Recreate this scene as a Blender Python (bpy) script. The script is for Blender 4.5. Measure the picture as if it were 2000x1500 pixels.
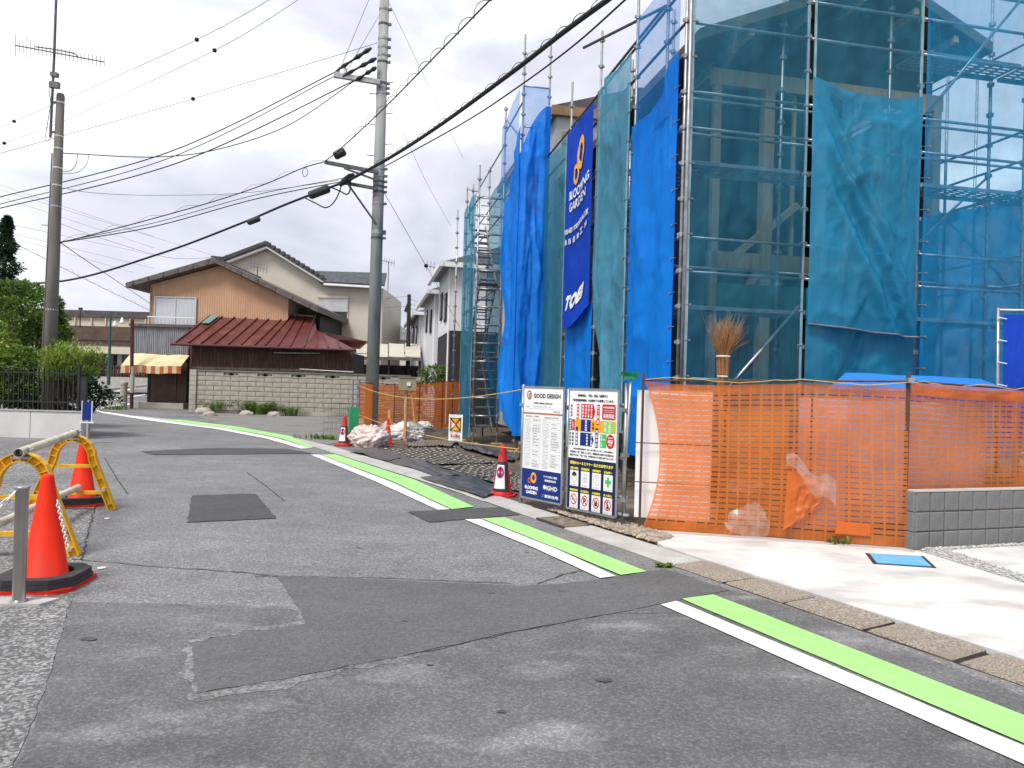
import bpy, bmesh, math, random
from mathutils import Vector, Matrix, noise
from mathutils.geometry import tessellate_polygon
for o in list(bpy.data.objects): bpy.data.objects.remove(o)
SC = bpy.context.scene
COL = SC.collection
V = Vector
# ------------------------------------------------------------------ camera
EYE, F, ROLL, PITCH = 1.52, 1400.0, 0.028, 0.0045
cd = bpy.data.cameras.new('camera'); cam = bpy.data.objects.new('camera', cd); COL.objects.link(cam)
cd.sensor_width = 36; cd.lens = F/2000*36; cd.clip_start = .05; cd.clip_end = 6000
cr_, sr_ = math.cos(ROLL), math.sin(ROLL)
fw = V((0, 1, PITCH)).normalized()
rt = V((cr_, 0, sr_)); rt = (rt - fw*rt.dot(fw)).normalized(); up = rt.cross(fw)
M_ = Matrix((rt, up, -fw)).transposed().to_4x4(); M_.translation = V((0, 0, EYE)); cam.matrix_world = M_
SC.camera = cam
# ------------------------------------------------------------------ sky, sun, exposure
SUN_EL, SUN_AZ = 58, 215
W = bpy.data.worlds.new('World'); SC.world = W; W.use_nodes = True
nt = W.node_tree; nt.nodes.clear(); N = nt.nodes.new; L = nt.links.new
out = N('ShaderNodeOutputWorld'); bg = N('ShaderNodeBackground'); bg.inputs[1].default_value = .1
sky = N('ShaderNodeTexSky'); sky.sky_type = 'NISHITA'; sky.sun_disc = False
sky.sun_elevation = math.radians(SUN_EL); sky.sun_rotation = math.radians(SUN_AZ)
tc = N('ShaderNodeTexCoord'); mp = N('ShaderNodeMapping'); mp.inputs['Scale'].default_value = (1.0, 1.0, 2.1)
mp.inputs['Location'].default_value = (.35, .2, .1)
n1 = N('ShaderNodeTexNoise'); n1.inputs['Scale'].default_value = 2.1; n1.inputs['Detail'].default_value = 6; n1.inputs['Roughness'].default_value = .52
n1.inputs['Distortion'].default_value = .25
r1 = N('ShaderNodeValToRGB'); e = r1.color_ramp.elements
e[0].position = .40; e[0].color = (3.9, 4.05, 4.75, 1); e[1].position = .64; e[1].color = (8.0, 8.0, 8.2, 1)
em = r1.color_ramp.elements.new(.52); em.color = (5.2, 5.35, 5.9, 1)
n2 = N('ShaderNodeTexNoise'); n2.inputs['Scale'].default_value = 1.3; n2.inputs['Detail'].default_value = 4
r2 = N('ShaderNodeValToRGB'); r2.color_ramp.elements[0].position = .28; r2.color_ramp.elements[1].position = .42
r2.color_ramp.elements[0].color = (.75, .75, .75, 1)
mx = N('ShaderNodeMix'); mx.data_type = 'RGBA'
L(tc.outputs['Generated'], mp.inputs[0]); L(mp.outputs[0], n1.inputs['Vector']); L(mp.outputs[0], n2.inputs['Vector'])
L(n1.outputs[0], r1.inputs[0]); L(n2.outputs[0], r2.inputs[0]); L(r2.outputs[0], mx.inputs[0])
L(sky.outputs[0], mx.inputs[6]); L(r1.outputs[0], mx.inputs[7]); L(mx.outputs[2], bg.inputs[0]); L(bg.outputs[0], out.inputs[0])
sl = bpy.data.lights.new('sun', 'SUN'); sl.energy = 2.3; sl.angle = math.radians(18); sl.color = (1, .96, .9)
so = bpy.data.objects.new('sun', sl); COL.objects.link(so)
_a, _e = math.radians(SUN_AZ), math.radians(SUN_EL)
sd = V((math.sin(_a)*math.cos(_e), math.cos(_a)*math.cos(_e), math.sin(_e)))
so.rotation_euler = sd.to_track_quat('Z', 'Y').to_euler()
SC.view_settings.view_transform = 'Standard'; SC.view_settings.look = 'None'
SC.view_settings.exposure = .78; SC.view_settings.gamma = 1; SC.view_settings.use_curve_mapping = False
SC.cycles.transparent_max_bounces = 24; SC.cycles.max_bounces = 7; SC.cycles.use_denoising = True
SC.cycles.caustics_reflective = False; SC.cycles.caustics_refractive = False
# ------------------------------------------------------------------ where things stand
def ray(px, py):
    u, v = (px-1000)/F, (750-py)/F
    return V((u*cr_ - v*sr_, 1, u*sr_ + v*cr_ + PITCH))
def P(px, py, y):                                   # point of the place at distance y down the street
    return V((0, 0, EYE)) + ray(px, py)*y
def G(px, py, z=0):                                 # point on the ground
    d = ray(px, py); return V((0, 0, EYE)) + d*((z-EYE)/d.z)
P0 = V((2.19, 9.5, 0)); E1 = V((-.201, .98, 0)).normalized(); E2 = V((.98, .201, 0)).normalized(); UP = V((0, 0, 1))
def B(s, t, z): return P0 + E1*s + E2*t + UP*z      # scaffold axes: s along the side, t along the front
ORG = {}
# ------------------------------------------------------------------ materials
MATS = {}
def newmat(name):
    m = bpy.data.materials.new(name); m.use_nodes = True; t = m.node_tree; t.nodes.clear(); MATS[name] = m
    return m, t
def pm(name, c1, c2=None, scale=6, rough=.75, bump=0, metal=0, fine=0, spec=.35, ramp=(.35, .65), detail=6, dist=0, stretch=None, c3=None, scale3=1.2, ramp3=(.5, .7), bscale=None):
    if name in MATS: return MATS[name]
    m, t = newmat(name); N = t.nodes.new; L = t.links.new
    o = N('ShaderNodeOutputMaterial'); b = N('ShaderNodeBsdfPrincipled'); L(b.outputs[0], o.inputs[0])
    b.inputs['Roughness'].default_value = rough; b.inputs['Metallic'].default_value = metal; b.inputs['Specular IOR Level'].default_value = spec
    g = N('ShaderNodeTexCoord'); src = g.outputs['Object']
    if stretch:
        mpn = N('ShaderNodeMapping'); mpn.inputs['Scale'].default_value = stretch; L(src, mpn.inputs[0]); src = mpn.outputs[0]
    if c2 is None: c2 = tuple(x*.82 for x in c1)
    n = N('ShaderNodeTexNoise'); n.inputs['Scale'].default_value = scale; n.inputs['Detail'].default_value = detail; n.inputs['Distortion'].default_value = dist; L(src, n.inputs['Vector'])
    r = N('ShaderNodeValToRGB'); r.color_ramp.elements[0].position, r.color_ramp.elements[1].position = ramp
    r.color_ramp.elements[0].color = (*c1, 1); r.color_ramp.elements[1].color = (*c2, 1); L(n.outputs[0], r.inputs[0]); col = r.outputs[0]
    if c3:
        n3 = N('ShaderNodeTexNoise'); n3.inputs['Scale'].default_value = scale3; n3.inputs['Detail'].default_value = 5; L(src, n3.inputs['Vector'])
        r3 = N('ShaderNodeValToRGB'); r3.color_ramp.elements[0].position, r3.color_ramp.elements[1].position = ramp3; L(n3.outputs[0], r3.inputs[0])
        x = N('ShaderNodeMix'); x.data_type = 'RGBA'; L(r3.outputs[0], x.inputs[0]); L(col, x.inputs[6]); x.inputs[7].default_value = (*c3, 1); col = x.outputs[2]
    if fine:
        nf = N('ShaderNodeTexNoise'); nf.inputs['Scale'].default_value = bscale or 120; nf.inputs['Detail'].default_value = 2; L(g.outputs['Object'], nf.inputs['Vector'])
        mr = N('ShaderNodeMapRange'); mr.inputs[1].default_value = .3; mr.inputs[2].default_value = .7; mr.inputs[3].default_value = 1-fine; mr.inputs[4].default_value = 1+fine; L(nf.outputs[0], mr.inputs[0])
        x = N('ShaderNodeMix'); x.data_type = 'RGBA'; x.blend_type = 'MULTIPLY'; x.inputs[0].default_value = 1; L(col, x.inputs[6]); L(mr.outputs[0], x.inputs[7]); col = x.outputs[2]
    L(col, b.inputs['Base Color'])
    if bump:
        nb = N('ShaderNodeTexNoise'); nb.inputs['Scale'].default_value = bscale or scale*4; nb.inputs['Detail'].default_value = 4; L(src, nb.inputs['Vector'])
        bp = N('ShaderNodeBump'); bp.inputs['Strength'].default_value = bump; bp.inputs['Distance'].default_value = .02; L(nb.outputs[0], bp.inputs['Height']); L(bp.outputs[0], b.inputs['Normal'])
    return m
def asphalt(name, base, stone, stonefac, agg=95, patch=.18, rough=.85, smear=0, bump=.5, warm=0):
    m, t = newmat(name); N = t.nodes.new; L = t.links.new
    o = N('ShaderNodeOutputMaterial'); b = N('ShaderNodeBsdfPrincipled'); L(b.outputs[0], o.inputs[0])
    b.inputs['Roughness'].default_value = rough; b.inputs['Specular IOR Level'].default_value = .3
    g = N('ShaderNodeTexCoord'); src = g.outputs['Object']
    vo = N('ShaderNodeTexVoronoi'); vo.inputs['Scale'].default_value = agg; vo.inputs['Randomness'].default_value = 1; L(src, vo.inputs['Vector'])
    sep = N('ShaderNodeSeparateColor'); L(vo.outputs['Color'], sep.inputs[0])
    r = N('ShaderNodeValToRGB'); r.color_ramp.elements[0].position = 1-stonefac-.2; r.color_ramp.elements[1].position = 1.0
    r.color_ramp.elements[0].color = (base, base, base*1.03, 1); r.color_ramp.elements[1].color = (stone, stone*.99, stone*.97, 1); L(sep.outputs[0], r.inputs[0])
    def mul(col, sc, lo, hi, det=5, stretch=None, a=.3, z=.7):
        n = N('ShaderNodeTexNoise'); n.inputs['Scale'].default_value = sc; n.inputs['Detail'].default_value = det
        s_ = src
        if stretch:
            mpn = N('ShaderNodeMapping'); mpn.inputs['Scale'].default_value = stretch[:3]; mpn.inputs['Rotation'].default_value = (0, 0, stretch[3]); L(src, mpn.inputs[0]); s_ = mpn.outputs[0]
        L(s_, n.inputs['Vector'])
        mr = N('ShaderNodeMapRange'); mr.inputs[1].default_value = a; mr.inputs[2].default_value = z; mr.inputs[3].default_value = lo; mr.inputs[4].default_value = hi; L(n.outputs[0], mr.inputs[0])
        x = N('ShaderNodeMix'); x.data_type = 'RGBA'; x.blend_type = 'MULTIPLY'; x.inputs[0].default_value = 1; L(col, x.inputs[6]); L(mr.outputs[0], x.inputs[7]); return x.outputs[2]
    c = mul(r.outputs[0], .55, 1-patch, 1+patch); c = mul(c, 3.2, 1-patch*.6, 1+patch*.6); c = mul(c, 38, .86, 1.14, 3)
    c = mul(c, 1.6, .95, 1.06, 3, (.35, 2.2, 1, .5))
    if smear:
        c = mul(c, 1.5, 1, 1+smear, 7, (1.0, 2.0, 1, .5), .55, .72)
    L(c, b.inputs['Base Color'])
    nb = N('ShaderNodeTexNoise'); nb.inputs['Scale'].default_value = agg*.9; nb.inputs['Detail'].default_value = 3; L(src, nb.inputs['Vector'])
    bp = N('ShaderNodeBump'); bp.inputs['Strength'].default_value = bump; bp.inputs['Distance'].default_value = .012; L(nb.outputs[0], bp.inputs['Height']); L(bp.outputs[0], b.inputs['Normal'])
    return m
def sheetmat(name, col, opac, transl=.45, vary=.12, tint=None, gloss=.04, rough=.5, scale=1.6, crk=2.2, crs=.3):
    """thin woven or plastic sheet: part of the light passes straight through, part is scattered"""
    m, t = newmat(name); N = t.nodes.new; L = t.links.new
    o = N('ShaderNodeOutputMaterial'); tr = N('ShaderNodeBsdfTransparent'); tr.inputs[0].default_value = (*(tint or (1, 1, 1)), 1)
    d = N('ShaderNodeBsdfDiffuse'); l = N('ShaderNodeBsdfTranslucent'); gl = N('ShaderNodeBsdfGlossy'); gl.inputs[1].default_value = rough
    g = N('ShaderNodeTexCoord'); n = N('ShaderNodeTexNoise'); n.inputs['Scale'].default_value = scale; n.inputs['Detail'].default_value = 6; L(g.outputs['Object'], n.inputs['Vector'])
    r = N('ShaderNodeValToRGB'); r.color_ramp.elements[0].position = .3; r.color_ramp.elements[1].position = .7
    r.color_ramp.elements[0].color = (*[x*(1-vary) for x in col], 1); r.color_ramp.elements[1].color = (*[min(1, x*(1+vary)) for x in col], 1); L(n.outputs[0], r.inputs[0])
    L(r.outputs[0], d.inputs[0]); L(r.outputs[0], l.inputs[0])
    a = N('ShaderNodeMixShader'); a.inputs[0].default_value = transl; L(d.outputs[0], a.inputs[1]); L(l.outputs[0], a.inputs[2])
    g2 = N('ShaderNodeMixShader'); g2.inputs[0].default_value = gloss; L(a.outputs[0], g2.inputs[1]); L(gl.outputs[0], g2.inputs[2])
    f = N('ShaderNodeMapRange'); f.inputs[1].default_value = .3; f.inputs[2].default_value = .7; f.inputs[3].default_value = max(0, opac-vary*.5); f.inputs[4].default_value = min(1, opac+vary*.5)
    n5 = N('ShaderNodeTexNoise'); n5.inputs['Scale'].default_value = scale*2.3; n5.inputs['Detail'].default_value = 4; L(g.outputs['Object'], n5.inputs['Vector']); L(n5.outputs[0], f.inputs[0])
    nb = N('ShaderNodeTexNoise'); nb.inputs['Scale'].default_value = crk; nb.inputs['Detail'].default_value = 3; nb.inputs['Distortion'].default_value = 1.2; mpb = N('ShaderNodeMapping'); mpb.inputs['Scale'].default_value = (1.5, 1.5, .45); mpb.inputs['Rotation'].default_value = (.12, .1, 0); L(g.outputs['Object'], mpb.inputs[0]); L(mpb.outputs[0], nb.inputs['Vector'])
    sb = N('ShaderNodeMath'); sb.operation = 'SUBTRACT'; sb.inputs[1].default_value = .5; L(nb.outputs[0], sb.inputs[0]); ab = N('ShaderNodeMath'); ab.operation = 'ABSOLUTE'; L(sb.outputs[0], ab.inputs[0])
    bp = N('ShaderNodeBump'); bp.inputs['Strength'].default_value = crs; bp.inputs['Distance'].default_value = .12; bp.invert = True; L(ab.outputs[0], bp.inputs['Height'])
    for nd in (d, l, gl): L(bp.outputs[0], nd.inputs['Normal'])
    x = N('ShaderNodeMixShader'); L(f.outputs[0], x.inputs[0]); L(tr.outputs[0], x.inputs[1]); L(g2.outputs[0], x.inputs[2]); L(x.outputs[0], o.inputs[0])
    return m
def glassmat(name, col, rough=.08):
    m, t = newmat(name); b = t.nodes.new('ShaderNodeBsdfPrincipled'); o = t.nodes.new('ShaderNodeOutputMaterial'); t.links.new(b.outputs[0], o.inputs[0])
    b.inputs['Base Color'].default_value = (*col, 1); b.inputs['Roughness'].default_value = rough; b.inputs['Specular IOR Level'].default_value = .7; return m
M = {}
M['road'] = asphalt('road_asphalt', .142, .265, .34, 80, .16)
M['patch'] = asphalt('patch_asphalt', .1, .14, .25, 110, .1, bump=.3)
M['patch2'] = asphalt('small_patch_asphalt', .062, .095, .25, 110, .12, bump=.3)
M['new'] = asphalt('foreground_asphalt', .104, .17, .3, 95, .22, smear=.75, bump=.4)
M['park'] = asphalt('parking_asphalt', .11, .34, .42, 62, .22, bump=.8)
M['side'] = asphalt('verge_asphalt', .12, .3, .3, 80, .22)
M['white'] = pm('white_paint', (.80, .80, .79), (.72, .72, .71), 5, .65, fine=.07, c3=(.55, .55, .55), scale3=11, ramp3=(.6, .9))
M['green'] = pm('green_paint', (.33, .62, .21), (.30, .58, .19), 3, .65, fine=.08, c3=(.28, .5, .19), scale3=9, ramp3=(.55, .9))
M['slab'] = pm('gutter_concrete', (.45, .44, .42), (.36, .35, .33), 3, .85, .15, fine=.1)
M['aggslab'] = pm('exposed_aggregate', (.62, .55, .45), (.27, .23, .18), 70, .9, .9, ramp=(.36, .62), detail=2, c3=(.38, .33, .27), scale3=3, ramp3=(.45, .75))
M['apron'] = pm('apron_concrete', (.66, .65, .63), (.57, .56, .54), 1.3, .8, .08, fine=.06, c3=(.36, .35, .34), scale3=1.4, ramp3=(.47, .74), stretch=(1, 1.7, 1))
M['gravel'] = pm('white_gravel', (.6, .59, .57), (.3, .29, .28), 30, .9, .6)
M['pebble'] = pm('brown_pebble', (.42, .36, .29), (.2, .16, .12), 14, .85)
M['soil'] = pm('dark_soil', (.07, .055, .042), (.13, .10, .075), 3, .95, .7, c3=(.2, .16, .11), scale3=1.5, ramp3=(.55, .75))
M['dirt'] = pm('grey_gravel_ground', (.25, .25, .25), (.15, .15, .15), 18, .95, .8, fine=.3, bscale=40, c3=(.17, .14, .1), scale3=.8)
M['earth'] = pm('ground_earth', (.2, .19, .17), (.13, .125, .11), 2, .95, .3)
M['steel'] = pm('galvanised_pipe', (.42, .43, .44), (.3, .3, .31), 9, .42, metal=.75, c3=(.2, .16, .13), scale3=3, ramp3=(.55, .8))
M['darksteel'] = pm('weathered_pipe', (.13, .13, .14), (.08, .08, .09), 9, .55, metal=.6)
M['rust'] = pm('rusty_iron', (.12, .06, .04), (.07, .035, .025), 12, .8)
M['stainless'] = pm('stainless_steel', (.5, .48, .45), (.42, .4, .38), 3, .28, metal=.95)
M['teal'] = sheetmat('teal_mesh_sheet', (.04, .27, .40), .66, .4, .14, tint=(.7, .92, 1))
M['teal_light'] = sheetmat('pale_teal_mesh', (.09, .38, .57), .82, .4, .16)
M['teal_open'] = sheetmat('teal_thin_mesh', (.015, .21, .34), .46, .35, .16, tint=(.8, .95, 1))
M['teal_dense'] = sheetmat('teal_dense_mesh', (.006, .28, .50), .88, .4, .14, crs=.32)
M['lightblue'] = sheetmat('light_blue_sheet', (.004, .37, .74), .42, .45, .12, tint=(.75, .92, 1))
M['lightblue2'] = sheetmat('light_blue_thick', (.006, .34, .64), .93, .4, .12)
M['blue'] = sheetmat('blue_tarp_sheet', (.0, .25, .92), .97, .35, .1, gloss=.025)
M['blue_thin'] = sheetmat('blue_thin_sheet', (.01, .32, .85), .5, .5, .1)
M['banner'] = sheetmat('navy_banner', (.0, .055, .52), .99, .2, .06, gloss=.03)
M['tarp'] = sheetmat('canopy_tarp', (.04, .28, .85), .98, .35, .06, gloss=.03)
M['orange'] = sheetmat('orange_net_film', (.84, .225, .026), .76, .5, .16, gloss=.05, rough=.35, scale=3, crk=7)
M['orange_rib'] = sheetmat('orange_net_rib', (.86, .235, .026), .84, .5, .08, gloss=.05, scale=3)
M['orange_far'] = sheetmat('orange_far_net', (.82, .20, .02), .86, .5, .1)
M['cone'] = pm('cone_red', (.74, .028, .006), (.64, .022, .006), 5, .6, spec=.2, c3=(.36, .05, .03), scale3=5, ramp3=(.55, .85), stretch=(1, 1, .4))
M['cone_dull'] = pm('cone_dull_red', (.55, .02, .02), (.42, .02, .02), 8, .55, c3=(.2, .02, .02), scale3=9, ramp3=(.6, .85))
M['black'] = pm('black_rubber', (.028, .028, .03), (.045, .045, .047), 7, .7, .1)
M['blackgloss'] = pm('black_plastic', (.02, .02, .023), (.035, .035, .04), 5, .45)
M['yellow'] = pm('yellow_plastic', (.78, .43, .012), (.62, .33, .012), 9, .45, c3=(.3, .2, .06), scale3=14, ramp3=(.6, .78))
M['pvc'] = pm('cream_pipe', (.62, .58, .45), (.5, .46, .36), 6, .5, c3=(.35, .32, .25), scale3=4, ramp3=(.55, .8))
M['pole'] = pm('pole_concrete', (.33, .34, .33), (.25, .26, .25), 2, .85, .1, fine=.08, stretch=(3, 3, .5), c3=(.2, .2, .19), scale3=2, ramp3=(.55, .8))
M['poleL'] = pm('old_pole_concrete', (.2, .185, .16), (.14, .13, .12), 2, .85, .1, fine=.08, stretch=(3, 3, .5))
M['wire'] = pm('black_cable', (.02, .02, .022), None, 5, .6)
M['wiregrey'] = pm('grey_wire', (.2, .2, .22), None, 5, .5)
M['wood'] = pm('fresh_timber', (.56, .38, .21), (.45, .29, .15), 3, .75, fine=.1, stretch=(6, 6, .8))
M['plank'] = pm('dark_board', (.10, .055, .04), (.05, .03, .025), 5, .85, .2, stretch=(4, 4, .5), c3=(.2, .1, .06), scale3=3, ramp3=(.55, .8))
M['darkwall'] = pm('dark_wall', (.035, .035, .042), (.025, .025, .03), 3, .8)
M['panelgrey'] = pm('sheathing_board', (.5, .52, .5), (.42, .44, .43), 2, .8)
M['brownedge'] = pm('roof_edge_brown', (.33, .2, .11), (.25, .15, .08), 4, .8)
M['peach'] = pm('peach_siding', (.58, .35, .215), (.52, .31, .19), 1.2, .7, fine=.04, c3=(.4, .24, .15), scale3=1.1, ramp3=(.55, .85))
M['cream'] = pm('cream_stucco', (.56, .52, .44), (.51, .47, .4), 1.2, .9, .05, fine=.04)
M['beige'] = pm('beige_panel', (.6, .55, .42), (.54, .49, .38), .6, .85)
M['rooftile'] = pm('dark_roof_tile', (.06, .055, .055), (.11, .1, .1), 3, .7, .2)
M['greytile'] = pm('grey_roof_tile', (.2, .21, .23), (.13, .14, .15), 5, .6, .2)
M['eave'] = pm('weathered_eave', (.16, .13, .12), (.09, .08, .075), 5, .85, .2)
M['redroof'] = pm('red_metal_roof', (.125, .033, .027), (.09, .024, .022), 2.2, .36, .05, c3=(.2, .07, .06), scale3=1.3, ramp3=(.55, .8), spec=.5)
M['corr'] = pm('grey_corrugated', (.32, .32, .34), (.22, .22, .24), 2.5, .6, .1, stretch=(3, 3, .6), c3=(.15, .13, .13), scale3=1.5, ramp3=(.6, .8))
M['shutter'] = pm('brown_shutter', (.12, .075, .055), (.085, .05, .04), 2, .6)
M['block'] = pm('wall_block', (.43, .40, .34), (.35, .325, .28), 1.1, .92, .25, fine=.12, bscale=30, c3=(.17, .16, .14), scale3=1.0, ramp3=(.5, .78))
M['mortar'] = pm('wall_mortar', (.22, .2, .17), (.15, .14, .12), 3, .95)
M['dblock'] = pm('grey_split_block', (.19, .19, .188), (.155, .155, .153), 6, .9, .25, fine=.12, bscale=70)
M['djoint'] = pm('grey_block_joint', (.06, .06, .06), None, 6, .95)
M['whitewall'] = pm('white_rendered_wall', (.6, .59, .58), (.52, .51, .5), 1.5, .9, .08, c3=(.33, .32, .3), scale3=1.8, ramp3=(.6, .85))
M['pwhite'] = pm('white_panel', (.8, .8, .8), (.75, .75, .76), 1, .6)
M['housewhite'] = pm('white_siding', (.72, .73, .76), (.67, .68, .71), .8, .8)
M['alu'] = pm('aluminium_frame', (.62, .63, .64), (.52, .53, .54), 4, .4, metal=.5)
M['framegrey'] = pm('sign_frame', (.4, .42, .43), (.3, .31, .32), 4, .4, metal=.6)
M['curtain'] = pm('window_curtain', (.55, .56, .58), (.45, .46, .5), 4, .9, stretch=(8, 8, .3))
M['glass'] = glassmat('dark_glass', (.03, .035, .045))
M['iron'] = pm('black_iron', (.02, .02, .022), (.03, .028, .026), 8, .6)
M['navy'] = pm('navy_print', (.004, .022, .18), (.004, .022, .17), 2, .45)
M['dnavy'] = pm('dark_navy_print', (.006, .012, .075), (.006, .012, .07), 2, .45)
M['red'] = pm('red_print', (.6, .012, .02), None, 2, .45)
M['ink'] = pm('black_print', (.02, .02, .022), None, 2, .5)
M['greyink'] = pm('grey_print', (.3, .3, .32), None, 2, .5)
M['orangeink'] = pm('orange_print', (.85, .36, .012), (.8, .33, .012), 2, .45)
M['rustink'] = pm('rust_print', (.5, .13, .04), None, 2, .45)
M['limeink'] = pm('lime_print', (.3, .62, .13), None, 2, .45)
M['greenink'] = pm('green_print', (.05, .5, .12), None, 2, .45)
M['yellowink'] = pm('yellow_print', (.85, .75, .03), None, 2, .45)
M['whiteink'] = pm('white_print', (.82, .82, .82), None, 2, .45)
M['meter'] = pm('blue_lid', (.13, .42, .68), (.11, .38, .63), 4, .5, c3=(.2, .45, .66), scale3=9)
M['bag'] = pm('white_sack', (.74, .72, .71), (.6, .57, .56), 3, .5, .2)
M['pinkbag'] = pm('pink_sack', (.72, .6, .57), (.58, .45, .42), 3, .5, .2)
M['greybag'] = pm('grey_sack', (.3, .3, .31), (.15, .15, .16), 3, .5, .2)
M['clear'] = sheetmat('clear_plastic', (.85, .74, .68), .3, .5, .3, gloss=.2, rough=.2, scale=5, crk=6)
M['hem'] = pm('sheet_hem', (.22, .36, .42), (.15, .27, .33), 6, .8)
M['twig'] = pm('broom_twig', (.36, .19, .08), (.24, .12, .05), 5, .85)
M['box'] = pm('meter_box', (.34, .32, .18), (.29, .27, .15), 3, .6)
M['rope'] = pm('yellow_rope', (.6, .42, .12), (.45, .33, .12), 20, .8)
M['kgreen'] = pm('green_plastic', (.02, .28, .12), (.02, .22, .1), 5, .5)
M['trunk'] = pm('bark', (.09, .065, .045), (.05, .04, .03), 6, .9, .3)
def leafmat(name, c1, c2):
    m, t = newmat(name); N = t.nodes.new; L = t.links.new
    o = N('ShaderNodeOutputMaterial'); d = N('ShaderNodeBsdfPrincipled'); l = N('ShaderNodeBsdfTranslucent'); d.inputs['Roughness'].default_value = .55; d.inputs['Specular IOR Level'].default_value = .3
    oi = N('ShaderNodeTexCoord'); n = N('ShaderNodeTexNoise'); n.inputs['Scale'].default_value = 2.6; n.inputs['Detail'].default_value = 5; L(oi.outputs['Object'], n.inputs['Vector'])
    gi = N('ShaderNodeNewGeometry'); ad = N('ShaderNodeMath'); ad.operation = 'MULTIPLY_ADD'; ad.inputs[1].default_value = .35; L(gi.outputs['Random Per Island'], ad.inputs[0]); L(n.outputs[0], ad.inputs[2])
    r = N('ShaderNodeValToRGB'); r.color_ramp.elements[0].position = .42; r.color_ramp.elements[1].position = .9; r.color_ramp.elements[0].color = (*c1, 1); r.color_ramp.elements[1].color = (*c2, 1); L(ad.outputs[0], r.inputs[0])
    L(r.outputs[0], d.inputs['Base Color']); L(r.outputs[0], l.inputs[0]); x = N('ShaderNodeMixShader'); x.inputs[0].default_value = .3; L(d.outputs[0], x.inputs[1]); L(l.outputs[0], x.inputs[2]); L(x.outputs[0], o.inputs[0]); return m
M['leaf'] = leafmat('broad_leaf', (.028, .07, .02), (.2, .31, .045))
M['leafdark'] = leafmat('conifer_leaf', (.012, .032, .018), (.04, .075, .035))
M['leafyel'] = leafmat('bamboo_leaf', (.10, .17, .03), (.36, .46, .08))
M['grass'] = leafmat('weed_leaf', (.06, .12, .02), (.2, .3, .05))
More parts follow.
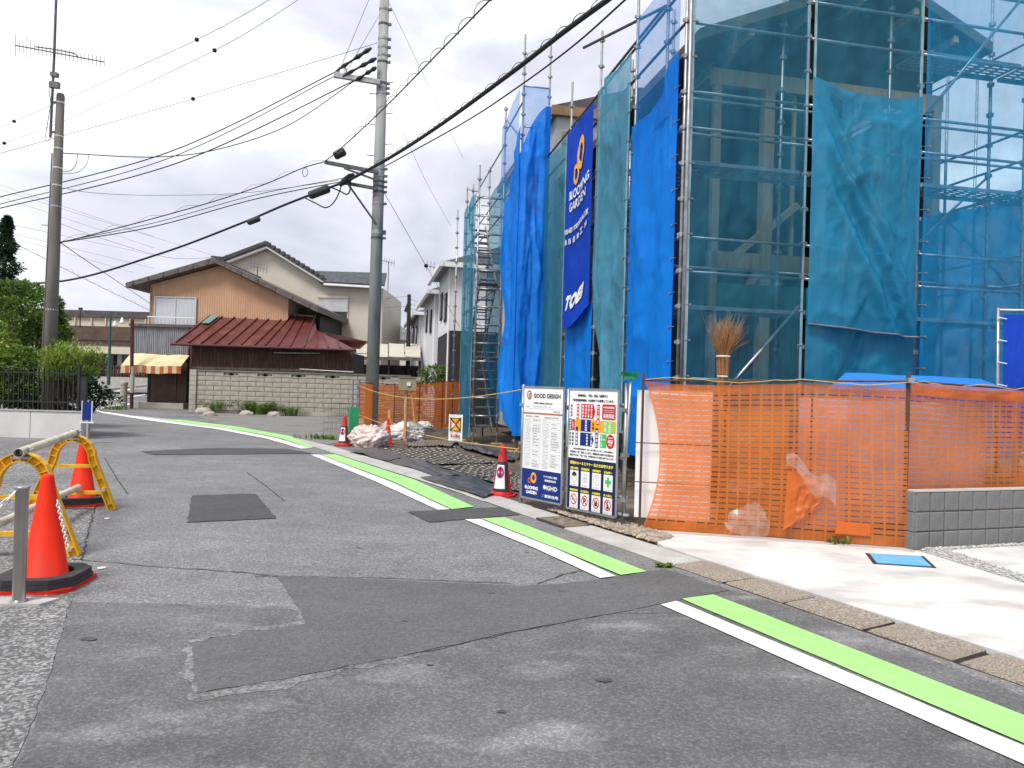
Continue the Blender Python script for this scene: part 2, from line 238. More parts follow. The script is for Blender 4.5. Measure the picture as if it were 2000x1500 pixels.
# ------------------------------------------------------------------ mesh helpers
def tag(o, label=None, cat=None, group=None, kind=None):
    if label: o['label'] = label
    if cat: o['category'] = cat
    if group: o['group'] = group
    if kind: o['kind'] = kind
    return o
def org(o): return ORG.get(o.name, V((0, 0, 0))) if o else V((0, 0, 0))
def thing(name, label, cat, loc=(0, 0, 0), group=None, kind=None):
    o = bpy.data.objects.new(name, None); COL.objects.link(o); o.location = V(loc); o.empty_display_size = .2; ORG[o.name] = V(loc)
    return tag(o, label, cat, group, kind)
class MB:
    def __init__(s): s.v = []; s.f = []; s.m = []; s.uv = None
    def add(s, vs, fs, mi=0):
        b = len(s.v); s.v += [V(p) for p in vs]; s.f += [tuple(b+i for i in f) for f in fs]; s.m += [mi]*len(fs); return s
    def obox(s, c, x, y, z, mi=0):                      # half-axis vectors
        c = V(c); x = V(x); y = V(y); z = V(z)
        vs = [c+x*i+y*j+z*k for k in (-1, 1) for j in (-1, 1) for i in (-1, 1)]
        return s.add(vs, [(0, 2, 3, 1), (4, 5, 7, 6), (0, 1, 5, 4), (2, 6, 7, 3), (0, 4, 6, 2), (1, 3, 7, 5)], mi)
    def box(s, a, b, mi=0):
        a = V(a); b = V(b); c = (a+b)/2; h = (b-a)/2
        return s.obox(c, (h.x, 0, 0), (0, h.y, 0), (0, 0, h.z), mi)
    def bar(s, a, b, w, h, mi=0, upv=UP):               # rectangular bar from a to b
        a = V(a); b = V(b); d = (b-a); n = d.normalized(); sd_ = n.cross(upv)
        if sd_.length < 1e-4: sd_ = n.cross(V((1, 0, 0)))
        sd_.normalize(); u = sd_.cross(n)
        return s.obox((a+b)/2, d/2, sd_*w/2, u*h/2, mi)
    def tube(s, pts, r, n=8, mi=0, cap=True):
        pts = [V(p) for p in pts]; rs = r if isinstance(r, (list, tuple)) else [r]*len(pts); base = len(s.v); ref = None
        for i, p in enumerate(pts):
            d = (pts[min(i+1, len(pts)-1)]-pts[max(i-1, 0)]).normalized()
            if ref is None: ref = d.orthogonal().normalized()
            ref = (ref-d*ref.dot(d)); ref = ref.normalized() if ref.length > 1e-6 else d.orthogonal().normalized()
            b2 = d.cross(ref)
            for k in range(n):
                a = 2*math.pi*k/n; s.v.append(p+(ref*math.cos(a)+b2*math.sin(a))*rs[i])
        for i in range(len(pts)-1):
            for k in range(n):
                s.f.append((base+i*n+k, base+i*n+(k+1) % n, base+(i+1)*n+(k+1) % n, base+(i+1)*n+k)); s.m.append(mi)
        if cap:
            s.f.append(tuple(base+k for k in reversed(range(n)))); s.f.append(tuple(base+(len(pts)-1)*n+k for k in range(n))); s.m += [mi, mi]
        return s
    def lathe(s, prof, n=20, c=(0, 0, 0), mi=0):
        c = V(c); base = len(s.v)
        for r, z in prof:
            for k in range(n):
                a = 2*math.pi*k/n; s.v.append(c+V((r*math.cos(a), r*math.sin(a), z)))
        for i in range(len(prof)-1):
            for k in range(n):
                s.f.append((base+i*n+k, base+i*n+(k+1) % n, base+(i+1)*n+(k+1) % n, base+(i+1)*n+k)); s.m.append(mi)
        return s
    def poly(s, pts, mi=0):
        pts = [V(p) for p in pts]; fs = tessellate_polygon([pts]); return s.add(pts, fs, mi)
    def prism(s, pts, d, mi=0):                         # polygon pushed along d
        pts = [V(p) for p in pts]; d = V(d); n = len(pts); fs = [tuple(f) for f in tessellate_polygon([pts])]
        s.add(pts, fs, mi); s.add([p+d for p in pts], [f[::-1] for f in fs], mi)
        return s.add(pts+[p+d for p in pts], [(i, (i+1) % n, n+(i+1) % n, n+i) for i in range(n)], mi)
    def build(s, name, mat, parent=None, smooth=False, label=None, fix=False):
        me = bpy.data.meshes.new(name); og = org(parent)
        me.from_pydata([p-og for p in s.v], [], s.f)
        for m in (mat if isinstance(mat, (list, tuple)) else [mat]): me.materials.append(m)
        if any(s.m): me.polygons.foreach_set('material_index', s.m)
        if smooth: me.polygons.foreach_set('use_smooth', [True]*len(me.polygons))
        if fix:
            bm = bmesh.new(); bm.from_mesh(me); bmesh.ops.recalc_face_normals(bm, faces=bm.faces); bm.to_mesh(me); bm.free()
        me.update(); o = bpy.data.objects.new(name, me); COL.objects.link(o); o.parent = parent; ORG[o.name] = og.copy()
        if label: o['label'] = label
        return o
def struct(name, mb, mat, parent=None, **k):
    o = mb.build(name, mat, parent, **k)
    if parent is None: o['kind'] = 'structure'
    return o
def piece(name, me, parent, loc, rot=None, scale=None):
    o = bpy.data.objects.new(name, me); COL.objects.link(o); o.parent = parent; o.location = V(loc)-org(parent)
    if rot is not None: o.rotation_euler = rot
    if scale is not None: o.scale = scale
    ORG[o.name] = V(loc); return o
def copy_tree(o, loc, rz=None, label=None):
    c = o.copy(); COL.objects.link(c); c.location = V(loc); ORG[c.name] = V(loc)
    if rz is not None: c.rotation_euler = (0, 0, rz)
    if label: c['label'] = label
    for ch in [x for x in bpy.data.objects if x.parent == o]:
        d = ch.copy(); COL.objects.link(d); d.parent = c
        for g in [x for x in bpy.data.objects if x.parent == ch]:
            e_ = g.copy(); COL.objects.link(e_); e_.parent = d
    return c
def smooth01(x): x = max(0, min(1, x)); return x*x*(3-2*x)
def surf(base, nrm, amp, seed=0, folds=2.5, crease=.35, pin=True, diag=0):
    """a draped sheet: base(u,v) gives the taut sheet, folds run down it, creases cross it"""
    nrm = V(nrm).normalized()
    def f(u, v):
        p = base(u, v); q = V((p.x*.9+seed*3.1, p.y*.9-seed*1.7, p.z*.5))
        d = .5*math.sin(2*math.pi*(folds*(u+diag*v)+.35*noise.noise(V((u*2, v*3, seed)))+seed))*(.35+.65*abs(noise.noise(V((u*1.5+seed, v*2, 7)))+.4))
        d += .6*noise.noise(q*1.3)
        k = 1-abs(noise.noise(V((u*2.2+v*2.6+seed, v*1.6-u*3, seed*2))))*2.2
        k2 = 1-abs(noise.noise(V((u*3.1-v*3.3-seed, v*2.1+u*2, seed*5))))*2.6
        d += crease*(max(0, k)**3 + .6*max(0, k2)**3)
        d += .06*noise.noise(V((q.x*6, q.y*6, q.z*2)))
        w = V((p.x*.8+p.y*.8+seed*2, p.z*.75+seed, seed*1.3)); ab = (max(0, 1-abs(noise.noise(w*1.3+V((p.z*.6, 0, 0))))*5))**2+.7*(max(0, 1-abs(noise.noise(w*2.3-V((p.z*1.5, 0, 4))))*5))**2; d += .13*ab
        if pin: d *= .08+.92*math.sin(math.pi*min(max(u, 0), 1))**.6
        return p+nrm*(d*amp)
    return f
def sheet(name, mat, f, nu, nv, parent=None, mask=None, smooth=True, uv=False):
    b = MB(); idx = {}
    for j in range(nv+1):
        for i in range(nu+1): b.v.append(f(i/nu, j/nv))
    for j in range(nv):
        for i in range(nu):
            if mask and not mask((i+.5)/nu, (j+.5)/nv): continue
            a = j*(nu+1)+i; b.f.append((a, a+1, a+nu+2, a+nu+1)); b.m.append(0)
    o = b.build(name, mat, parent, smooth=smooth)
    if uv:
        me = o.data; lay = me.uv_layers.new(name='UVMap'); W_ = nu+1
        for lp in me.loops:
            k = lp.vertex_index; lay.data[lp.index].uv = ((k % W_)/nu, (k//W_)/nv)
    return o
def rectf(a, b, c, d):                                  # bilinear: a bottom-left, b bottom-right, c top-right, d top-left
    a, b, c, d = V(a), V(b), V(c), V(d)
    return lambda u, v: (a*(1-u)+b*u)*(1-v)+(d*(1-u)+c*u)*v
def lerp(a, b, t): return a+(b-a)*t
# lettering: the glyph outlines of the built-in font as thin mesh faces
TXT = {}
def glyphs(s):
    if s in TXT: return TXT[s]
    cu = bpy.data.curves.new('txt', 'FONT'); cu.body = s; cu.resolution_u = 3; cu.align_x = 'CENTER'; cu.align_y = 'CENTER'
    o = bpy.data.objects.new('txt', cu); COL.objects.link(o); bpy.context.view_layer.update()
    me = bpy.data.meshes.new_from_object(o.evaluated_get(bpy.context.evaluated_depsgraph_get()))
    vs = [v.co.copy() for v in me.vertices]; fs = [tuple(p.vertices) for p in me.polygons]
    bpy.data.objects.remove(o); bpy.data.curves.remove(cu); bpy.data.meshes.remove(me)
    if vs:
        x0 = min(v.x for v in vs); x1 = max(v.x for v in vs); y0 = min(v.y for v in vs); y1 = max(v.y for v in vs)
        vs = [V(((v.x-(x0+x1)/2)/max(x1-x0, 1e-6), (v.y-(y0+y1)/2)/max(y1-y0, 1e-6), 0)) for v in vs]
    TXT[s] = (vs, fs); return TXT[s]
class Print:
    """flat print on a board or cloth: place(u,v) gives the surface point, layers lie a millimetre apart"""
    def __init__(s, place, lift, asp=.62): s.pl = place; s.lift = lift; s.mb = {}; s.asp = asp; s.single = []
    def g(s, m): return s.mb.setdefault(m, MB())
    def poly(s, pts, m, layer=1):
        q = [s.pl(u, v, layer*s.lift) for u, v in pts]
        if m in ('ink', 'greyink'): s.g(m).poly(q, 0)
        else: s.single.append((m, MB().poly(q)))
    def rect(s, u0, v0, u1, v1, m, layer=1): s.poly([(u0, v0), (u1, v0), (u1, v1), (u0, v1)], m, layer)
    def disc(s, u, v, ru, m, layer=1, rv=None, n=20): s.poly([(u+ru*math.cos(2*math.pi*k/n), v+(rv or ru)*math.sin(2*math.pi*k/n)) for k in range(n)], m, layer)
    def ring(s, u, v, r0, r1, m, layer=1, n=24):
        a = [s.pl(u+r*math.cos(2*math.pi*k/n), v+r*math.sin(2*math.pi*k/n), layer*s.lift) for r in (r0, r1) for k in range(n)]
        s.g(m).add(a, [(k, (k+1) % n, n+(k+1) % n, n+k) for k in range(n)])
    def line(s, u0, v0, u1, v1, w, m, layer=1):
        d = V((u1-u0, v1-v0)); n = V((-d.y, d.x)).normalized()*w/2
        s.poly([(u0-n.x, v0-n.y), (u1-n.x, v1-n.y), (u1+n.x, v1+n.y), (u0+n.x, v0+n.y)], m, layer)
    def text(s, t, u, v, w, h, m, layer=2, shear=0, bold=0):
        vs, fs = glyphs(t)
        offs = [(0, 0)] if not bold else [(-bold, 0), (bold, 0), (0, bold*s.asp), (0, -bold*s.asp)]
        for i, (ox, oy) in enumerate(offs):
            s.g(m).add([s.pl(u+p.x*w+shear*p.y*h+ox, v+p.y*h+oy, (layer+.12*i)*s.lift) for p in vs], fs)
    def build(s, parent, names):
        for m, mb in s.mb.items(): tag(mb.build(names.get(m, 'print'), M[m], parent), kind='stuff')
        for m, mb in s.single: mb.build('print_field', M[m], parent)
# ================================================================== ground and road
def Gz(px, py, z): p = G(px, py); p.z = z; return p
struct('ground', MB().poly([(-900, -60, -.03), (900, -60, -.03), (900, 2500, -.03), (-900, 2500, -.03)]), M['earth'])
def dirp(a, b): return (b-a).normalized()
ko = [G(940, 980), G(1044, 1014), G(1228, 1076), G(1308, 1104), G(1416, 1138), G(1532, 1178), G(1680, 1234), G(1856, 1296)]   # road side of the gutter
ki = [G(980, 976), G(1084, 1008), G(1284, 1066), G(1372, 1094), G(1464, 1122), G(1604, 1162), G(1748, 1212), G(1920, 1276)]   # plot side
kd = dirp(ko[0], ko[-1]); kn = V((kd.y, -kd.x, 0))
if kn.x < 0: kn = -kn
KA = ko[3].copy()                                           # reference on the kerb line
KB = ko[3]
def K(l, w, z=0):                                           # l metres towards the camera from the slab joint, w metres off the road
    p = KB+kd*l+kn*w; p.z = z; return p
def kpar(p): d = p-KB; return d.dot(kd), d.dot(kn)
GW = sum(kpar(p)[1] for p in ki)/len(ki); KOFF = 0.0
far_edge = [G(610, 872), G(520, 850), G(420, 834), G(330, 822), G(250, 813), G(205, 806), G(186, 799), G(215, 793), G(262, 789)]
road_poly = [V((-30, -8, 0)), K(14, 0)+V((3, -4, 0)), K(14, 0), K(0, 0), K(-4.2, 0)] + far_edge + [G(285, 780), V((-20, 42, 0)), V((-20, 50, 0)), V((-60, 75, 0)), V((-75, 60, 0)), V((-50, 30, 0)), V((-30, 16, 0))]
road = struct('road', MB().poly([V((p.x, p.y, 0)) for p in road_poly]), M['road'])
cross = struct('cross_road', MB().poly([V((-70, 36, -.004)), V((-14.5, 36.5, -.004)), V((-6, 60, -.004)), V((-40, 90, -.004))]), M['side'])
def rpatch(name, pts, mat, z, parent=road, fuzz=.012, seed=0, label=None):
    pts = [Gz(*p, z) if len(p) == 2 else V((p[0], p[1], z)) for p in pts]; o = []
    for i, a in enumerate(pts):
        b = pts[(i+1) % len(pts)]; n = max(1, min(40, int((b-a).length/.06)))
        t = (b-a).normalized(); q = V((-t.y, t.x, 0))
        for k in range(n): o.append(a+(b-a)*k/n+q*(fuzz*(noise.noise(V((a.x+k*.43+seed, a.y*2, 3)))*2)))
    return MB().poly(o).build(name, mat, parent, label=label)
park = rpatch('parking_area', [(-500, 890), (160, 868), (186, 1000), (160, 1095), (140, 1178), (95, 1330), (20, 1520), (-300, 1900), (-1200, 1700), (-1500, 1000)], M['park'], .004)
park['kind'] = 'structure'
rpatch('foreground_surface', [(138, 1175), (580, 1185), (1000, 1170), (1292, 1150), (1420, 1150), (1560, 1192), (1700, 1246), (1900, 1320), (2300, 1480), (2700, 1700), (2300, 2300), (200, 2300), (-120, 2000), (28, 1520), (95, 1340)], M['new'], .004, fuzz=.01)
rpatch('asphalt_patch', [(542, 1126), (700, 1131), (1000, 1145), (1028, 1146), (1100, 1141), (1172, 1132), (1300, 1112), (1424, 1154), (1292, 1180), (1192, 1200), (1000, 1235), (820, 1275), (635, 1312), (388, 1356), (375, 1255), (598, 1219), (580, 1185)], M['patch'], .008, label='large zigzag asphalt trench patch')
rpatch('asphalt_patch', [(375, 968), (500, 965), (540, 1013), (367, 1021)], M['patch2'], .008, label='small square dark asphalt patch')
rpatch('asphalt_patch', [(796, 1000), (980, 991), (1016, 1006), (838, 1021)], M['patch2'], .008, label='dark asphalt patch between the two green bands')
rpatch('asphalt_patch', [(275, 882), (420, 875), (560, 877), (612, 886), (440, 888), (300, 889)], M['patch2'], .008)
M['edge'] = asphalt('worn_patch_edge', .13, .26, .5, 75, .35)
for pts in ([(388, 1356), (635, 1312), (820, 1275), (822, 1283), (640, 1323), (500, 1352), (388, 1370), (372, 1362), (362, 1256), (375, 1255)], [(375, 1254), (598, 1218), (602, 1214), (580, 1186), (577, 1188), (594, 1213), (480, 1232), (375, 1251)]):
    rpatch('worn_edge', pts, M['edge'], .006, fuzz=.05)
def crack(pts, w=.008):
    pts = [Gz(*p, .0065) for p in pts]; b = MB(); o = []; fine = []
    for a, c in zip(pts, pts[1:]):
        n = max(2, int((c-a).length/.07))
        for k in range(n):
            q = a+(c-a)*k/n; fine.append(q+V((noise.noise(q*9), noise.noise(q*9+V((5, 0, 0))), 0))*.022)
    fine.append(pts[-1])
    for a, c in zip(fine, fine[1:]):
        d = (c-a); s_ = V((-d.y, d.x, 0)).normalized()*w*(.5+abs(noise.noise(a*7))); b.add([a-s_, a+s_, c+s_, c-s_], [(0, 1, 2, 3)])
    b.build('crack', M['black'], road)
crack([(483, 923), (520, 950), (556, 979)]); crack([(140, 1092), (300, 1107), (470, 1118), (545, 1126)]); crack([(500, 1126), (700, 1128), (1000, 1140)])
crack([(186, 990), (176, 1030), (160, 1095)]); crack([(205, 895), (235, 945), (250, 965)]); crack([(1050, 1140), (1100, 1122), (1160, 1110)])
crack([(1200, 1200), (1330, 1198), (1500, 1205)], .004); crack([(820, 1276), (1000, 1236), (1190, 1200)], .006)
# painted band: white line and green strip along the right edge, broken by the two trenches
wl = kpar(G(1190, 1130)); wl2 = kpar(G(920, 1016)); wl3 = kpar(G(1608, 1300)); wl4 = kpar(G(640, 893))
LW = [kpar(G(x, y)) for x, y in ((1290, 1182), (1608, 1300), (1190, 1130), (915, 1017))]
def strip(name, mat, near_px, z=.012):
    """near_px: list of ((left edge px), (right edge px)) cross-sections"""
    b = MB(); a = []; 
    secs = []
    for (p, q), (p2, q2) in zip(near_px, near_px[1:]):
        P1, Q1, P2, Q2 = Gz(*p, z), Gz(*q, z), Gz(*p2, z), Gz(*q2, z); n = max(2, int((P2-P1).length/.25))
        for k in range(n): secs.append((P1.lerp(P2, k/n), Q1.lerp(Q2, k/n)))
    secs.append((Gz(*near_px[-1][0], z), Gz(*near_px[-1][1], z)))
    for i, (p, q) in enumerate(secs):
        d = (q-p).normalized()*.006; s1 = noise.noise(p*5); s2 = noise.noise(q*5+V((9, 0, 0))); secs[i] = (p+d*s1, q+d*s2)
    for (p, q), (p2, q2) in zip(secs, secs[1:]): b.add([p, q, q2, p2], [(0, 1, 2, 3)])
    return b.build(name, mat, road)
# (lower-left, upper-right) pixel pairs
strip('white_line', M['white'], [((1290, 1183), (1321, 1176)), ((2000, 1497), (2000, 1461)), ((2600, 1762), (2600, 1713))])
strip('green_band', M['green'], [((1331, 1172), (1392, 1163)), ((2000, 1455.5), (2000, 1401)), ((2600, 1710), (2600, 1635))])
strip('white_line', M['white'], [((908, 1016), (938, 1015)), ((1048, 1074), (1086, 1074)), ((1172, 1131), (1202, 1127))])
strip('green_band', M['green'], [((940, 1014), (986, 1012)), ((1090, 1074), (1140, 1070)), ((1212, 1125), (1263, 1118))])
strip('white_line', M['white'], [((607, 889), (624, 889)), ((735, 942), (763, 942)), ((855, 997), (878, 996))])
strip('green_band', M['green'], [((626, 889), (655, 888)), ((766, 941), (810, 938)), ((882, 996), (926, 991))])
strip('white_line', M['white'], [((200, 807), (207, 805)), ((300, 823), (315, 821)), ((420, 838), (440, 837)), ((520, 857), (542, 857)), ((588, 877), (606, 876))])
strip('green_band', M['green'], [((318, 821), (350, 820)), ((440, 836), (466, 834)), ((545, 856), (570, 853)), ((608, 876), (612, 874))])
strip('white_line', M['white'], [((186, 800), (190, 801)), ((192, 804), (198, 804)), ((200, 807), (206, 805))])
strip('white_line', M['white'], [((186, 799), (191, 800)), ((215, 793), (220, 794.5)), ((255, 788), (258, 790))], z=.013)
strip('white_line', M['white'], [((172, 771), (172, 773.5)), ((230, 763), (230, 765.5)), ((285, 755), (285, 757.5))], z=.014)
strip('white_line', M['white'], [((195, 785), (195, 786.5)), ((240, 777), (240, 778.5)), ((284, 770), (284, 771.5))], z=.014)
# gutter: bed plus separate cover slabs
GE = kpar(ko[0])[0]-4.8
gut = struct('gutter', MB().poly([K(GE, 0, -.012), K(14, 0, -.012), K(14, GW, -.012), K(GE, GW, -.012)]), M['black'])
random.seed(4)
def gslab(l0, l1, mat, name='gutter_slab', z=.018, bev=.014):
    b = MB(); j = [random.uniform(-.006, .006) for _ in range(4)]; gp = .019 if mat is M['aggslab'] else .005
    lo = [K(l0+gp, .012+j[0], -.1), K(l1-gp, .012+j[1], -.1), K(l1-gp*random.uniform(.5, 1.5), GW-.012+j[2], -.1), K(l0+gp, GW-.012+j[3], -.1)]
    sk = -.16                                               # the joints run askew to the kerb
    for i in (2, 3): lo[i] = lo[i]+kd*sk*0
    c = sum(lo, V((0, 0, 0)))/4; hi = []; top = []
    tz = z+random.uniform(-.004, .004)
    for p in lo: hi.append(V((p.x, p.y, tz-bev))); d = (c-p); d.z = 0; top.append(V((p.x, p.y, tz))+d.normalized()*bev*1.3)
    b.add(lo+hi+top, [(0, 1, 5, 4), (1, 2, 6, 5), (2, 3, 7, 6), (3, 0, 4, 7), (4, 5, 9, 8), (5, 6, 10, 9), (6, 7, 11, 10), (7, 4, 8, 11), (8, 9, 10, 11)])
    for i in range(4): b.m[i] = 1  # dark sides: joint dirt plus shade between slabs painted into the colour
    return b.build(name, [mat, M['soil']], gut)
ls = sorted(kpar(p)[0] for p in ko[3:])
lsm = [0, ls[1], ls[2], ls[3], ls[4]]
d_ = (lsm[4]-lsm[1])/3
l = 0; seq = lsm[:]
while seq[-1] < 9: seq.append(seq[-1]+d_)
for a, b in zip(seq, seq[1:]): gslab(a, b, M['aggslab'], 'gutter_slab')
l1_, l2_ = kpar(ko[1])[0], kpar(G(1096, 1032))[0]
l3 = kpar(ko[2])[0]
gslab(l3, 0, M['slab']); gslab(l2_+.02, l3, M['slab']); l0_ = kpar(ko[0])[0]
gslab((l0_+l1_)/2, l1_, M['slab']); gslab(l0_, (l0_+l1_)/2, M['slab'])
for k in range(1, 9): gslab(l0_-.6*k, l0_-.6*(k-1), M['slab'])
b = MB()
b.bar(K(l1_, .03, .005), K(l2_, .03, .005), .03, .03).bar(K(l1_, GW-.03, .005), K(l2_, GW-.03, .005), .03, .03)
gr = b.build('drain_grate', M['darksteel'], gut)
for k in range(13):
    x = l1_+(l2_-l1_)*(k+.5)/13; MB().bar(K(x, .04, .007), K(x, GW-.04, .007), .016, .03).build('grate_bar', M['pebble'], gr)
# far verge of the bend: gutter continues round the curve
b = MB(); fe = [K(-4.9, 0)] + far_edge[:5]
for p, q in zip(fe, fe[1:]):
    d = (q-p).normalized(); s_ = V((d.y, -d.x, 0));
    if s_.y < 0: s_ = -s_
    for z_, w in ((.005, .45),): b.add([V((p.x, p.y, z_)), V((q.x, q.y, z_)), V((q.x, q.y, z_))+s_*w, V((p.x, p.y, z_))+s_*w], [(0, 1, 2, 3)])
struct('far_gutter', b, M['slab'])
verge = struct('verge', MB().poly([V((p.x, p.y, -.008)) for p in [K(-3.5, .3), G(610, 868), G(420, 832), G(250, 811), G(205, 803), G(190, 798), G(215, 792), G(262, 788)] + [V((-14, 40, 0)), V((-3, 40, 0)), V((-2.5, 20, 0))]]), M['side'])
yard = struct('gravel_yard', MB().poly([V((p.x, p.y, .002)) for p in [G(440, 833), G(640, 868), G(700, 858), G(720, 835), G(640, 815), G(480, 812), G(380, 812)]]), M['dirt'])
# light concrete apron
ap = [K(.0, GW+.005), K(14, GW+.005), K(14, 9), V((9, 8.2, 0)), G(2000, 1064), G(1785, 1079), G(1762, 1073), G(1500, 1053), G(1240, 1036), K(-.55, GW+.02)]
apron = struct('concrete_apron', MB().prism([V((p.x, p.y, -.05)) for p in ap], (0, 0, .071)), M['apron'], fix=True)
MB().poly([Gz(*p, .0225) for p in ((1242, 1037), (1500, 1053), (1762, 1073), (1786, 1079), (1786, 1083), (1760, 1078.5), (1500, 1058), (1240, 1041))]).build('apron_lip', M['slab'], apron)
random.seed(8)
# gravel joint between the slabs: countless small stones
def stones(name, label, cat, pts, n, r0, r1, mat, kind='stuff', z=.02):
    """pts: quad in ground space; n stones scattered in it"""
    b = MB(); a, c, d, e_ = [V(p) for p in pts]
    for _ in range(n):
        u, v = random.random(), random.random(); p = (a*(1-u)+c*u)*(1-v)+(e_*(1-u)+d*u)*v; r = random.uniform(r0, r1); rs = [r*random.uniform(.6, 1.2) for _ in range(6)]; t = random.uniform(0, 6)
        cs, sn = math.cos(t), math.sin(t)
        vs = [V((x*cs-y*sn, x*sn+y*cs, zz)) for x, y, zz in ((rs[0], 0, 0), (0, rs[1], 0), (-rs[2], 0, 0), (0, -rs[3], 0), (0, 0, rs[4]*.8), (0, 0, -rs[5]*.6))]
        q = V((p.x, p.y, z+r*.2+random.random()*r*.5)); b.add([q+x for x in vs], [(0, 1, 4), (1, 2, 4), (2, 3, 4), (3, 0, 4), (1, 0, 5), (2, 1, 5), (3, 2, 5), (0, 3, 5)])
    o = b.build(name, mat); return tag(o, label, cat, kind=kind)
MB().poly([Gz(*p, .023) for p in ((1795, 1080), (1830, 1072), (2040, 1142), (2040, 1156))]).build('joint_bed', M['gravel'], apron)
stones('gravel_strip', 'strip of pale gravel beside the grey block wall', 'gravel', [G(1795, 1081), G(2050, 1066), G(2050, 1060), G(1810, 1074)], 900, .008, .02, M['gravel'], z=.024)
stones('gravel_strip', 'narrow line of pale gravel between two concrete slabs', 'gravel', [G(1795, 1080), G(2050, 1160), G(2050, 1146), G(1835, 1072)], 700, .006, .014, M['gravel'], z=.024)
# blue water meter lid
c4 = [Gz(*p, .022) for p in ((1689, 1085), (1705, 1106), (1828, 1114), (1803, 1091))]
ml = thing('water_meter', 'light blue rectangular lid with black rim set in pale concrete', 'lid', sum(c4, V((0, 0, 0)))/4)
MB().prism(c4, (0, 0, .004)).build('rim', M['blackgloss'], ml, fix=True)
cc = sum(c4, V((0, 0, 0)))/4
ins = [cc+(p-cc)*.87+V((0, 0, .003)) for p in c4]
MB().prism(ins, (0, 0, .006)).build('cover', M['meter'], ml, fix=True)
# dark building plot and the pebble strip under the signboards
plot = struct('site_ground', MB().poly([V((p.x, p.y, .0)) for p in [K(-.6, GW+.01), K(-5, GW+.01), G(690, 868), V((-4.6, 22, 0)), V((-3, 32, 0)), V((7, 30, 0)), V((14, 12, 0)), V((9, 8.2, 0)), G(1785, 1078), G(1240, 1036)]]), M['soil'])
stones('pebble_strip', 'strip of brown pebbles beneath the two signboards', 'pebbles', [K(-2.75, GW+.04), K(-.72, GW+.04), K(-.85, GW+.42), K(-2.85, GW+.5)], 2400, .012, .032, M['pebble'], z=.012)
# small litter on the road
random.seed(3)
for x, y in ((200, 1111), (210, 1014),):
    p = G(x, y); q = MB().prism([p+V((.04*math.cos(a)*random.uniform(.5, 1.2), .03*math.sin(a), .006)) for a in (0, 1, 2.2, 3.2, 4.4, 5.4)], (0, 0, .006)).build('paper_scrap', M['pwhite'], fix=True)
    tag(q, 'white scrap of litter on the asphalt ' + ('below the nearer yellow stand' if y > 1100 else 'beside the farther yellow stand'), 'litter')

random.seed(17); M['stain'] = asphalt('oil_stain', .062, .11, .3, 95, .2)
for x, y, r in ((175, 1250, .1), (960, 1160, .06), (790, 1215, .05), (1098, 1156, .07), (980, 1392, .05), (840, 1300, .04), (1180, 1330, .09), (700, 1070, .05), (1030, 1080, .04)):
    r *= .38; c = Gz(x, y, .0095); MB().poly([c+V((r*math.cos(t)*(1.3+.5*noise.noise(V((math.cos(t)*1.5, math.sin(t)*1.5, x)))), r*.7*math.sin(t)*(1+.6*noise.noise(V((math.cos(t)*1.5, x, math.sin(t)*1.5)))), 0)) for t in [2*math.pi*k/18 for k in range(18)]]).build('tar_spot', M['stain'], road)
# ================================================================== timber house under construction
hs = thing('timber_house', 'unfinished timber frame house behind the blue scaffold sheets', 'house', B(1, 2.5, 0))
def post(s, t, z0, z1, w=.12, nm='post'): MB().obox(B(s, t, (z0+z1)/2), E2*w/2, E1*w/2, UP*(z1-z0)/2).build(nm, M['wood'], hs)
def beam(a, b, w=.11, h=.24, nm='beam', mt='wood'): MB().bar(B(*a), B(*b), w, h).build(nm, M[mt], hs)
for t, w in ((.94, .11), (1.77, .16), (2.7, .11), (3.66, .12), (4.7, .13)): post(.95, t, .45, 6.1, w)
for s in (2.75, 4.6, 6.4): post(s, .94, .45, 6.1); post(s, 4.7, .45, 6.1)
for t in (2.25, 3.2, 4.2): post(1.0, t, 3.6, 6.1, .05, 'stud')
for z in (6.2, 3.5, .5):
    beam((.95, .85, z), (.95, 4.8, z)); beam((.94, 1.0-.06, z-.002), (7.6, 1.0-.06, z-.002)); beam((.94, 4.7, z-.002), (7.6, 4.7, z-.002))
beam((.93, 1.25, 3.55), (.93, 2.3, 4.4), .09, .1, 'brace'); beam((.93, 3.0, 5.0), (.93, 4.5, 6.1), .09, .1, 'brace'); beam((.93, .95, 2.3), (.93, 1.7, 3.4), .09, .1, 'brace')
M['shadeboard'] = pm('interior_shade_board', (.06, .06, .06), (.04, .04, .045), 2, .9)  # near-black boards: the darkness of the shaded interior is put into their colour
MB().obox(B(4.3, 2.8, 3.62), E2*1.8, E1*3.2, UP*.02).build('floor_deck', M['shadeboard'], hs)
MB().obox(B(3.4, 2.82, 3.45), E2*1.98, E1*.03, UP*3.4).build('inner_wall', M['shadeboard'], hs)  # wall added to shut out the sky behind and darken the interior
MB().obox(B(3.9, .83, 3.3), E2*.015, E1*2.9, UP*2.9).build('side_sheathing', M['shadeboard'], hs)
MB().obox(B(3.9, 4.8, 3.3), E2*.015, E1*2.9, UP*2.9).build('side_sheathing', M['shadeboard'], hs)
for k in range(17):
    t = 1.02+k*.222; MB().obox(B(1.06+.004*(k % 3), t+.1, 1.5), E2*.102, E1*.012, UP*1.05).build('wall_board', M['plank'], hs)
M['greenboard'] = pm('green_sheet', (.02, .16, .1), (.02, .12, .08), 3, .8)
MB().obox(B(.86, 1.75, 2.92), E2*.78, E1*.008, UP*.22).build('green_sheet', M['greenboard'], hs)
RL, RA, RR = (.38, 6.44), (3.36, 7.68), (5.2, 6.84)
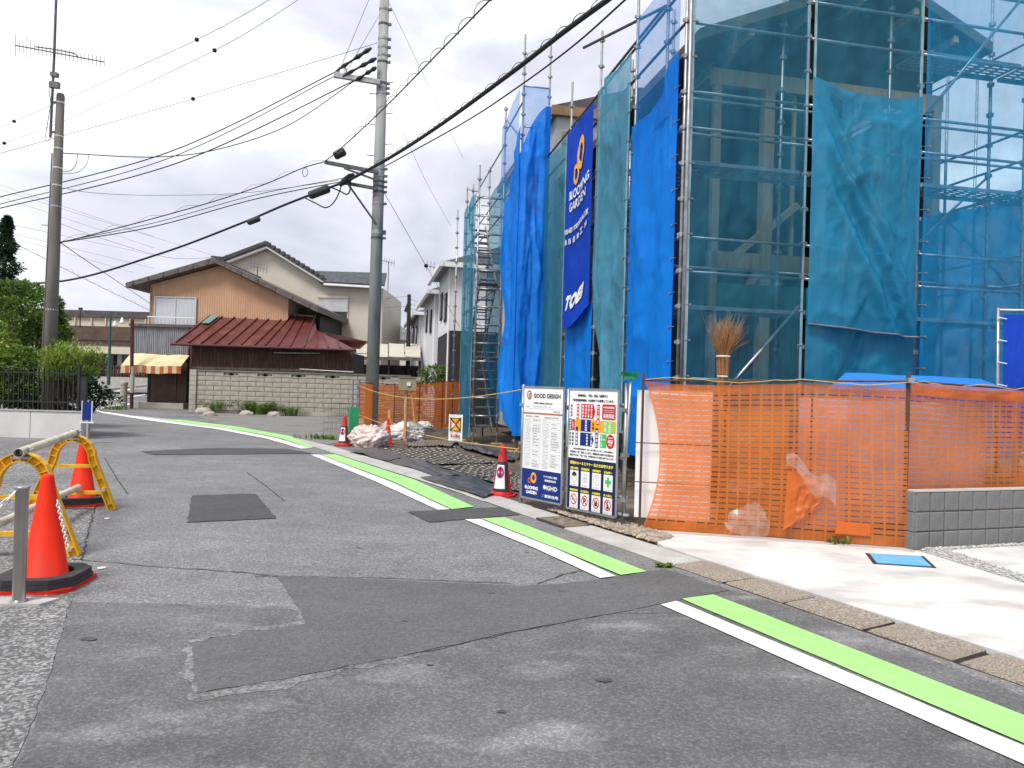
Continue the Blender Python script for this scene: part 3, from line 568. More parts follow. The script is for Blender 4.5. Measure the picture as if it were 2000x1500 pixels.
def roofslab(a, b, nm):
    pts = [B(.4, a[0], a[1]), B(.4, b[0], b[1]), B(.4, b[0], b[1]+.16), B(.4, a[0], a[1]+.16)]
    return MB().prism(pts, E1*7.6).build(nm, M['roofboard'], hs, fix=True)
M['roofboard'] = pm('roof_underlay', (.16, .12, .09), (.1, .08, .065), 3, .9)
r_ = roofslab(RL, RA, 'roof'); roofslab(RA, RR, 'roof')
for t, z in ((1.2, 6.68), (2.1, 7.05), (3.0, 7.42), (3.9, 7.33), (4.6, 7.0)): beam((.45, t, z), (7.8, t, z), .08, .1, 'rafter_purlin')
MB().prism([B(1.02, .95, 6.3), B(1.02, 4.7, 6.3), B(1.02, 4.7, 6.98), B(1.02, 3.36, 7.58), B(1.02, .95, 6.6)], E1*.03).build('gable_board', M['shadeboard'], hs, fix=True)
h2 = thing('board_clad_house', 'taller house shell with pale grey boards and brown roof edge behind scaffold', 'house', B(8, 2, 0))
MB().obox(B(11.4, 2.4, 4.2), E2*2.1, E1*3.5, UP*3.9).build('wall', M['panelgrey'], h2)
MB().obox(B(11.4, 2.4, 8.2), E2*2.25, E1*3.65, UP*.11).build('roof_edge', M['brownedge'], h2)
MB().prism([B(7.8, .15, 8.31), B(7.8, 4.65, 8.31), B(7.8, 2.4, 9.0)], E1*7.2).build('roof', M['rooftile'], h2, fix=True)
for k in range(4): MB().obox(B(7.885, .6+k*.5, 7.6), E2*.16, E1*.004, UP*.15).build('printed_mark', M['greyink'], h2)
# ================================================================== scaffold
sf = thing('scaffold', 'galvanised pipe scaffold round the unfinished house', 'scaffold', P0)
CLAMP = None
def pole(s, t, z0, z1, par=sf, mat='steel', r=.024, clamps=True, x=0):
    o = MB().tube([B(s, t, z0), B(s, t, z1)], r, 10).build('upright', M[mat], par, smooth=True)
    if clamps:
        b = MB(); z = .28
        while z < z1-.05:
            if z > z0:
                b.lathe([(r+.002, -.03), (r+.014, -.03), (r+.014, .03), (r+.002, .03)], 8, B(s, t, z))
                for q in (E1, E2): b.obox(B(s, t, z), q*(r+.035), q.cross(UP)*.011, UP*.018)
            z += .475
        if b.v: tag(b.build('wedge_collars', M['steel'], o), kind='stuff')
    return o
def pipe(a, b, par=sf, mat='steel', r=.0215, nm='rail'): return MB().tube([B(*a), B(*b)], r, 8).build(nm, M[mat], par, smooth=True)
M['deckm'] = pm('scaffold_deck', (.34, .35, .36), (.25, .26, .27), 5, .5, metal=.6)
def deck(s0, s1, t0, t1, z, par=sf):
    o = MB().box((0, 0, 0), (0, 0, 0)); b = MB(); along_t = abs(t1-t0) > abs(s1-s0)
    if along_t:
        for s in (s0, s1): b.bar(B(s, t0, z), B(s, t1, z), .03, .05)
        n = 9
        for k in range(n+1): b.bar(B(s0, lerp(t0, t1, k/n), z+.012), B(s1, lerp(t0, t1, k/n), z+.012), .05, .012)
        for k in range(6): s = lerp(s0, s1, (k+.5)/6); b.bar(B(s, t0, z+.02), B(s, t1, z+.02), .045, .004)
    else:
        for t in (t0, t1): b.bar(B(s0, t, z), B(s1, t, z), .03, .05)
        for k in range(10): b.bar(B(lerp(s0, s1, k/9), t0, z+.012), B(lerp(s0, s1, k/9), t1, z+.012), .05, .012)
        for k in range(6): t = lerp(t0, t1, (k+.5)/6); b.bar(B(s0, t, z+.02), B(s1, t, z+.02), .045, .004)
    return b.build('deck', M['deckm'], par)
TT = [0, 1.8, 3.6, 5.4, 7.2]; SS = [1.8, 3.6, 5.5, 7.45]
for t in TT: pole(0, t, .03, 8.6); pole(.62, t, .03, 8.4)
MB().tube([B(-.075, .02, .03), B(-.075, .02, 8.6)], .024, 10).build('upright', M['steel'], sf, smooth=True)
for s, top in zip(SS, (8.9, 8.05, 7.9, 9.6)): pole(s, 0, .03, top); pole(s, .6, .03, min(top, 7.6))
RZ = [.75, 1.22, 1.7, 3.12, 3.58, 5.04, 5.52, 6.44, 6.95, 7.42]
for t0, t1 in zip(TT, TT[1:]):
    for z in RZ: pipe((0, t0, z), (0, t1, z))
    for z in (3.3, 5.2, 5.7): pipe((.62, t0, z), (.62, t1, z))
    for z in (2.66, 4.6): deck(.06, .54, t0+.05, t1-.05, z)
deck(.06, .54, 3.65, 5.35, 6.5); deck(.06, .54, 5.45, 7.1, 6.5)
pipe((-.03, .1, .9), (-.03, 1.75, 2.75), nm='brace'); pipe((-.03, 3.7, 5.6), (-.03, 5.3, 7.5), nm='brace'); pipe((.66, 3.6, 3.4), (.66, 5.4, 5.0), nm='brace')
prev = 0
for s in SS:
    for z in RZ[3:9]: pipe((prev, 0, z), (s, 0, z), mat='darksteel' if z > 6 else 'steel')
    for z in (2.66, 4.6): deck(prev+.06, s-.06, .06, .54, z)
    prev = s
# return of the scaffold along the far side of the plot
for s in (1.8, 3.6, 5.4, 7.2): pole(s, 5.7, .03, 7.5, clamps=False); pole(s, 6.3, .03, 7.5, clamps=False)
for s0, s1 in zip((0, 1.8, 3.6, 5.4), (1.8, 3.6, 5.4, 7.2)):
    for z in (3.3, 3.75, 5.2, 5.65, 7.0): pipe((s0, 5.7, z), (s1, 5.7, z))
    deck(s0+.05, s1-.05, 5.75, 6.25, 4.75); deck(s0+.05, s1-.05, 5.75, 6.25, 2.8)
pipe((.1, 5.72, 2.9), (3.5, 5.72, 6.4), nm='brace'); pipe((3.5, 5.72, 4.7), (7.0, 5.72, 6.9), nm='brace')
# loose long pipes above the side
a, b = P(1140, 92, 12.5), P(1312, 5, 10.9); MB().tube([a, b], .024, 8).build('outrigger_pipe', M['darksteel'], sf)
a, b = P(1186, 152, 12.8), P(1300, 10, 11.0); MB().tube([a, b], .024, 8).build('outrigger_pipe', M['darksteel'], sf)
# stair tower, a scaffold of its own
tw = thing('stair_tower', 'narrow scaffold stair tower at the far end of the blue sheets', 'scaffold', B(10, -1, 0))
for s, t, top in ((7.45, -.62, 9.75), (9.66, -.62, 8.9), (9.66, -1.27, 7.3), (12, -.62, 8.0), (12, -1.27, 7.35), (10.8, -1.27, 7.1), (14.2, -.62, 7.6), (14.2, -1.27, 7.2)):
    pole(s, t, .05, top, tw)
for z in [.75+.475*k for k in range(13)]:
    pipe((9.66, -1.27, z), (9.66, -.62, z), tw); 
    if round((z-.75)/.475) % 2 == 0: pipe((9.66, -1.27, z), (12, -1.27, z), tw); pipe((12, -1.27, z+.1), (12, -.62, z+.1), tw)
for z in (2.6, 4.5, 6.4, 7.0, 8.2): pipe((7.45, -.62, z), (9.66, -.62, z), tw); pipe((9.66, -.62, z-.3), (14.2, -.62, z-.3), tw)
for z in (6.5, 7.6, 8.55): pipe((7.45, -.62, z), (7.45, 0, z), tw)
pipe((9.66, -1.27, 6.6), (12, -1.27, 7.3), tw, nm='brace'); pipe((7.45, -.64, 7.3), (9.66, -.64, 8.6), tw, nm='brace')
for fl in range(3):                                          # flights of steps
    z0 = .35+1.95*fl; sA, sB = (9.8, 11.8) if fl % 2 == 0 else (11.8, 9.8)
    st = MB()
    for t in (-1.17, -.74): st.bar(B(sA, t, z0), B(sB, t, z0+1.9), .03, .12)
    sto = st.build('stair_stringer', M['steel'], tw)
    for k in range(8):
        q = (k+.5)/8; MB().obox(B(lerp(sA, sB, q), -.955, z0+1.9*q), E2*.2, E1*.1, UP*.012).build('tread', M['deckm'], tw)
    if fl: deck(9.7, 10.3, -1.2, -.7, z0-.02, tw)
for k in range(26): MB().tube([B(9.72, -1.2, .5+k*.24), B(9.72, -.72, .5+k*.24)], .012, 6).build('rung', M['steel'], tw)
for s, t in ((9.66, -1.27), (9.66, -.62), (7.45, -.62), (10.8, -1.27)):
    MB().obox(B(s, t, .025), E2*.14+E1*.03, E1*.1, UP*.018).build('pad', M['wood'], tw)
# ================================================================== sheets hung on the scaffold
def hang(name, label, mat, base, nrm, amp, nu, nv, seed, folds=2.5, cat='sheet', mask=None, crease=.35, diag=0, grp='sheets hung on the scaffold', pin=True, ties=False):
    f = surf(base, nrm, amp, seed, folds, crease, pin, diag); o = sheet(name, M[mat], f, nu, nv, mask=mask)
    tag(o, label, cat, grp)
    ties = ties or (nv >= 90 and seed not in (7, 9, 11)); nn_ = V(nrm).normalized()
    if amp > .05 and nv > 45 and mask is None:
        nn_ = V(nrm).normalized()
        for u0, u1 in ((.0, .022), (.978, 1.0)): sheet('hem', M['hem'] if 'net' in name else M[mat], (lambda u0, u1: lambda u, v: f(lerp(u0, u1, u), v)+nn_*.006)(u0, u1), 1, nv, o)
    if ties:
        tb = MB(); p0 = f(0, 0); p1 = f(0, 1); n = int((p1-p0).length/.45); 
        for k in range(1, n):
            for u, du in ((0, .035), (1, -.035)):
                q = f(u, k/n)+nn_*.012; e_ = f(u+du, k/n)+nn_*.012; d_ = (q-e_).normalized(); tb.tube([e_, q+d_*.05-nn_*.01], .0055, 5); tb.obox(e_, d_*.013, UP*.013, nn_*.003)
        tag(tb.build('eyelet_ties', M['wiregrey'], o), kind='stuff')
    return o, f
def side(s0, s1, z0, z1, t=-.07, bot=None, top=None):        # along the road side; u runs from near to far
    return lambda u, v: B(lerp(s0, s1, u), t, lerp(z0 if bot is None else bot(u), z1 if top is None else top(u), v))
def front(t0, t1, z0, z1, s=-.07, bot=None, top=None):
    return lambda u, v: B(s, lerp(t0, t1, u), lerp(z0 if bot is None else bot(u), z1 if top is None else top(u), v))
NS, NF = -E2, -E1
hang('tarp_sheet', 'bright blue sheet at the corner pole, right of the teal net', 'blue', side(.06, 1.76, .55, 6.1, top=lambda u: 5.55+.1*u+.5*smooth01(1-u*1.6)), NS, .1, 26, 90, 1, 1.6)
hang('thin_sheet', 'see-through blue net above the bright blue corner sheet', 'blue_thin', side(.1, 1.72, 5.3, 7.3, t=-.05), NS, .05, 14, 30, 2, 1)
def bB(u, v):                                               # drawn aside at the foot: its far edge swings towards the camera
    z = lerp(.85, 6.85, v); k = smooth01((3.3-z)/2.6); return B(lerp(1.86, 3.52-1.15*k, u), -.07-.18*k*math.sin(math.pi*u), z)
hang('net_sheet', 'teal net drawn aside at its foot, between blue sheet and printed banner', 'teal_light', bB, NS, .13, 34, 100, 3, 2.2, 'net')
hang('tarp_sheet', 'blue sheet hanging below the printed banner', 'blue', side(3.66, 5.42, .8, 3.1, t=-.03), NS, .06, 26, 60, 4, 2.6)
hang('net_sheet', 'teal net left of the printed banner', 'teal', side(5.52, 7.43, .7, 6.75), NS, .06, 26, 90, 5, 2, 'net')
# printed banner
fb = surf(lambda u, v: B(lerp(5.42, 3.66, u), -.1-.22*max(0, .16-v)*math.sin(math.pi*u)*3, lerp(2.72+.35*(abs(u-.38)*1.6)**2, 6.78, v)), NS, .07, 6, 1.3, .25, True)
bn = thing('printed_banner', 'tall navy banner with orange rings and white lettering', 'banner', B(4.5, -.1, 2.7), 'sheets hung on the scaffold')
sheet('cloth', M['banner'], fb, 30, 70, bn)
def plb(u, v, l):
    return fb(u, v)+NS*(.012+l)
pr = Print(plb, .004, .44)
def ring2(u, v, a0, b0, a1, b1, m, layer, n=28):
    vs = [pr.pl(u+r[0]*math.cos(2*math.pi*k/n), v+r[1]*math.sin(2*math.pi*k/n), layer*.004) for r in ((a0, b0), (a1, b1)) for k in range(n)]
    pr.g(m).add(vs, [(k, (k+1) % n, n+(k+1) % n, n+k) for k in range(n)])
ring2(.58, .83, .075, .045, .15, .08, 'orangeink', 2); ring2(.43, .742, .045, .028, .09, .05, 'orangeink', 3)
pr.text('BLOOMING', .58, .655, .74, .042, 'whiteink', 2, bold=.005); pr.text('GARDEN', .54, .595, .62, .042, 'whiteink', 2, bold=.005)
pr.text('木造+制震／次世代省エネ工法', .5, .482, .88, .024, 'whiteink', 2, bold=.005); pr.rect(.07, .463, .95, .4655, 'whiteink', 1)
for k, ch in enumerate('永築優良工事'): pr.text(ch, .12+.15*k, .428, .085, .026, 'whiteink', 2, bold=.005)
pr.text('TOEI', .56, .12, .56, .062, 'whiteink', 2, shear=.5, bold=.016)
pr.build(bn, {'whiteink': 'lettering', 'orangeink': 'ring_emblem', 'rustink': 'ring_emblem'})
# projecting corner with the stair tower behind it
hang('tarp_sheet', 'deep blue sheet hanging to the ground on the projecting scaffold corner', 'blue', lambda u, v: B(7.40-.12*max(0, .3-v), lerp(.03, -.7, u), lerp(.4, 8.1-1.2*u*u, v)), NF, .15, 24, 110, 7, 1.4, crease=.5)
hang('thin_sheet', 'pale see-through blue net at the top of the projecting corner', 'blue_thin', lambda u, v: B(7.42, lerp(.02, -.66, u), lerp(6.3, 8.55, v)), NF, .03, 10, 24, 8, 1)
def fF(u, v):
    zt = 7.6-2.6*u; z = lerp(.5+.9*u, zt, v); pinch = math.exp(-((z-3.2)/.8)**2)
    return B(lerp(7.36, 9.4-.75*pinch-.7*smooth01((2.4-z)/1.8), u), -.69-.12*math.sin(math.pi*u)*smooth01((3-z)/2), z)
hang('tarp_sheet', 'blue sheet gathered at mid height beside the stair tower', 'blue', fF, NS, .12, 26, 90, 9, 2.2, crease=.5)
hang('thin_sheet', 'pale see-through blue net above the gathered blue sheet', 'blue_thin', lambda u, v: B(lerp(7.5, 9.7, u), -.7, lerp(4.6, 8.5-.15*u, v)), NS, .04, 12, 40, 10, 1)
hang('net_sheet', 'narrow teal net on the outer side of the stair tower', 'teal', lambda u, v: B(lerp(9.7, 12, u), -1.34, lerp(.15, 6.58, v)), NS, .1, 20, 90, 11, 1.6, 'net')
hang('net_sheet', 'teal net hung behind the steps of the stair tower', 'teal', lambda u, v: B(lerp(9.7, 12.6, u), -.55, lerp(.6, 7.2, v)), NS, .06, 16, 44, 31, 1.6, 'net')
hang('net_sheet', 'twisted strip of teal net trailing down the stair tower', 'teal', lambda u, v: P(lerp(lerp(968, 958, u), lerp(926, 930, u), v), lerp(760, 585, v), 18.2-.3*u), NF, .06, 6, 40, 12, 1, 'net')
# camera-facing front
hang('net_sheet', 'dark see-through teal net behind the upside-down broom', 'teal_open', front(.04, 1.77, .8, 7.35), NF, .1, 34, 110, 13, 1.2, 'net', crease=.5, diag=.35)
hang('net_sheet', 'see-through teal net at the top of the middle bay', 'teal_open', front(1.84, 3.57, 4.9, 7.7), NF, .07, 26, 50, 14, 1, 'net')
def fI(u, v):
    z = lerp(lerp(2.5, 2.36, u), lerp(5.88, 5.8, u)-.16*math.sin(math.pi*u), v); return B(-.1-.05*math.sin(math.pi*u), lerp(1.83, lerp(3.50, 3.57, v), u), z)
def fId(u, v):
    p = surf(fI, NF, .09, 15, 1.2, .4, True, .5)(u, v)
    for k, (a, w, am) in enumerate(((.0, .045, .2), (.17, .055, .13), (-.13, .04, .11))):       # long diagonal folds from the tied corner
        d = (u*.9+(v-1)*.95+.1+a); p = p-E1*am*math.exp(-(d/w)**2)*min(1, u*2.5)*(1-.3*u)
    return p
o = sheet('net_sheet', M['teal_dense'], fId, 50, 90); tag(o, 'dense teal sheet with long diagonal folds in the middle bay', 'sheet', 'sheets hung on the scaffold')
hem = MB().tube([fId(i/30, 0)+NF*.01 for i in range(31)], .011, 6).build('hem', M['wiregrey'], o)
hang('tarp_sheet', 'blue-teal sheet showing below the slanting hem', 'teal_dense', front(1.85, 3.57, .6, 3.0, s=-.03), NF, .1, 26, 40, 16, 2)
hang('tarp_sheet', 'light blue sheet in the right-hand bay, sky showing through', 'lightblue', front(3.63, 5.37, .6, 7.8), NF, .1, 36, 110, 17, 1.2, crease=.5, diag=.3)
hang('net_sheet', 'second blue sheet layered behind the lower right-hand bay', 'lightblue2', front(3.5, 6.3, .6, 4.1, s=.68, top=lambda u: 4.15+.6*u), NF, .08, 26, 50, 18, 1.5)
hang('net_sheet', 'greenish net at the far right edge of the scaffold', 'teal', front(5.47, 7.1, .6, 7.8), NF, .08, 20, 60, 19, 1.5, 'net')
hang('net_sheet', 'teal net closing the back of the scaffold', 'teal', lambda u, v: B(8.2, lerp(.9, 6.2, u), lerp(.6, 4.6, v)), NF, .1, 24, 40, 20, 3, 'net')
# white eyelet ties along the sheet edges
# blue framed banner at the right edge
fr = thing('framed_tarp', 'plain blue tarp laced to a pipe frame at the right edge', 'tarp', P(1945, 760, 8.7))
q = [P(1950, 780, 8.7), P(2200, 792, 8.9), P(2200, 610, 8.9), P(1950, 606, 8.7)]
for a, b in ((q[0]-UP*.9, q[3]+UP*.03), (q[3], q[2]), (q[1]-UP*.9, q[2]+UP*.03)): MB().tube([a, b], .02, 8).build('frame_pipe', M['steel'], fr, smooth=True)
sheet('tarp', M['banner'], surf(rectf(q[0]+V((.04, -.03, -.5)), q[1]+V((0, -.03, -.5)), q[2]+V((0, -.03, -.05)), q[3]+V((.04, -.03, -.05))), NF, .07, 21, 2, .5), 24, 30, fr)
for k in range(4): MB().tube([lerp(q[0], q[3], .15+.25*k)+V((-.03, -.03, .02)), lerp(q[0], q[3], .15+.25*k)+V((.07, -.05, 0))], .006, 6).build('lacing', M['pwhite'], fr)
# pale blue canopy roof behind the fence
cp = thing('canopy_tarp', 'low light-blue tarp roof peeping over the orange net fence', 'tarp', P(1800, 800, 8.3))
A_ = [P(1600, 765, 8.0), P(1648, 730, 8.4), P(1920, 741, 9.0), P(1985, 768, 8.6), P(1990, 775, 8.3), P(1700, 772, 7.9)]
rid = [P(1652, 728, 8.6), P(1915, 740, 9.0)]; fe_ = [P(1615, 757, 8.1), P(1985, 762, 8.5)]; be_ = [P(1690, 760, 9.2), P(1985, 765, 9.6)]
sheet('cloth', M['tarp'], surf(rectf(fe_[0]-UP*.02, fe_[1]-UP*.02, rid[1], rid[0]), (0, -.5, 1), .02, 22, 2), 20, 6, cp)
sheet('cloth', M['tarp'], surf(rectf(rid[0], rid[1], be_[1]-UP*.2, be_[0]-UP*.2), (0, .5, 1), .02, 23, 2), 20, 6, cp)
for p in fe_ + be_: MB().tube([V((p.x, p.y, .0)), p-UP*.02], .02, 8).build('leg', M['steel'], cp)
# upside-down twig broom leaning on the scaffold
br = thing('twig_broom', 'upside-down twig broom standing above the orange fence', 'broom', P(1412, 1030, 8.6))
random.seed(12); b0 = P(1411, 745, 8.6); 
tw_ = MB()
for k in range(115):
    a = random.uniform(0, 6.28); r = random.random()**.55; base = b0+V((math.cos(a)*.055*r, math.sin(a)*.055*r, -.12)); nk = b0+V((math.cos(a)*.075*r, math.sin(a)*.06*r, .33))
    tip = b0+V((.03+math.cos(a)*.27*r+random.uniform(-.05, .05), math.sin(a)*.16*r, .52+.36*random.random()-.05*r)); mid = nk.lerp(tip, .5)+V((random.uniform(-.03, .03), 0, .02))
    tw_.tube([base, nk, mid, tip], [.0055, .005, .0035, .0012], 4, cap=False)
    if random.random() < .7:
        q2 = mid+V((random.uniform(-.08, .08), random.uniform(-.04, .04), .14)); tw_.tube([mid, q2], [.003, .001], 3, cap=False)
tag(tw_.build('bristle_twigs', M['twig'], br), kind='stuff')
MB().tube([V((b0.x, b0.y, .05)), b0+V((0, 0, .1))], .017, 8).build('handle', M['wood'], br)
for z in (.06, .3): MB().lathe([(.062+.02*(z > .2), -.008), (.066+.02*(z > .2), 0), (.062+.02*(z > .2), .008)], 14, b0+V((0, 0, z))).build('binding', M['pwhite'], br)
# ================================================================== orange net fences
def slotted(name, mats, path, ztop, zbot, parent, cw=.105, rh=.056, amp=.03, seed=0, left=None, slotw=.8, sloth=.2, normal=V((0, -1, 0))):
    """net with rows of real slots; path: ground polyline, ztop/zbot: heights at its points"""
    lens = [0]
    for a, b in zip(path, path[1:]): lens.append(lens[-1]+(b-a).length)
    T = lens[-1]
    def at(l):
        for i in range(len(path)-1):
            if l <= lens[i+1]+1e-6: break
        k = (l-lens[i])/(lens[i+1]-lens[i]); return path[i].lerp(path[i+1], k), lerp(ztop[i], ztop[i+1], k), lerp(zbot[i], zbot[i+1], k)
    us = []; kinds = []
    n = int(T/cw)
    for i in range(n):
        us += [i/n, (i+1-slotw)/n]; kinds += [1, 0]
    us.append(1.0)
    H = max(t-b for t, b in zip(ztop, zbot)); m = int(H/rh); vs = []; vk = []
    for j in range(m):
        vs += [j/m, (j+1-sloth)/m]; vk += [0, 1]
    vs.append(1.0); b_ = MB(); W_ = len(us)
    for v in vs:
        for u in us:
            p, zt, zb = at(u*T); sag = .035*math.sin(math.pi*((u*T) % 1.7)/1.7)*v
            z = lerp(zb, zt-sag, v)+.012*noise.noise(V((u*T*1.4, v*5, seed)))
            d = amp*(noise.noise(V((u*T*1.1+seed, v*1.5, 2)))*1.4+.5*noise.noise(V((u*T*4, v*5, seed+4))))
            sh = left(v)*max(0, 1-u*T/.9) if left else 0
            q = p+normal*d; q = q+(path[1]-path[0]).normalized()*sh; b_.v.append(V((q.x, q.y, z)))
    random.seed(seed+5)
    for j in range(len(vs)-1):
        for i in range(W_-1):
            if vk[j] == 1 and kinds[i] == 0 and j > 2 and j < len(vs)-5 and random.random() > .03: continue
            a = j*W_+i; b_.f.append((a, a+1, a+W_+1, a+W_)); b_.m.append(kinds[i])
    return b_.build(name, mats, parent, smooth=True)
FA, FB = G(1252, 1035), G(1768, 1074)
FC = V((5.75, 7.95, 0)); FD = V((8.2, 9.4, 0))
of = thing('net_fence', 'orange slotted net fence at the right, beside the concrete apron', 'fence', FA)
slotted('net', [M['orange'], M['orange_rib']], [FA, FA.lerp(FB, .5), FB], [1.62, 1.65, 1.67], [.02, .03, .03], of, amp=.035, seed=1, left=lambda v: .17*math.sin(math.pi*v)**.8)
slotted('net', [M['orange'], M['orange_rib']], [FB+V((0, .05, 0)), FC, FD], [1.68, 1.63, 1.6], [.03, .03, .03], of, amp=.04, seed=7)
sheet('folded_top', M['orange'], surf(rectf(V((FB.x+.02, FB.y, 1.56)), V((FC.x, FC.y-.03, 1.5)), V((FC.x, FC.y-.04, 1.63)), V((FB.x+.02, FB.y-.02, 1.68))), (0, -1, 0), .03, 3, 4), 30, 6, of)
MB().tube([V((FA.x-.02, FA.y, 0)), V((FA.x-.02, FA.y, 1.72))], .014, 8).build('stake', M['rust'], of)
MB().tube([V((FB.x, FB.y+.03, 0)), V((FB.x, FB.y+.03, 1.76))], .022, 8).build('stake', M['rust'], of)
MB().tube([V((FC.x, FC.y+.03, 0)), V((FC.x, FC.y+.03, 1.7))], .022, 8).build('stake', M['rust'], of)
for x in (.33, .66): p = FA.lerp(FB, x); MB().tube([V((p.x, p.y+.05, 0)), V((p.x, p.y+.05, 1.68))], .012, 8).build('stake', M['rust'], of)
MB().tube([V((FA.x-.04, FA.y, 1.635)), V((FB.x, FB.y, 1.69)), V((FC.x, FC.y, 1.65)), V((FD.x, FD.y, 1.62))], .011, 6).build('top_rod', M['rust'], of)
random.seed(31); pts = []
for k in range(60):
    l = k/59*2; p = FA.lerp(FB, l) if l < 1 else FB.lerp(FC, l-1); pts.append(V((p.x, p.y-.02, 1.65+.02*math.sin(l*13)+random.uniform(-.006, .006)+.02*min(l, 1))))
MB().tube(pts, .0045, 6).build('rope', M['rope'], of)
MB().obox(FB+V((0, 0, 1.70)), (.03, 0, 0), (0, .03, 0), (0, 0, .025)).build('clamp', M['steel'], of)
for z in (.52, .95): MB().tube([V((FA.x-.1, FA.y+.06, z)), V((FA.x+.75, FA.y-.12, z))], .006, 6).build('cross_wire', M['rust'], of)
fd = (FB-FA).normalized(); fn = V((-fd.y, fd.x, 0))
def onfence(l, off, z): p = FA+fd*l+fn*off; return V((p.x, p.y, z))
def board(name, label, cat, l0, l1, off, z0, z1, mat, th=.02, group=None):
    o = MB().obox((onfence(l0, off, z0)+onfence(l1, off, z1))/2, fd*(l1-l0)/2, fn*th/2, UP*(z1-z0)/2).build(name, mat); tag(o, label, cat, group); return o
board('white_board', 'tall white board propped behind the left end of the orange net', 'board', -.09, .72, .12, .12, 1.53, M['pwhite'])
M['lav'] = pm('lavender_sheet', (.42, .40, .52), (.34, .33, .45), 1.5, .6)
M['plyboard'] = pm('brown_board', (.33, .2, .11), (.25, .15, .08), 3, .8)
board('stacked_board', 'pale lavender board dimly seen through the orange net', 'board', 1.62, 2.1, .3, .1, 1.5, M['lav'])
board('stacked_board', 'brown board dimly seen behind the orange net', 'board', .8, 1.55, .5, .05, 1.35, M['plyboard'])
q_ = FB.lerp(FC, .5)+V((-.2, .7, .8)); tag(MB().obox(q_, (FC-FB)*.62, V((-.005, .01, 0)), UP*.68).build('stacked_board', M['lav']), 'lavender grey board behind the orange net near the grey wall', 'board')
board('barrier_bar', 'yellow and black bar lying under the orange net', 'bar', .25, .95, .04, .0, .035, M['yellow'], .05)
for k in range(3): pass
# plastic and net scraps caught at the fence
def crumple(name, label, cat, c, size, seed, mat, sub=4, k=.5, sq=0, group=None, rough=2.2):
    bm = bmesh.new(); bmesh.ops.create_icosphere(bm, subdivisions=sub, radius=1)
    for v in bm.verts:
        n = v.co.normalized(); q = n*rough+V((seed*7.3, seed, 0))
        cz = k*.26*(max(0, 1-abs(noise.noise(q*2.7+V((9, 0, seed))))*4)**2+.6*max(0, 1-abs(noise.noise(q*5.3+V((9, 4, seed))))*4)**2)
        d = 1+cz+k*.5*noise.noise(q)+k*.55*(.5-abs(noise.noise(q*2.1+V((3, 1, 0)))))+k*.3*(.4-abs(noise.noise(q*4.7)))+k*.1*noise.noise(q*10)
        p = n*d; v.co = V((p.x*size[0], p.y*size[1], max(p.z, -.55)*size[2]))+V(c)+V((0, 0, size[2]*.5))
    me = bpy.data.meshes.new(name); bm.to_mesh(me); bm.free(); me.materials.append(mat); me.polygons.foreach_set('use_smooth', [True]*len(me.polygons))
    o = bpy.data.objects.new(name, me); COL.objects.link(o); return tag(o, label, cat, group)
def film(label, l, z, w, h, off, seed):
    f0 = lambda u, v: onfence(l+(u-.5)*w, off+.06*noise.noise(V((u*3, v*3, seed)))+.012*noise.noise(V((u*8, v*8, seed))), z+v*h+.04*noise.noise(V((u*4, v*2, seed+5))))
    m_ = lambda u, v: ((u-.5)**2+(v-.45)**2)**.5 < .36+.2*noise.noise(V((math.atan2(v-.45, u-.5)*1.2, seed, 0)))+.04*noise.noise(V((math.atan2(v-.45, u-.5)*4, seed, 3)))
    tag(sheet('plastic_bag', M['clear'], f0, 60, 60, mask=m_), label, 'bag')
film('crumpled clear plastic bag at the foot of the orange net', 1.1, -.05, .6, .52, -.1, 2); film('scrap of clear plastic behind the net above the crumpled bag', 1.05, .45, .5, .2, .05, 5)
f_ = surf(rectf(onfence(1.45, -.05, .12), onfence(1.78, -.05, .38), onfence(1.86, -.06, .62), onfence(1.48, -.06, .74)), -fn, .05, 4, 2, .6)
o = sheet('net_flap', M['orange_rib'], f_, 24, 24); tag(o, 'loose triangular flap of orange net hanging on the fence', 'net')
f_ = surf(lambda u, v: onfence(1.46+.48*u, -.10-.04*math.sin(3*u), .62+.30*(1-u*.95)*1-.13*v*(1+u)+.05*math.sin(u*9)), -fn, .03, 9, 3, .6)
o = sheet('plastic_sheet', M['clear'], f_, 26, 10); tag(o, 'pale curved sheet of clear plastic caught on the orange net', 'plastic')
o = MB().prism([onfence(1.95, -.03, .12), onfence(2.28, -.03, .12), onfence(2.28, -.03, .24), onfence(1.97, -.03, .25)], -fn*.01).build('net_scrap', M['orange_rib'], fix=True); tag(o, 'flat strip of orange net low on the fence by the grey wall', 'net')
# far orange fence round the plot
ff = thing('net_fence', 'far orange net fence below the utility pole', 'fence', G(697, 866))
Q0, Q1, Q2 = G(698, 864), G(762, 846)+V((0, .6, 0)), G(905, 836)
Q0.z = Q1.z = Q2.z = 0
slotted('net', [M['orange_far'], M['orange_far']], [Q0, Q1, Q2], [1.52, 1.5, 1.72], [.05, .05, .05], ff, cw=.21, rh=.085, amp=.06, seed=3, slotw=.8, sloth=.13)
for k in (0, .33, .66, 1): p = Q1.lerp(Q2, k); MB().tube([p, p+UP*(1.55+.17*k)], .02, 6).build('stake', M['rust'], ff)
MB().tube([Q0+UP*0, Q0+UP*1.62], .03, 8).build('end_post', M['steel'], ff); MB().tube([Q0+V((-.14, -.1, 0)), Q0+V((-.14, -.1, 1.6))], .03, 8).build('end_post', M['steel'], ff)
MB().tube([Q0+UP*1.53, Q1+UP*1.5, Q2+UP*1.73], .012, 6).build('top_rod', M['rust'], ff)
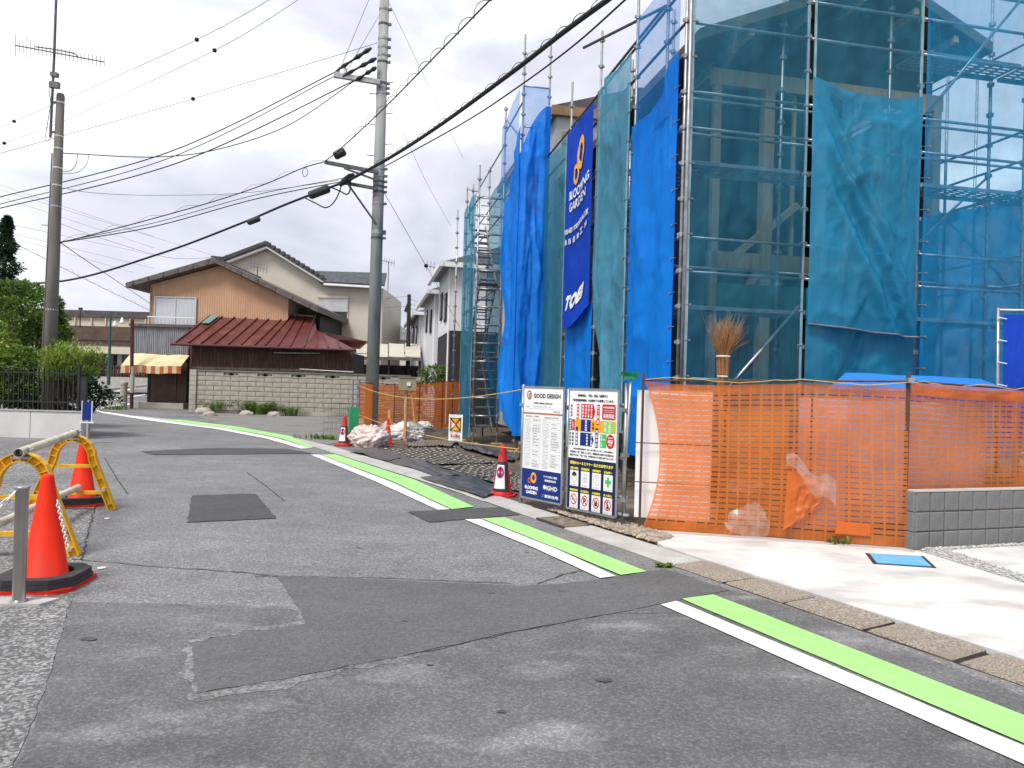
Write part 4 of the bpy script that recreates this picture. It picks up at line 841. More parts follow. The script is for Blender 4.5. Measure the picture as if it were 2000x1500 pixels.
# grey split-face block wall
WA, WB_ = G(1786, 1078), G(2000, 1066); wd = (WB_-WA).normalized(); wn = V((-wd.y, wd.x, 0)); wt = .12
gw = thing('block_wall', 'low dark grey block wall at the right beside the orange fence', 'wall', WA)
def wp(l, o, z): return WA+wd*l+wn*o+UP*z
bw, bh = .187, .197
MB().obox(wp(1.2, wt/2+.0, .285), wd*1.19, wn*(wt/2-.008), UP*.285).build('joint_core', M['djoint'], gw)
def cellmesh(w, h, d, mat, bev=.012):
    b = MB(); x, y, z = w/2, d/2, h/2
    f = [(-x, -y+bev, -z), (x, -y+bev, -z), (x, -y+bev, z), (-x, -y+bev, z)]; g = [(-x+bev, -y, -z+bev), (x-bev, -y, -z+bev), (x-bev, -y, z-bev), (-x+bev, -y, z-bev)]; k = [(-x, y, -z), (x, y, -z), (x, y, z), (-x, y, z)]
    b.add(f+g+k, [(4, 5, 6, 7), (0, 1, 5, 4), (1, 2, 6, 5), (2, 3, 7, 6), (3, 0, 4, 7), (8, 9, 1, 0), (9, 10, 2, 1), (10, 11, 3, 2), (11, 8, 0, 3), (11, 10, 9, 8)])
    me = bpy.data.meshes.new('block'); me.from_pydata(b.v, [], b.f); me.materials.append(mat); return me
cm = cellmesh(bw-.007, bh-.006, wt, M['dblock']); az = math.atan2(wd.y, wd.x)
random.seed(2)
for r in range(3):
    for k in range(13): piece('block', cm, gw, wp((k+.5)*bw, wt/2-.004+random.uniform(-.002, .002), (r+.5)*bh), (0, 0, az))
    piece('end_block', cellmesh(wt-.01, bh-.006, .03, M['dblock'], .006), gw, wp(-.012, wt/2, (r+.5)*bh), (0, 0, az-math.pi/2))
MB().obox(wp(1.2, wt/2, .598), wd*1.215, wn*(wt/2+.004), UP*.006).build('cap', M['slab'], gw)
# ================================================================== the two signboards
S0, S1 = G(1020, 987), G(1222, 1031); sdv = (S1-S0).normalized(); sn = V((sdv.y, -sdv.x, 0))
if sn.y > 0: sn = -sn
def lpx(px):
    lo, hi = -1, 3
    for _ in range(50):
        m = (lo+hi)/2; p = S0+sdv*m; x = 1000+F*(p.x/p.y)
        if x < px: lo = m
        else: hi = m
    return lo
def sp(l, z, o=0): q = S0+sdv*l+sn*o; return V((q.x, q.y, z))
l1a, l1b, l2a, l2b = lpx(1028), lpx(1106), lpx(1117), lpx(1213)
pf = thing('sign_stand', 'grey pipe posts carrying the two signboards', 'frame', S0)
for l_, top in ((lpx(1021), 1.56), (lpx(1111)-.02, 1.52), (lpx(1113)+.02, 1.5), (lpx(1222), 1.6)):
    MB().tube([sp(l_, 0, -.02), sp(l_, top, -.02)], .024, 10).build('post', M['steel'], pf, smooth=True)
    for z in (.3, .8, 1.3): MB().obox(sp(l_, z, -.02), sdv*.04, sn*.03, UP*.02).build('clamp', M['steel'], pf)
for z in (.32, 1.35): MB().tube([sp(lpx(1018), z, -.06), sp(lpx(1225), z, -.06)], .02, 8).build('crossbar', M['steel'], pf, smooth=True)
MB().obox(sp(lpx(1222), .14, -.02), sdv*.07, sn*.02, UP*.012).build('clamp', M['alu'], pf)
def signboard(name, label, la, lb, z0, z1):
    t = thing(name, label, 'sign', sp((la+lb)/2, z0, .03)); w = lb-la; h = z1-z0
    MB().obox(sp((la+lb)/2, (z0+z1)/2, .03), sdv*w/2, sn*.008, UP*h/2).build('panel', M['pwhite'], t)
    for a, b in (((la, z0), (lb, z0)), ((la, z1), (lb, z1)), ((la, z0), (la, z1)), ((lb, z0), (lb, z1))):
        MB().bar(sp(a[0], a[1], .034), sp(b[0], b[1], .034), .022, .022).build('edge_rail', M['framegrey'], t)
    pl = lambda u, v, l: sp(lerp(la+.011, lb-.011, u), lerp(z0+.011, z1-.011, v), .0385+l)
    return t, Print(pl, .0009)
NM = {'ink': 'lettering', 'whiteink': 'lettering', 'greyink': 'small_print', 'yellowink': 'lettering'}
t, p = signboard('site_signboard', 'white and blue site signboard with black title, beside the traffic cone', l1a, l1b, .12, 1.53)
p.ring(.14, .935, .03, .042, 'ink', 1); p.ring(.14, .935, .0, .002, 'ink', 1)
p.mb.clear(); p.single.clear()
def ell(P_, u, v, ru, rv, m, layer, n=24, r0=.75):
    vs = [P_.pl(u+ru*r*math.cos(2*math.pi*k/n), v+rv*r*math.sin(2*math.pi*k/n), layer*P_.lift) for r in (r0, 1) for k in range(n)]
    P_.g(m).add(vs, [(k, (k+1) % n, n+(k+1) % n, n+k) for k in range(n)])
ell(p, .14, .935, .062, .042, 'ink', 1); ell(p, .145, .93, .03, .022, 'rustink', 2, r0=.5); p.line(.145, .93, .185, .965, .012, 'rustink', 3)
p.text('GOOD DESIGN', .60, .93, .68, .036, 'ink', 2, bold=.0035)
p.text('TOEI Safety Banner', .50, .862, .5, .017, 'ink', 2, bold=.002); p.text('現場名', .11, .83, .1, .011, 'greyink', 2); p.text('本庄市中央２丁目　他', .47, .832, .44, .013, 'greyink', 2)
p.rect(.05, .813, .95, .8145, 'greyink'); p.text('新築工事', .86, .792, .16, .013, 'ink', 2); p.rect(.0, .762, 1, .776, 'rustink')
p.text('建築基準法による確認済', .24, .742, .36, .013, 'ink', 2); p.text('建設業の許可票', .73, .737, .34, .013, 'ink', 2)
random.seed(77)
words = ['確認年月日', '建築主', '設計者氏名', '工事施工者', '現場管理者', '工事監理者', '許可番号', '商号又は名称', '代表者の氏名', '主任技術者の氏名', '専任の有無', '資格名', '一般建設業', '国土交通大臣', '労災保険関係成立票', '期間', '電話番号', '住所', '労働保険番号', '施工体系図']
for side_ in (0, 1):
    x0, x1 = (.04, .46) if side_ == 0 else (.51, .96)
    p.rect(x0, .28, x0+.002, .725, 'greyink'); p.rect(x1-.002, .28, x1, .725, 'greyink')
    v = .722; k = 0
    while v > .285:
        hgt = random.choice((.022, .026, .031)); p.rect(x0, v-.0012, x1, v, 'greyink')
        w1 = random.uniform(.10, .15); p.text(words[(k*3+side_*7) % len(words)], x0+.02+w1/2, v-hgt/2, w1, .0085, 'greyink', 2)
        if random.random() < .8: w2 = random.uniform(.1, .2); p.text(words[(k*5+side_*3+1) % len(words)], min(x1-.02-w2/2, x0+.22+w2/2), v-hgt/2, w2, .009, 'ink', 2)
        v -= hgt; k += 1
p.rect(0, 0, 1, .262, 'navy'); 
ell(p, .31, .185, .075, .05, 'orangeink', 2, r0=.5); ell(p, .20, .155, .042, .028, 'rustink', 3, r0=.5)
p.text('BLOOMING', .26, .092, .34, .027, 'whiteink', 2, bold=.004); p.text('GARDEN', .26, .05, .27, .027, 'whiteink', 2, bold=.004)
p.text('すべてに安心と満足', .74, .212, .34, .018, 'whiteink', 2, bold=.002); p.text('長期優良住宅', .74, .178, .28, .018, 'whiteink', 2, bold=.002)
p.text('IGHD', .78, .115, .28, .034, 'whiteink', 2, bold=.004); p.disc(.60, .118, .035, 'whiteink', 2, .02, 10); p.rect(.64, .088, .92, .091, 'whiteink')
p.text('東栄住宅', .78, .04, .34, .027, 'whiteink', 2, bold=.003); p.rect(.54, .03, .585, .035, 'whiteink'); p.rect(.545, .045, .58, .05, 'whiteink')
p.build(t, {**NM, 'navy': 'print_field', 'rustink': 'stripe', 'orangeink': 'ring_emblem'})
t, p = signboard('site_signboard', 'colourful rules signboard with eight pictograms, nearest the orange fence', l2a, l2b, .10, 1.52)
p.text('東栄住宅は、「安心・安全」を証明する', .49, .955, .62, .021, 'ink', 2, bold=.002); p.text('「住宅性能評価書」を全棟ダブル取得しています。', .5, .915, .86, .021, 'ink', 2, bold=.002)
def tx(s, u, v, w, h, m='whiteink'): p.text(s, u, v, w, h, m, 3, bold=.0015)
def vtext(s, u, v0, v1, w, m='whiteink'):
    n = len(s)
    for k, ch in enumerate(s): tx(ch, u, lerp(v1, v0, (k+.5)/n), w, abs(v1-v0)/n*.72, m)
p.rect(.13, .655, .98, .755, 'orangeink', 1)
p.rect(.16, .755, .215, .885, 'red'); vtext('設計評価', .188, .76, .88, .04)
p.poly([(.26, .765), (.52, .765), (.56, .825), (.52, .885), (.26, .885)], 'red', 2)
for k, s in enumerate(('基礎配筋', '構造躯体', '断熱工事', '屋根工事')): vtext(s, .30+.06*k, .77, .88, .035)
p.rect(.59, .72, .65, .885, 'red', 2); vtext('完了検査', .62, .725, .88, .045)
p.poly([(.70+.27*x, .765+.125*y) for x, y in ((.08, 0), (.92, 0), (1, .08), (1, .92), (.92, 1), (.08, 1), (0, .92), (0, .08))], 'red', 2)
tx('住宅性能評価制度', .835, .865, .22, .014); tx('長期保証', .835, .795, .22, .035); p.rect(.73, .825, .94, .828, 'whiteink', 3); p.rect(.73, .84, .94, .843, 'whiteink', 3)
p.rect(.0, .655, .06, .755, 'dnavy', 2); vtext('通常検査', .03, .66, .75, .035); p.rect(.07, .66, .125, .75, 'red', 3); p.text('自社', .097, .705, .04, .05, 'whiteink', 4)
p.rect(.26, .655, .47, .755, 'navy', 2); vtext('第三者検査', .37, .66, .75, .045); vtext('全棟', .52, .67, .74, .04, 'ink')
p.poly([(.72, .655), (.92, .655), (.97, .705), (.92, .755), (.72, .755)], 'limeink', 2); vtext('引渡', .77, .66, .75, .05); vtext('点検・長期', .86, .66, .75, .04)
p.rect(.15, .535, .20, .69, 'navy', 3); vtext('建築確認', .175, .54, .66, .035)
p.poly([(.25, .535), (.50, .535), (.54, .59), (.50, .645), (.25, .645)], 'navy', 2); vtext('中間検査', .40, .54, .64, .035); vtext('完了検査', .49, .54, .64, .035)
p.rect(.57, .53, .63, .69, 'navy', 3); vtext('検査済証', .60, .535, .68, .045); p.rect(.67, .535, .80, .645, 'greenink', 2); vtext('引渡し後', .70, .54, .64, .04); tx('アフター', .76, .6, .07, .02)
ell(p, .88, .59, .085, .058, 'red', 2, r0=0.0); tx('保証', .88, .59, .11, .03); tx('安心の', .88, .62, .09, .012); tx('制度', .88, .562, .06, .012)
for s, x in (('法定', .03), ('検査', .09)): vtext(s*2, x, .53, .645, .035, 'ink')
vtext('自社基準', .05, .77, .88, .03, 'ink')
for k, s in enumerate(('※第三者機関の検査員が、厳しい目で検査いたします。工事中の騒音など', '東栄住宅は、特に「品質」にこだわり、建築物本来の役割である家族の命と', '財産を守るため、「安心・安全」で快適な住まいをご提供し続けてまいります。')): p.text(s, .5+.03*(k == 0), .505-.027*k, .84 if k == 0 else .92, .013 if k == 0 else .017, 'ink', 2, bold=.001)
p.rect(0, 0, 1, .425, 'dnavy', 1)
p.text('現場のルールとマナー 私たちは守ります', .5, .385, .9, .026, 'yellowink', 2, bold=.003)
caps = (('服装の徹底', '整理整頓', '作業時間厳守', '安全第一'), ('喫煙所指定', '路上駐車禁止', '火気厳禁', '立入禁止'))
for r in range(2):
    for c in range(4):
        u0 = .055+.237*c; v0 = .2-.185*r; 
        p.rect(u0-.004, v0+.128, u0+.19, v0+.152, 'dnavy', 2); p.text(caps[r][c], u0+.09, v0+.14, .17, .018, 'yellowink', 3, bold=.002)
        p.rect(u0, v0-.012, u0+.182, v0+.122, 'whiteink', 2); uc, vc = u0+.091, v0+.062
        p.text('ご協力をお願いします', uc, v0+.0, .14, .008, 'greyink', 3)
        if r == 1:
            ell(p, uc, vc, .068, .046, 'red', 3, r0=.8); p.line(uc-.045, vc+.03, uc+.045, vc-.03, .013, 'red', 5)
            if c == 1: p.text('P', uc, vc, .05, .045, 'ink', 4, bold=.004)
            if c == 2: p.poly([(uc-.03, vc-.025), (uc+.03, vc-.025), (uc+.035, vc+.0), (uc+.01, vc+.03), (uc, vc+.005), (uc-.03, vc+.01)], 'ink', 4)
            if c == 3: p.disc(uc, vc+.024, .012, 'ink', 4, .008, 10); p.poly([(uc-.02, vc-.03), (uc+.02, vc-.03), (uc+.012, vc+.012), (uc-.012, vc+.012)], 'ink', 4)
            if c == 0: p.rect(uc-.035, vc-.006, uc+.035, vc+.006, 'greyink', 4)
        elif c == 0:
            p.poly([(uc-.05, vc+.01), (uc-.045, vc+.035), (uc, vc+.05), (uc+.045, vc+.035), (uc+.05, vc+.01), (uc+.02, vc+.018), (uc, vc+.0), (uc-.02, vc+.018)], 'ink', 3); ell(p, uc, vc-.01, .05, .035, 'ink', 3, r0=.93)
        elif c == 1:
            for x, y in ((-.025, -.015), (.025, -.015), (0, .02)): ell(p, uc+x, vc+y, .03, .02, 'greyink', 3, n=6, r0=.85)
        elif c == 2: ell(p, uc, vc, .06, .042, 'greyink', 3, r0=.93); p.line(uc, vc, uc, vc+.03, .006, 'greyink', 4); p.line(uc, vc, uc, vc-.02, .006, 'greyink', 4)
        else: p.rect(uc-.02, vc-.04, uc+.02, vc+.04, 'greenink', 3); p.rect(uc-.06, vc-.0135, uc+.06, vc+.0135, 'greenink', 4)
p.build(t, {**NM, 'dnavy': 'print_field', 'navy': 'print_field', 'red': 'print_field', 'orangeink': 'print_field', 'limeink': 'print_field', 'greenink': 'print_field'})
# deck brush hung head-up on the right post
db = thing('deck_brush', 'green bristled deck brush head-up beside the rules signboard', 'brush', P(1226, 860, 7.9))
h0 = P(1232, 740, 7.9); MB().tube([P(1222, 900, 7.93), h0], .011, 8).build('handle', M['alu'], db, smooth=True)
MB().obox(h0+V((0, 0, .012)), (.075, .02, .008), (0, .028, 0), (0, 0, .018)).build('head', M['kgreen'], db)
b = MB(); random.seed(5)
for k in range(160): x, y = random.uniform(-.08, .075), random.uniform(-.03, .03); q = h0+V((x, y, .03)); b.tube([q, q+V((x*.25-.01, y*.2, .045))], .003, 3)
tag(b.build('bristles', M['kgreen'], db), kind='stuff')
# ================================================================== ropes with the hanging warning sign
pole_t = Q0+UP*1.45; sgn_t = sp(lpx(1018), 1.49)
def sagline(a, b, sag, n=24): return [a.lerp(b, k/n)-UP*sag*4*(k/n)*(1-k/n) for k in range(n+1)]
r1_ = sagline(pole_t, sgn_t, .22); r2_ = sagline(Q0+UP*.72, sp(lpx(1018), .72), .12)
for nm, r, lb in (('rope', r1_, 'upper yellow rope from the fence post to the signboard'), ('rope', r2_, 'lower yellow rope from the fence post to the signboard')): tag(MB().tube(r, .007, 6).build(nm, M['rope']), lb, 'rope')
tag(MB().tube([sp(lpx(1018), .72)+V((.0, -.02, .03)), sp(lpx(1016), .68)+V((-.05, -.03, 0)), sp(lpx(1013), .55)], .006, 6).build('rope_end', M['yellow']), 'loose yellow rope end knotted to the signboard post', 'rope')
a, b = r1_[18], r2_[18]; ws = thing('warning_sign', 'white vinyl sign with orange crossed square hanging on ropes', 'sign', b)
d1 = (r1_[19]-r1_[17]).normalized(); d1.z = 0; d1.normalize(); nn = V((d1.y, -d1.x, 0)); nn = nn if nn.y < 0 else -nn
wv = .115; a = b.lerp(a, .62); d1 = V((.97, -.2, 0)).normalized(); nn = V((d1.y, -d1.x, 0)); hh = (a.z-b.z)
cv = surf(lambda u, v: b+d1*(u-.5)*2*wv+UP*hh*v+nn*.01, nn, .03, 5, 1, .6); sheet('vinyl', M['pwhite'], cv, 10, 16, ws)
p = Print(lambda u, v, l: cv(u, v)+nn*(.006+l), .003); p.rect(.12, .38, .88, .88, 'orangeink', 1); p.line(.12, .38, .88, .88, .07, 'ink', 2); p.line(.12, .88, .88, .38, .07, 'ink', 2)
for x0, y0, x1, y1 in ((.12, .38, .88, .4), (.12, .86, .88, .88), (.12, .38, .16, .88), (.84, .38, .88, .88)): p.rect(x0, y0, x1, y1, 'ink', 3)
p.text('立入禁止', .5, .2, .7, .12, 'red', 2, bold=.01); p.build(ws, {'orangeink': 'print_field', 'ink': 'cross', 'red': 'lettering'})
# ================================================================== traffic cones
def cone(name, label, loc, h=.7, mat='cone', tagsign=False, rz=0, base='square', s=1.0, weight=False, grp='traffic cones'):
    bw_ = .236 if weight else .19; t = thing(name, label, 'traffic cone', loc, grp); L_ = V(loc); Rz = Matrix.Rotation(rz, 3, 'Z')
    def q(x, y, z): return L_+Rz @ V((x*s, y*s, z))
    def sq(mb, w, z0, z1, c=.05):
        pts = [(-w+c, -w), (w-c, -w), (w, -w+c), (w, w-c), (w-c, w), (-w+c, w), (-w, w-c), (-w, -w+c)]; mb.prism([q(x, y, z0) for x, y in pts], (0, 0, z1-z0)); return mb
    sq(MB(), bw_, .0, .03).build('base', M['cone_dull' if not weight else 'cone'], t, fix=True); zb = .03
    if weight:
        pts = [(-.19+.05, -.19), (.14, -.19), (.19, -.14), (.19, .14), (.14, .19), (-.14, .19), (-.19, .14), (-.19, -.14)]
        for k in range(2):                                   # rubber rings with an open middle
            z0, z1 = zb+.036*k, zb+.036*k+.033; n = 24; vo = []; vi = []
            for i in range(n):
                a = 2*math.pi*i/n; c, s_ = math.cos(a), math.sin(a); m = min(.24/max(abs(c), 1e-6), .24/max(abs(s_), 1e-6), .37/(abs(c)+abs(s_)))-.008*k
                vo.append((m*c, m*s_)); vi.append((.165*c, .165*s_))
            vs = [q(*x, z) for z in (z0, z1) for ring in (vo, vi) for x in ring]
            fs = []
            for i in range(n):
                j = (i+1) % n; fs += [(i, j, 2*n+j, 2*n+i), (n+i, 3*n+i, 3*n+j, n+j), (2*n+i, 2*n+j, 3*n+j, 3*n+i), (i, n+i, n+j, j)]
            MB().add(vs, fs).build('weight_ring', M['black'], t, fix=True)
    b = MB(); prof = [(.155, zb), (.152, zb+.03), (.135, zb+.035), (.036, h-.03), (.033, h-.008), (.024, h), (.0, h)]
    b.lathe([(r*s, z) for r, z in prof], 28, L_); b.build('body', M[mat], t, smooth=True)
    if tagsign:
        def cr(z): return lerp(.135, .036, (z-zb-.035)/(h-zb-.065))*s
        def onc(u, v, l):
            z = lerp(.10, .46, v); a = rz-math.pi/2+(u-.5)*1.5; r = cr(z)+.006+l; return L_+V((r*math.cos(a), r*math.sin(a), z))
        sheet('sleeve', M['black'], lambda u, v: onc(u*1.3-.15, v*1.12-.06, 0), 12, 8, t)
        sheet('notice', M['pwhite'], lambda u, v: onc(u*.8+.02, v*.9+.04, .004), 10, 8, t)
        pp = Print(lambda u, v, l: onc(u, v, .004+l), .002); 
        vs = lambda m, ru, rv, layer, r0=0: ell(pp, .42, .66, ru, rv, m, layer, 20, r0)
        vs('navy', .3, .2, 1); vs('red', .34, .225, 2, .78); pp.line(.2, .8, .64, .52, .09, 'red', 3); pp.line(.2, .52, .64, .8, .09, 'red', 4)
        for k in range(3): pp.rect(.15, .34-.06*k, .6, .36-.06*k, 'greyink', 1)
        pp.build(t, {'navy': 'symbol', 'red': 'symbol', 'greyink': 'small_print'})
    return t
cone('traffic_cone', 'big glossy red cone on black weights behind the steel bollard', G(88, 1142), .80, 'cone', weight=True, rz=.12, s=1.12)
cone('traffic_cone', 'red cone behind the farther yellow stand', G(160, 984), .77, 'cone', weight=True, rz=.3, s=1.1)
cone('traffic_cone', 'red cone with no-parking notice beside the white signboard', G(980, 968), .72, 'cone_dull', tagsign=True, rz=-.18, s=1.02)
c0 = cone('traffic_cone', 'red cone with notice in front of the green panel', G(672, 870), .72, 'cone_dull', tagsign=True, rz=-.1, s=1.05)
cone('traffic_cone', 'slim red cone standing among the rubbish sacks', G(757, 868), .66, 'cone', rz=.4, s=.72)
# ================================================================== yellow pipe barricade, bollard and chain
by = thing('pipe_barricade', 'yellow plastic A-frame barricade carrying a cream pipe', 'barricade', (-4.45, 7, 0))
ux = V((.975, .22, 0)).normalized(); uy = V((-ux.y, ux.x, 0))
def stand(c, h=.82, half=.42):
    path = []
    for k in range(5): f = k/4; path.append((lerp(half, .2, f), lerp(0, h*.72, f)))
    for k in range(1, 9): a = math.pi*k/9; path.append((.2*math.cos(a), h*.72+.245*math.sin(a)*h/.82+.0))
    path += [(-x, z) for x, z in reversed(path[:5])]
    pts = [c+ux*x+UP*z for x, z in path]; fl = MB(); wb = MB(); rb = MB(); n = len(pts)
    nr = []
    for i in range(n):
        d = (pts[min(i+1, n-1)]-pts[max(i-1, 0)]).normalized(); nr.append(uy.cross(d).normalized())
    for sgn in (-1, 1):                                      # flanges
        for i in range(n-1):
            a, b = pts[i]+nr[i]*.034*sgn, pts[i+1]+nr[i+1]*.034*sgn; o0, o1 = nr[i]*.006, nr[i+1]*.006; w = uy*.036
            fl.add([a-o0-w, a+o0-w, a+o0+w, a-o0+w, b-o1-w, b+o1-w, b+o1+w, b-o1+w], [(0, 1, 5, 4), (1, 2, 6, 5), (2, 3, 7, 6), (3, 0, 4, 7), (3, 2, 1, 0), (4, 5, 6, 7)])
    for i in range(n-1):                                     # web
        a0, a1, b0, b1 = pts[i]-nr[i]*.03, pts[i]+nr[i]*.03, pts[i+1]-nr[i+1]*.03, pts[i+1]+nr[i+1]*.03; w = uy*.006
        wb.add([a0-w, a1-w, b1-w, b0-w, a0+w, a1+w, b1+w, b0+w], [(0, 1, 2, 3), (7, 6, 5, 4), (0, 3, 7, 4), (1, 5, 6, 2)])
        rb.obox((pts[i]+pts[i+1])/2, nr[i]*.03, uy*.033, (pts[i+1]-pts[i]).normalized()*.005)
    fl.v += []; o = MB(); o.add(fl.v, fl.f); o.add(wb.v, wb.f); o.add(rb.v, rb.f)
    st = o.build('stand', M['yellow'], by, fix=True)
    for z, xw in ((.2, .345), (.5, .235)): 
        MB().bar(c-ux*xw+UP*z, c+ux*xw+UP*z, .05, .035).build('crossbar', M['yellow'], st)
    MB().lathe([(.022, -.02), (.022, .02), (0, .02)], 10, c+ux*.33-uy*.035+UP*.24).build('plug', M['pvc'], st)
    MB().obox(c+UP*(h+.005), ux*.07, uy*.03, UP*.012).build('saddle', M['framegrey'], st); return st
cA, cB = V((-4.03, 5.93, 0)), V((-4.9, 8.05, 0)); stand(cA); stand(cB, .80)
ax = (cB-cA).normalized(); pa, pb = cA-ax*.14+UP*.875, cB+ax*.16+UP*.865
def hollow(a, b, r):
    m_ = MB().tube([a, b], r, 18, cap=False); m_.tube([b, a], r*.88, 18, cap=False)
    d = (b-a).normalized(); e1_ = d.orthogonal().normalized(); e2_ = d.cross(e1_); n = 18
    for q_ in (a, b): vs = [q_+(e1_*math.cos(2*math.pi*k/n)+e2_*math.sin(2*math.pi*k/n))*rr for rr in (r, r*.88) for k in range(n)]; m_.add(vs, [(k, (k+1) % n, n+(k+1) % n, n+k) for k in range(n)])
    return m_
hollow(pa, pb, .038).build('upper_pipe', M['pvc'], by, smooth=True)
hollow(cA+uy*.05-ux*.2+UP*.26, cB+UP*.26+ux*.06, .035).build('lower_pipe', M['pvc'], by, smooth=True)
for c in (cA, cB):
    MB().lathe([(.044, -.03), (.05, -.02), (.05, .02), (.044, .03)], 14, c+UP*.875).build('pipe_clamp', M['framegrey'], by)
    MB().tube([c+UP*.875+ux*.04, c+UP*.9+ux*.085], .008, 6).build('bolt', M['steel'], by)
bo = G(38, 1180); bl = thing('steel_bollard', 'stainless steel bollard in front of the big red cone', 'bollard', bo)
MB().lathe([(.039, .02), (.039, .76), (.043, .762), (.043, .775), (.036, .78), (0, .782)], 20, bo).build('post', M['stainless'], bl, smooth=True)
MB().prism([bo+V(x) for x in ((-.42, -.10, .004), (.16, -.04, .004), (.21, .10, .004), (-.4, .10, .004))], (0, 0, .016)).build('concrete_base', M['slab'], bl, fix=True)
MB().lathe([(.055, .02), (.05, .03), (.04, .035)], 16, bo).build('collar', M['stainless'], bl)
ch = MB(); ca, cb = bo+V((-.03, -.03, .74)), bo+V((-1.1, -.25, .70)); N_ = 30; cp_ = sagline(ca, cb, .33, N_)
for k in range(N_):
    a, b = cp_[k], cp_[k+1]; d = (b-a).normalized(); sv = d.orthogonal().normalized() if k % 2 else d.cross(d.orthogonal()).normalized(); m = (a+b)/2; L2 = (b-a).length*.72
    pts = [m+d*L2*math.cos(t_)+sv*.014*math.sin(t_) for t_ in [2*math.pi*j/10 for j in range(11)]]; ch.tube(pts, .0052, 6, cap=False)
tag(tag(ch.build('chain', M['pwhite'], bl, smooth=True)), kind='stuff')
c2_ = MB(); cp2 = sagline(P(113, 978, 5.08), P(136, 1075, 5.14), .0, 16)
for k in range(16):
    a, b = cp2[k], cp2[k+1]; dd = (b-a).normalized(); sv = dd.orthogonal().normalized() if k % 2 else dd.cross(dd.orthogonal()).normalized(); m = (a+b)/2; L2 = (b-a).length*.72
    c2_.tube([m+dd*L2*math.cos(t_)+sv*.012*math.sin(t_) for t_ in [2*math.pi*j/10 for j in range(11)]], .0045, 6, cap=False)
tag(tag(c2_.build('chain', M['pwhite'], smooth=True), 'white plastic chain dangling down the side of the big red cone', 'chain'), kind=None)
bo2 = G(171, 866); b2 = thing('steel_bollard', 'thin steel bollard with white chain and navy notice at the white wall corner', 'bollard', bo2)
MB().lathe([(.04, 0), (.04, .8), (.03, .82), (0, .82)], 14, bo2).build('post', M['stainless'], b2, smooth=True)
MB().obox(bo2+V((0, -.05, .47)), (.16, 0, 0), (0, .01, 0), (0, 0, .012)).build('shelf_bar', M['pwhite'], b2)
for x in (-.12, .1): MB().tube([bo2+V((x, -.03, .48)), bo2+V((x, -.03, .95))], .014, 6).build('notice_post', M['pwhite'], b2)
MB().obox(bo2+V((-.01, -.035, .72)), (.1, 0, 0), (0, .008, 0), (0, 0, .2)).build('notice', M['navy'], b2)
# ================================================================== clutter on the plot
random.seed(21)
for k, (px, py, sx, sz, mt, lb) in enumerate(((722, 872, .33, .42, 'pinkbag', 'crumpled pinkish sack at the foot of the far fence'), (790, 858, .42, .36, 'bag', 'large whitish sack left of the dark sack'), (758, 856, .26, .34, 'bag', 'white sack behind the slim red cone'), (806, 846, .26, .28, 'greybag', 'dark grey and white sack in the rubbish heap'), (826, 842, .24, .27, 'bag', 'small white sack at the right end of the heap'), (706, 858, .18, .38, 'pinkbag', 'small pinkish sack against the fence post'))):
    p = G(px, py); crumple('rubbish_sack', lb, 'sack', p, (sx*1.15, .25, sz*.72), k+3, M[mt], 5, k=.6, rough=1.5, group='rubbish sacks by the far fence')
for k, (a, b, lb) in enumerate((((708, 850), (716, 815), 'short timber offcut leaning out of the pinkish sack'), ((728, 860), (737, 836), 'brown timber offcut between the sacks'), ((760, 845), (760, 801), 'upright timber stake behind the slim cone'))):
    p = G(a[0], a[1]+12); q = P(b[0], b[1], p.y+.05); tag(MB().bar(p, q, .07, .03, upv=V((0, 1, 0))).build('timber_offcut', M['wood']), lb, 'timber')
tag(MB().lathe([(.0, 0), (.13, 0), (.14, .12), (.12, .14), (.12, .05), (0, .05)], 18, G(806, 869)).build('rubber_pot', M['black'], smooth=False), 'small grey bucket-like pot beside the rubber mat', 'pot')
def quadmat(name, label, cat, q, mat, nu, nv, relief, wav, seed, grp=None, base=.012):
    f0 = rectf(*[V((G(*x).x, G(*x).y, base)) for x in q])
    def f(u, v):
        p = f0(u, v); w = wav*(noise.noise(V((u*2+seed, v*2, seed)))+.5*noise.noise(V((u*6, v*6+seed, 2)))); return p+UP*(max(0, w+.4*wav)+relief(u, v))+V((noise.noise(V((u*3, v*3, seed+8)))*.05, noise.noise(V((u*3, v*3, seed+18)))*.06, 0))
    o = sheet(name, mat, f, nu, nv, uv=True, smooth=True); return tag(o, label, cat, grp)
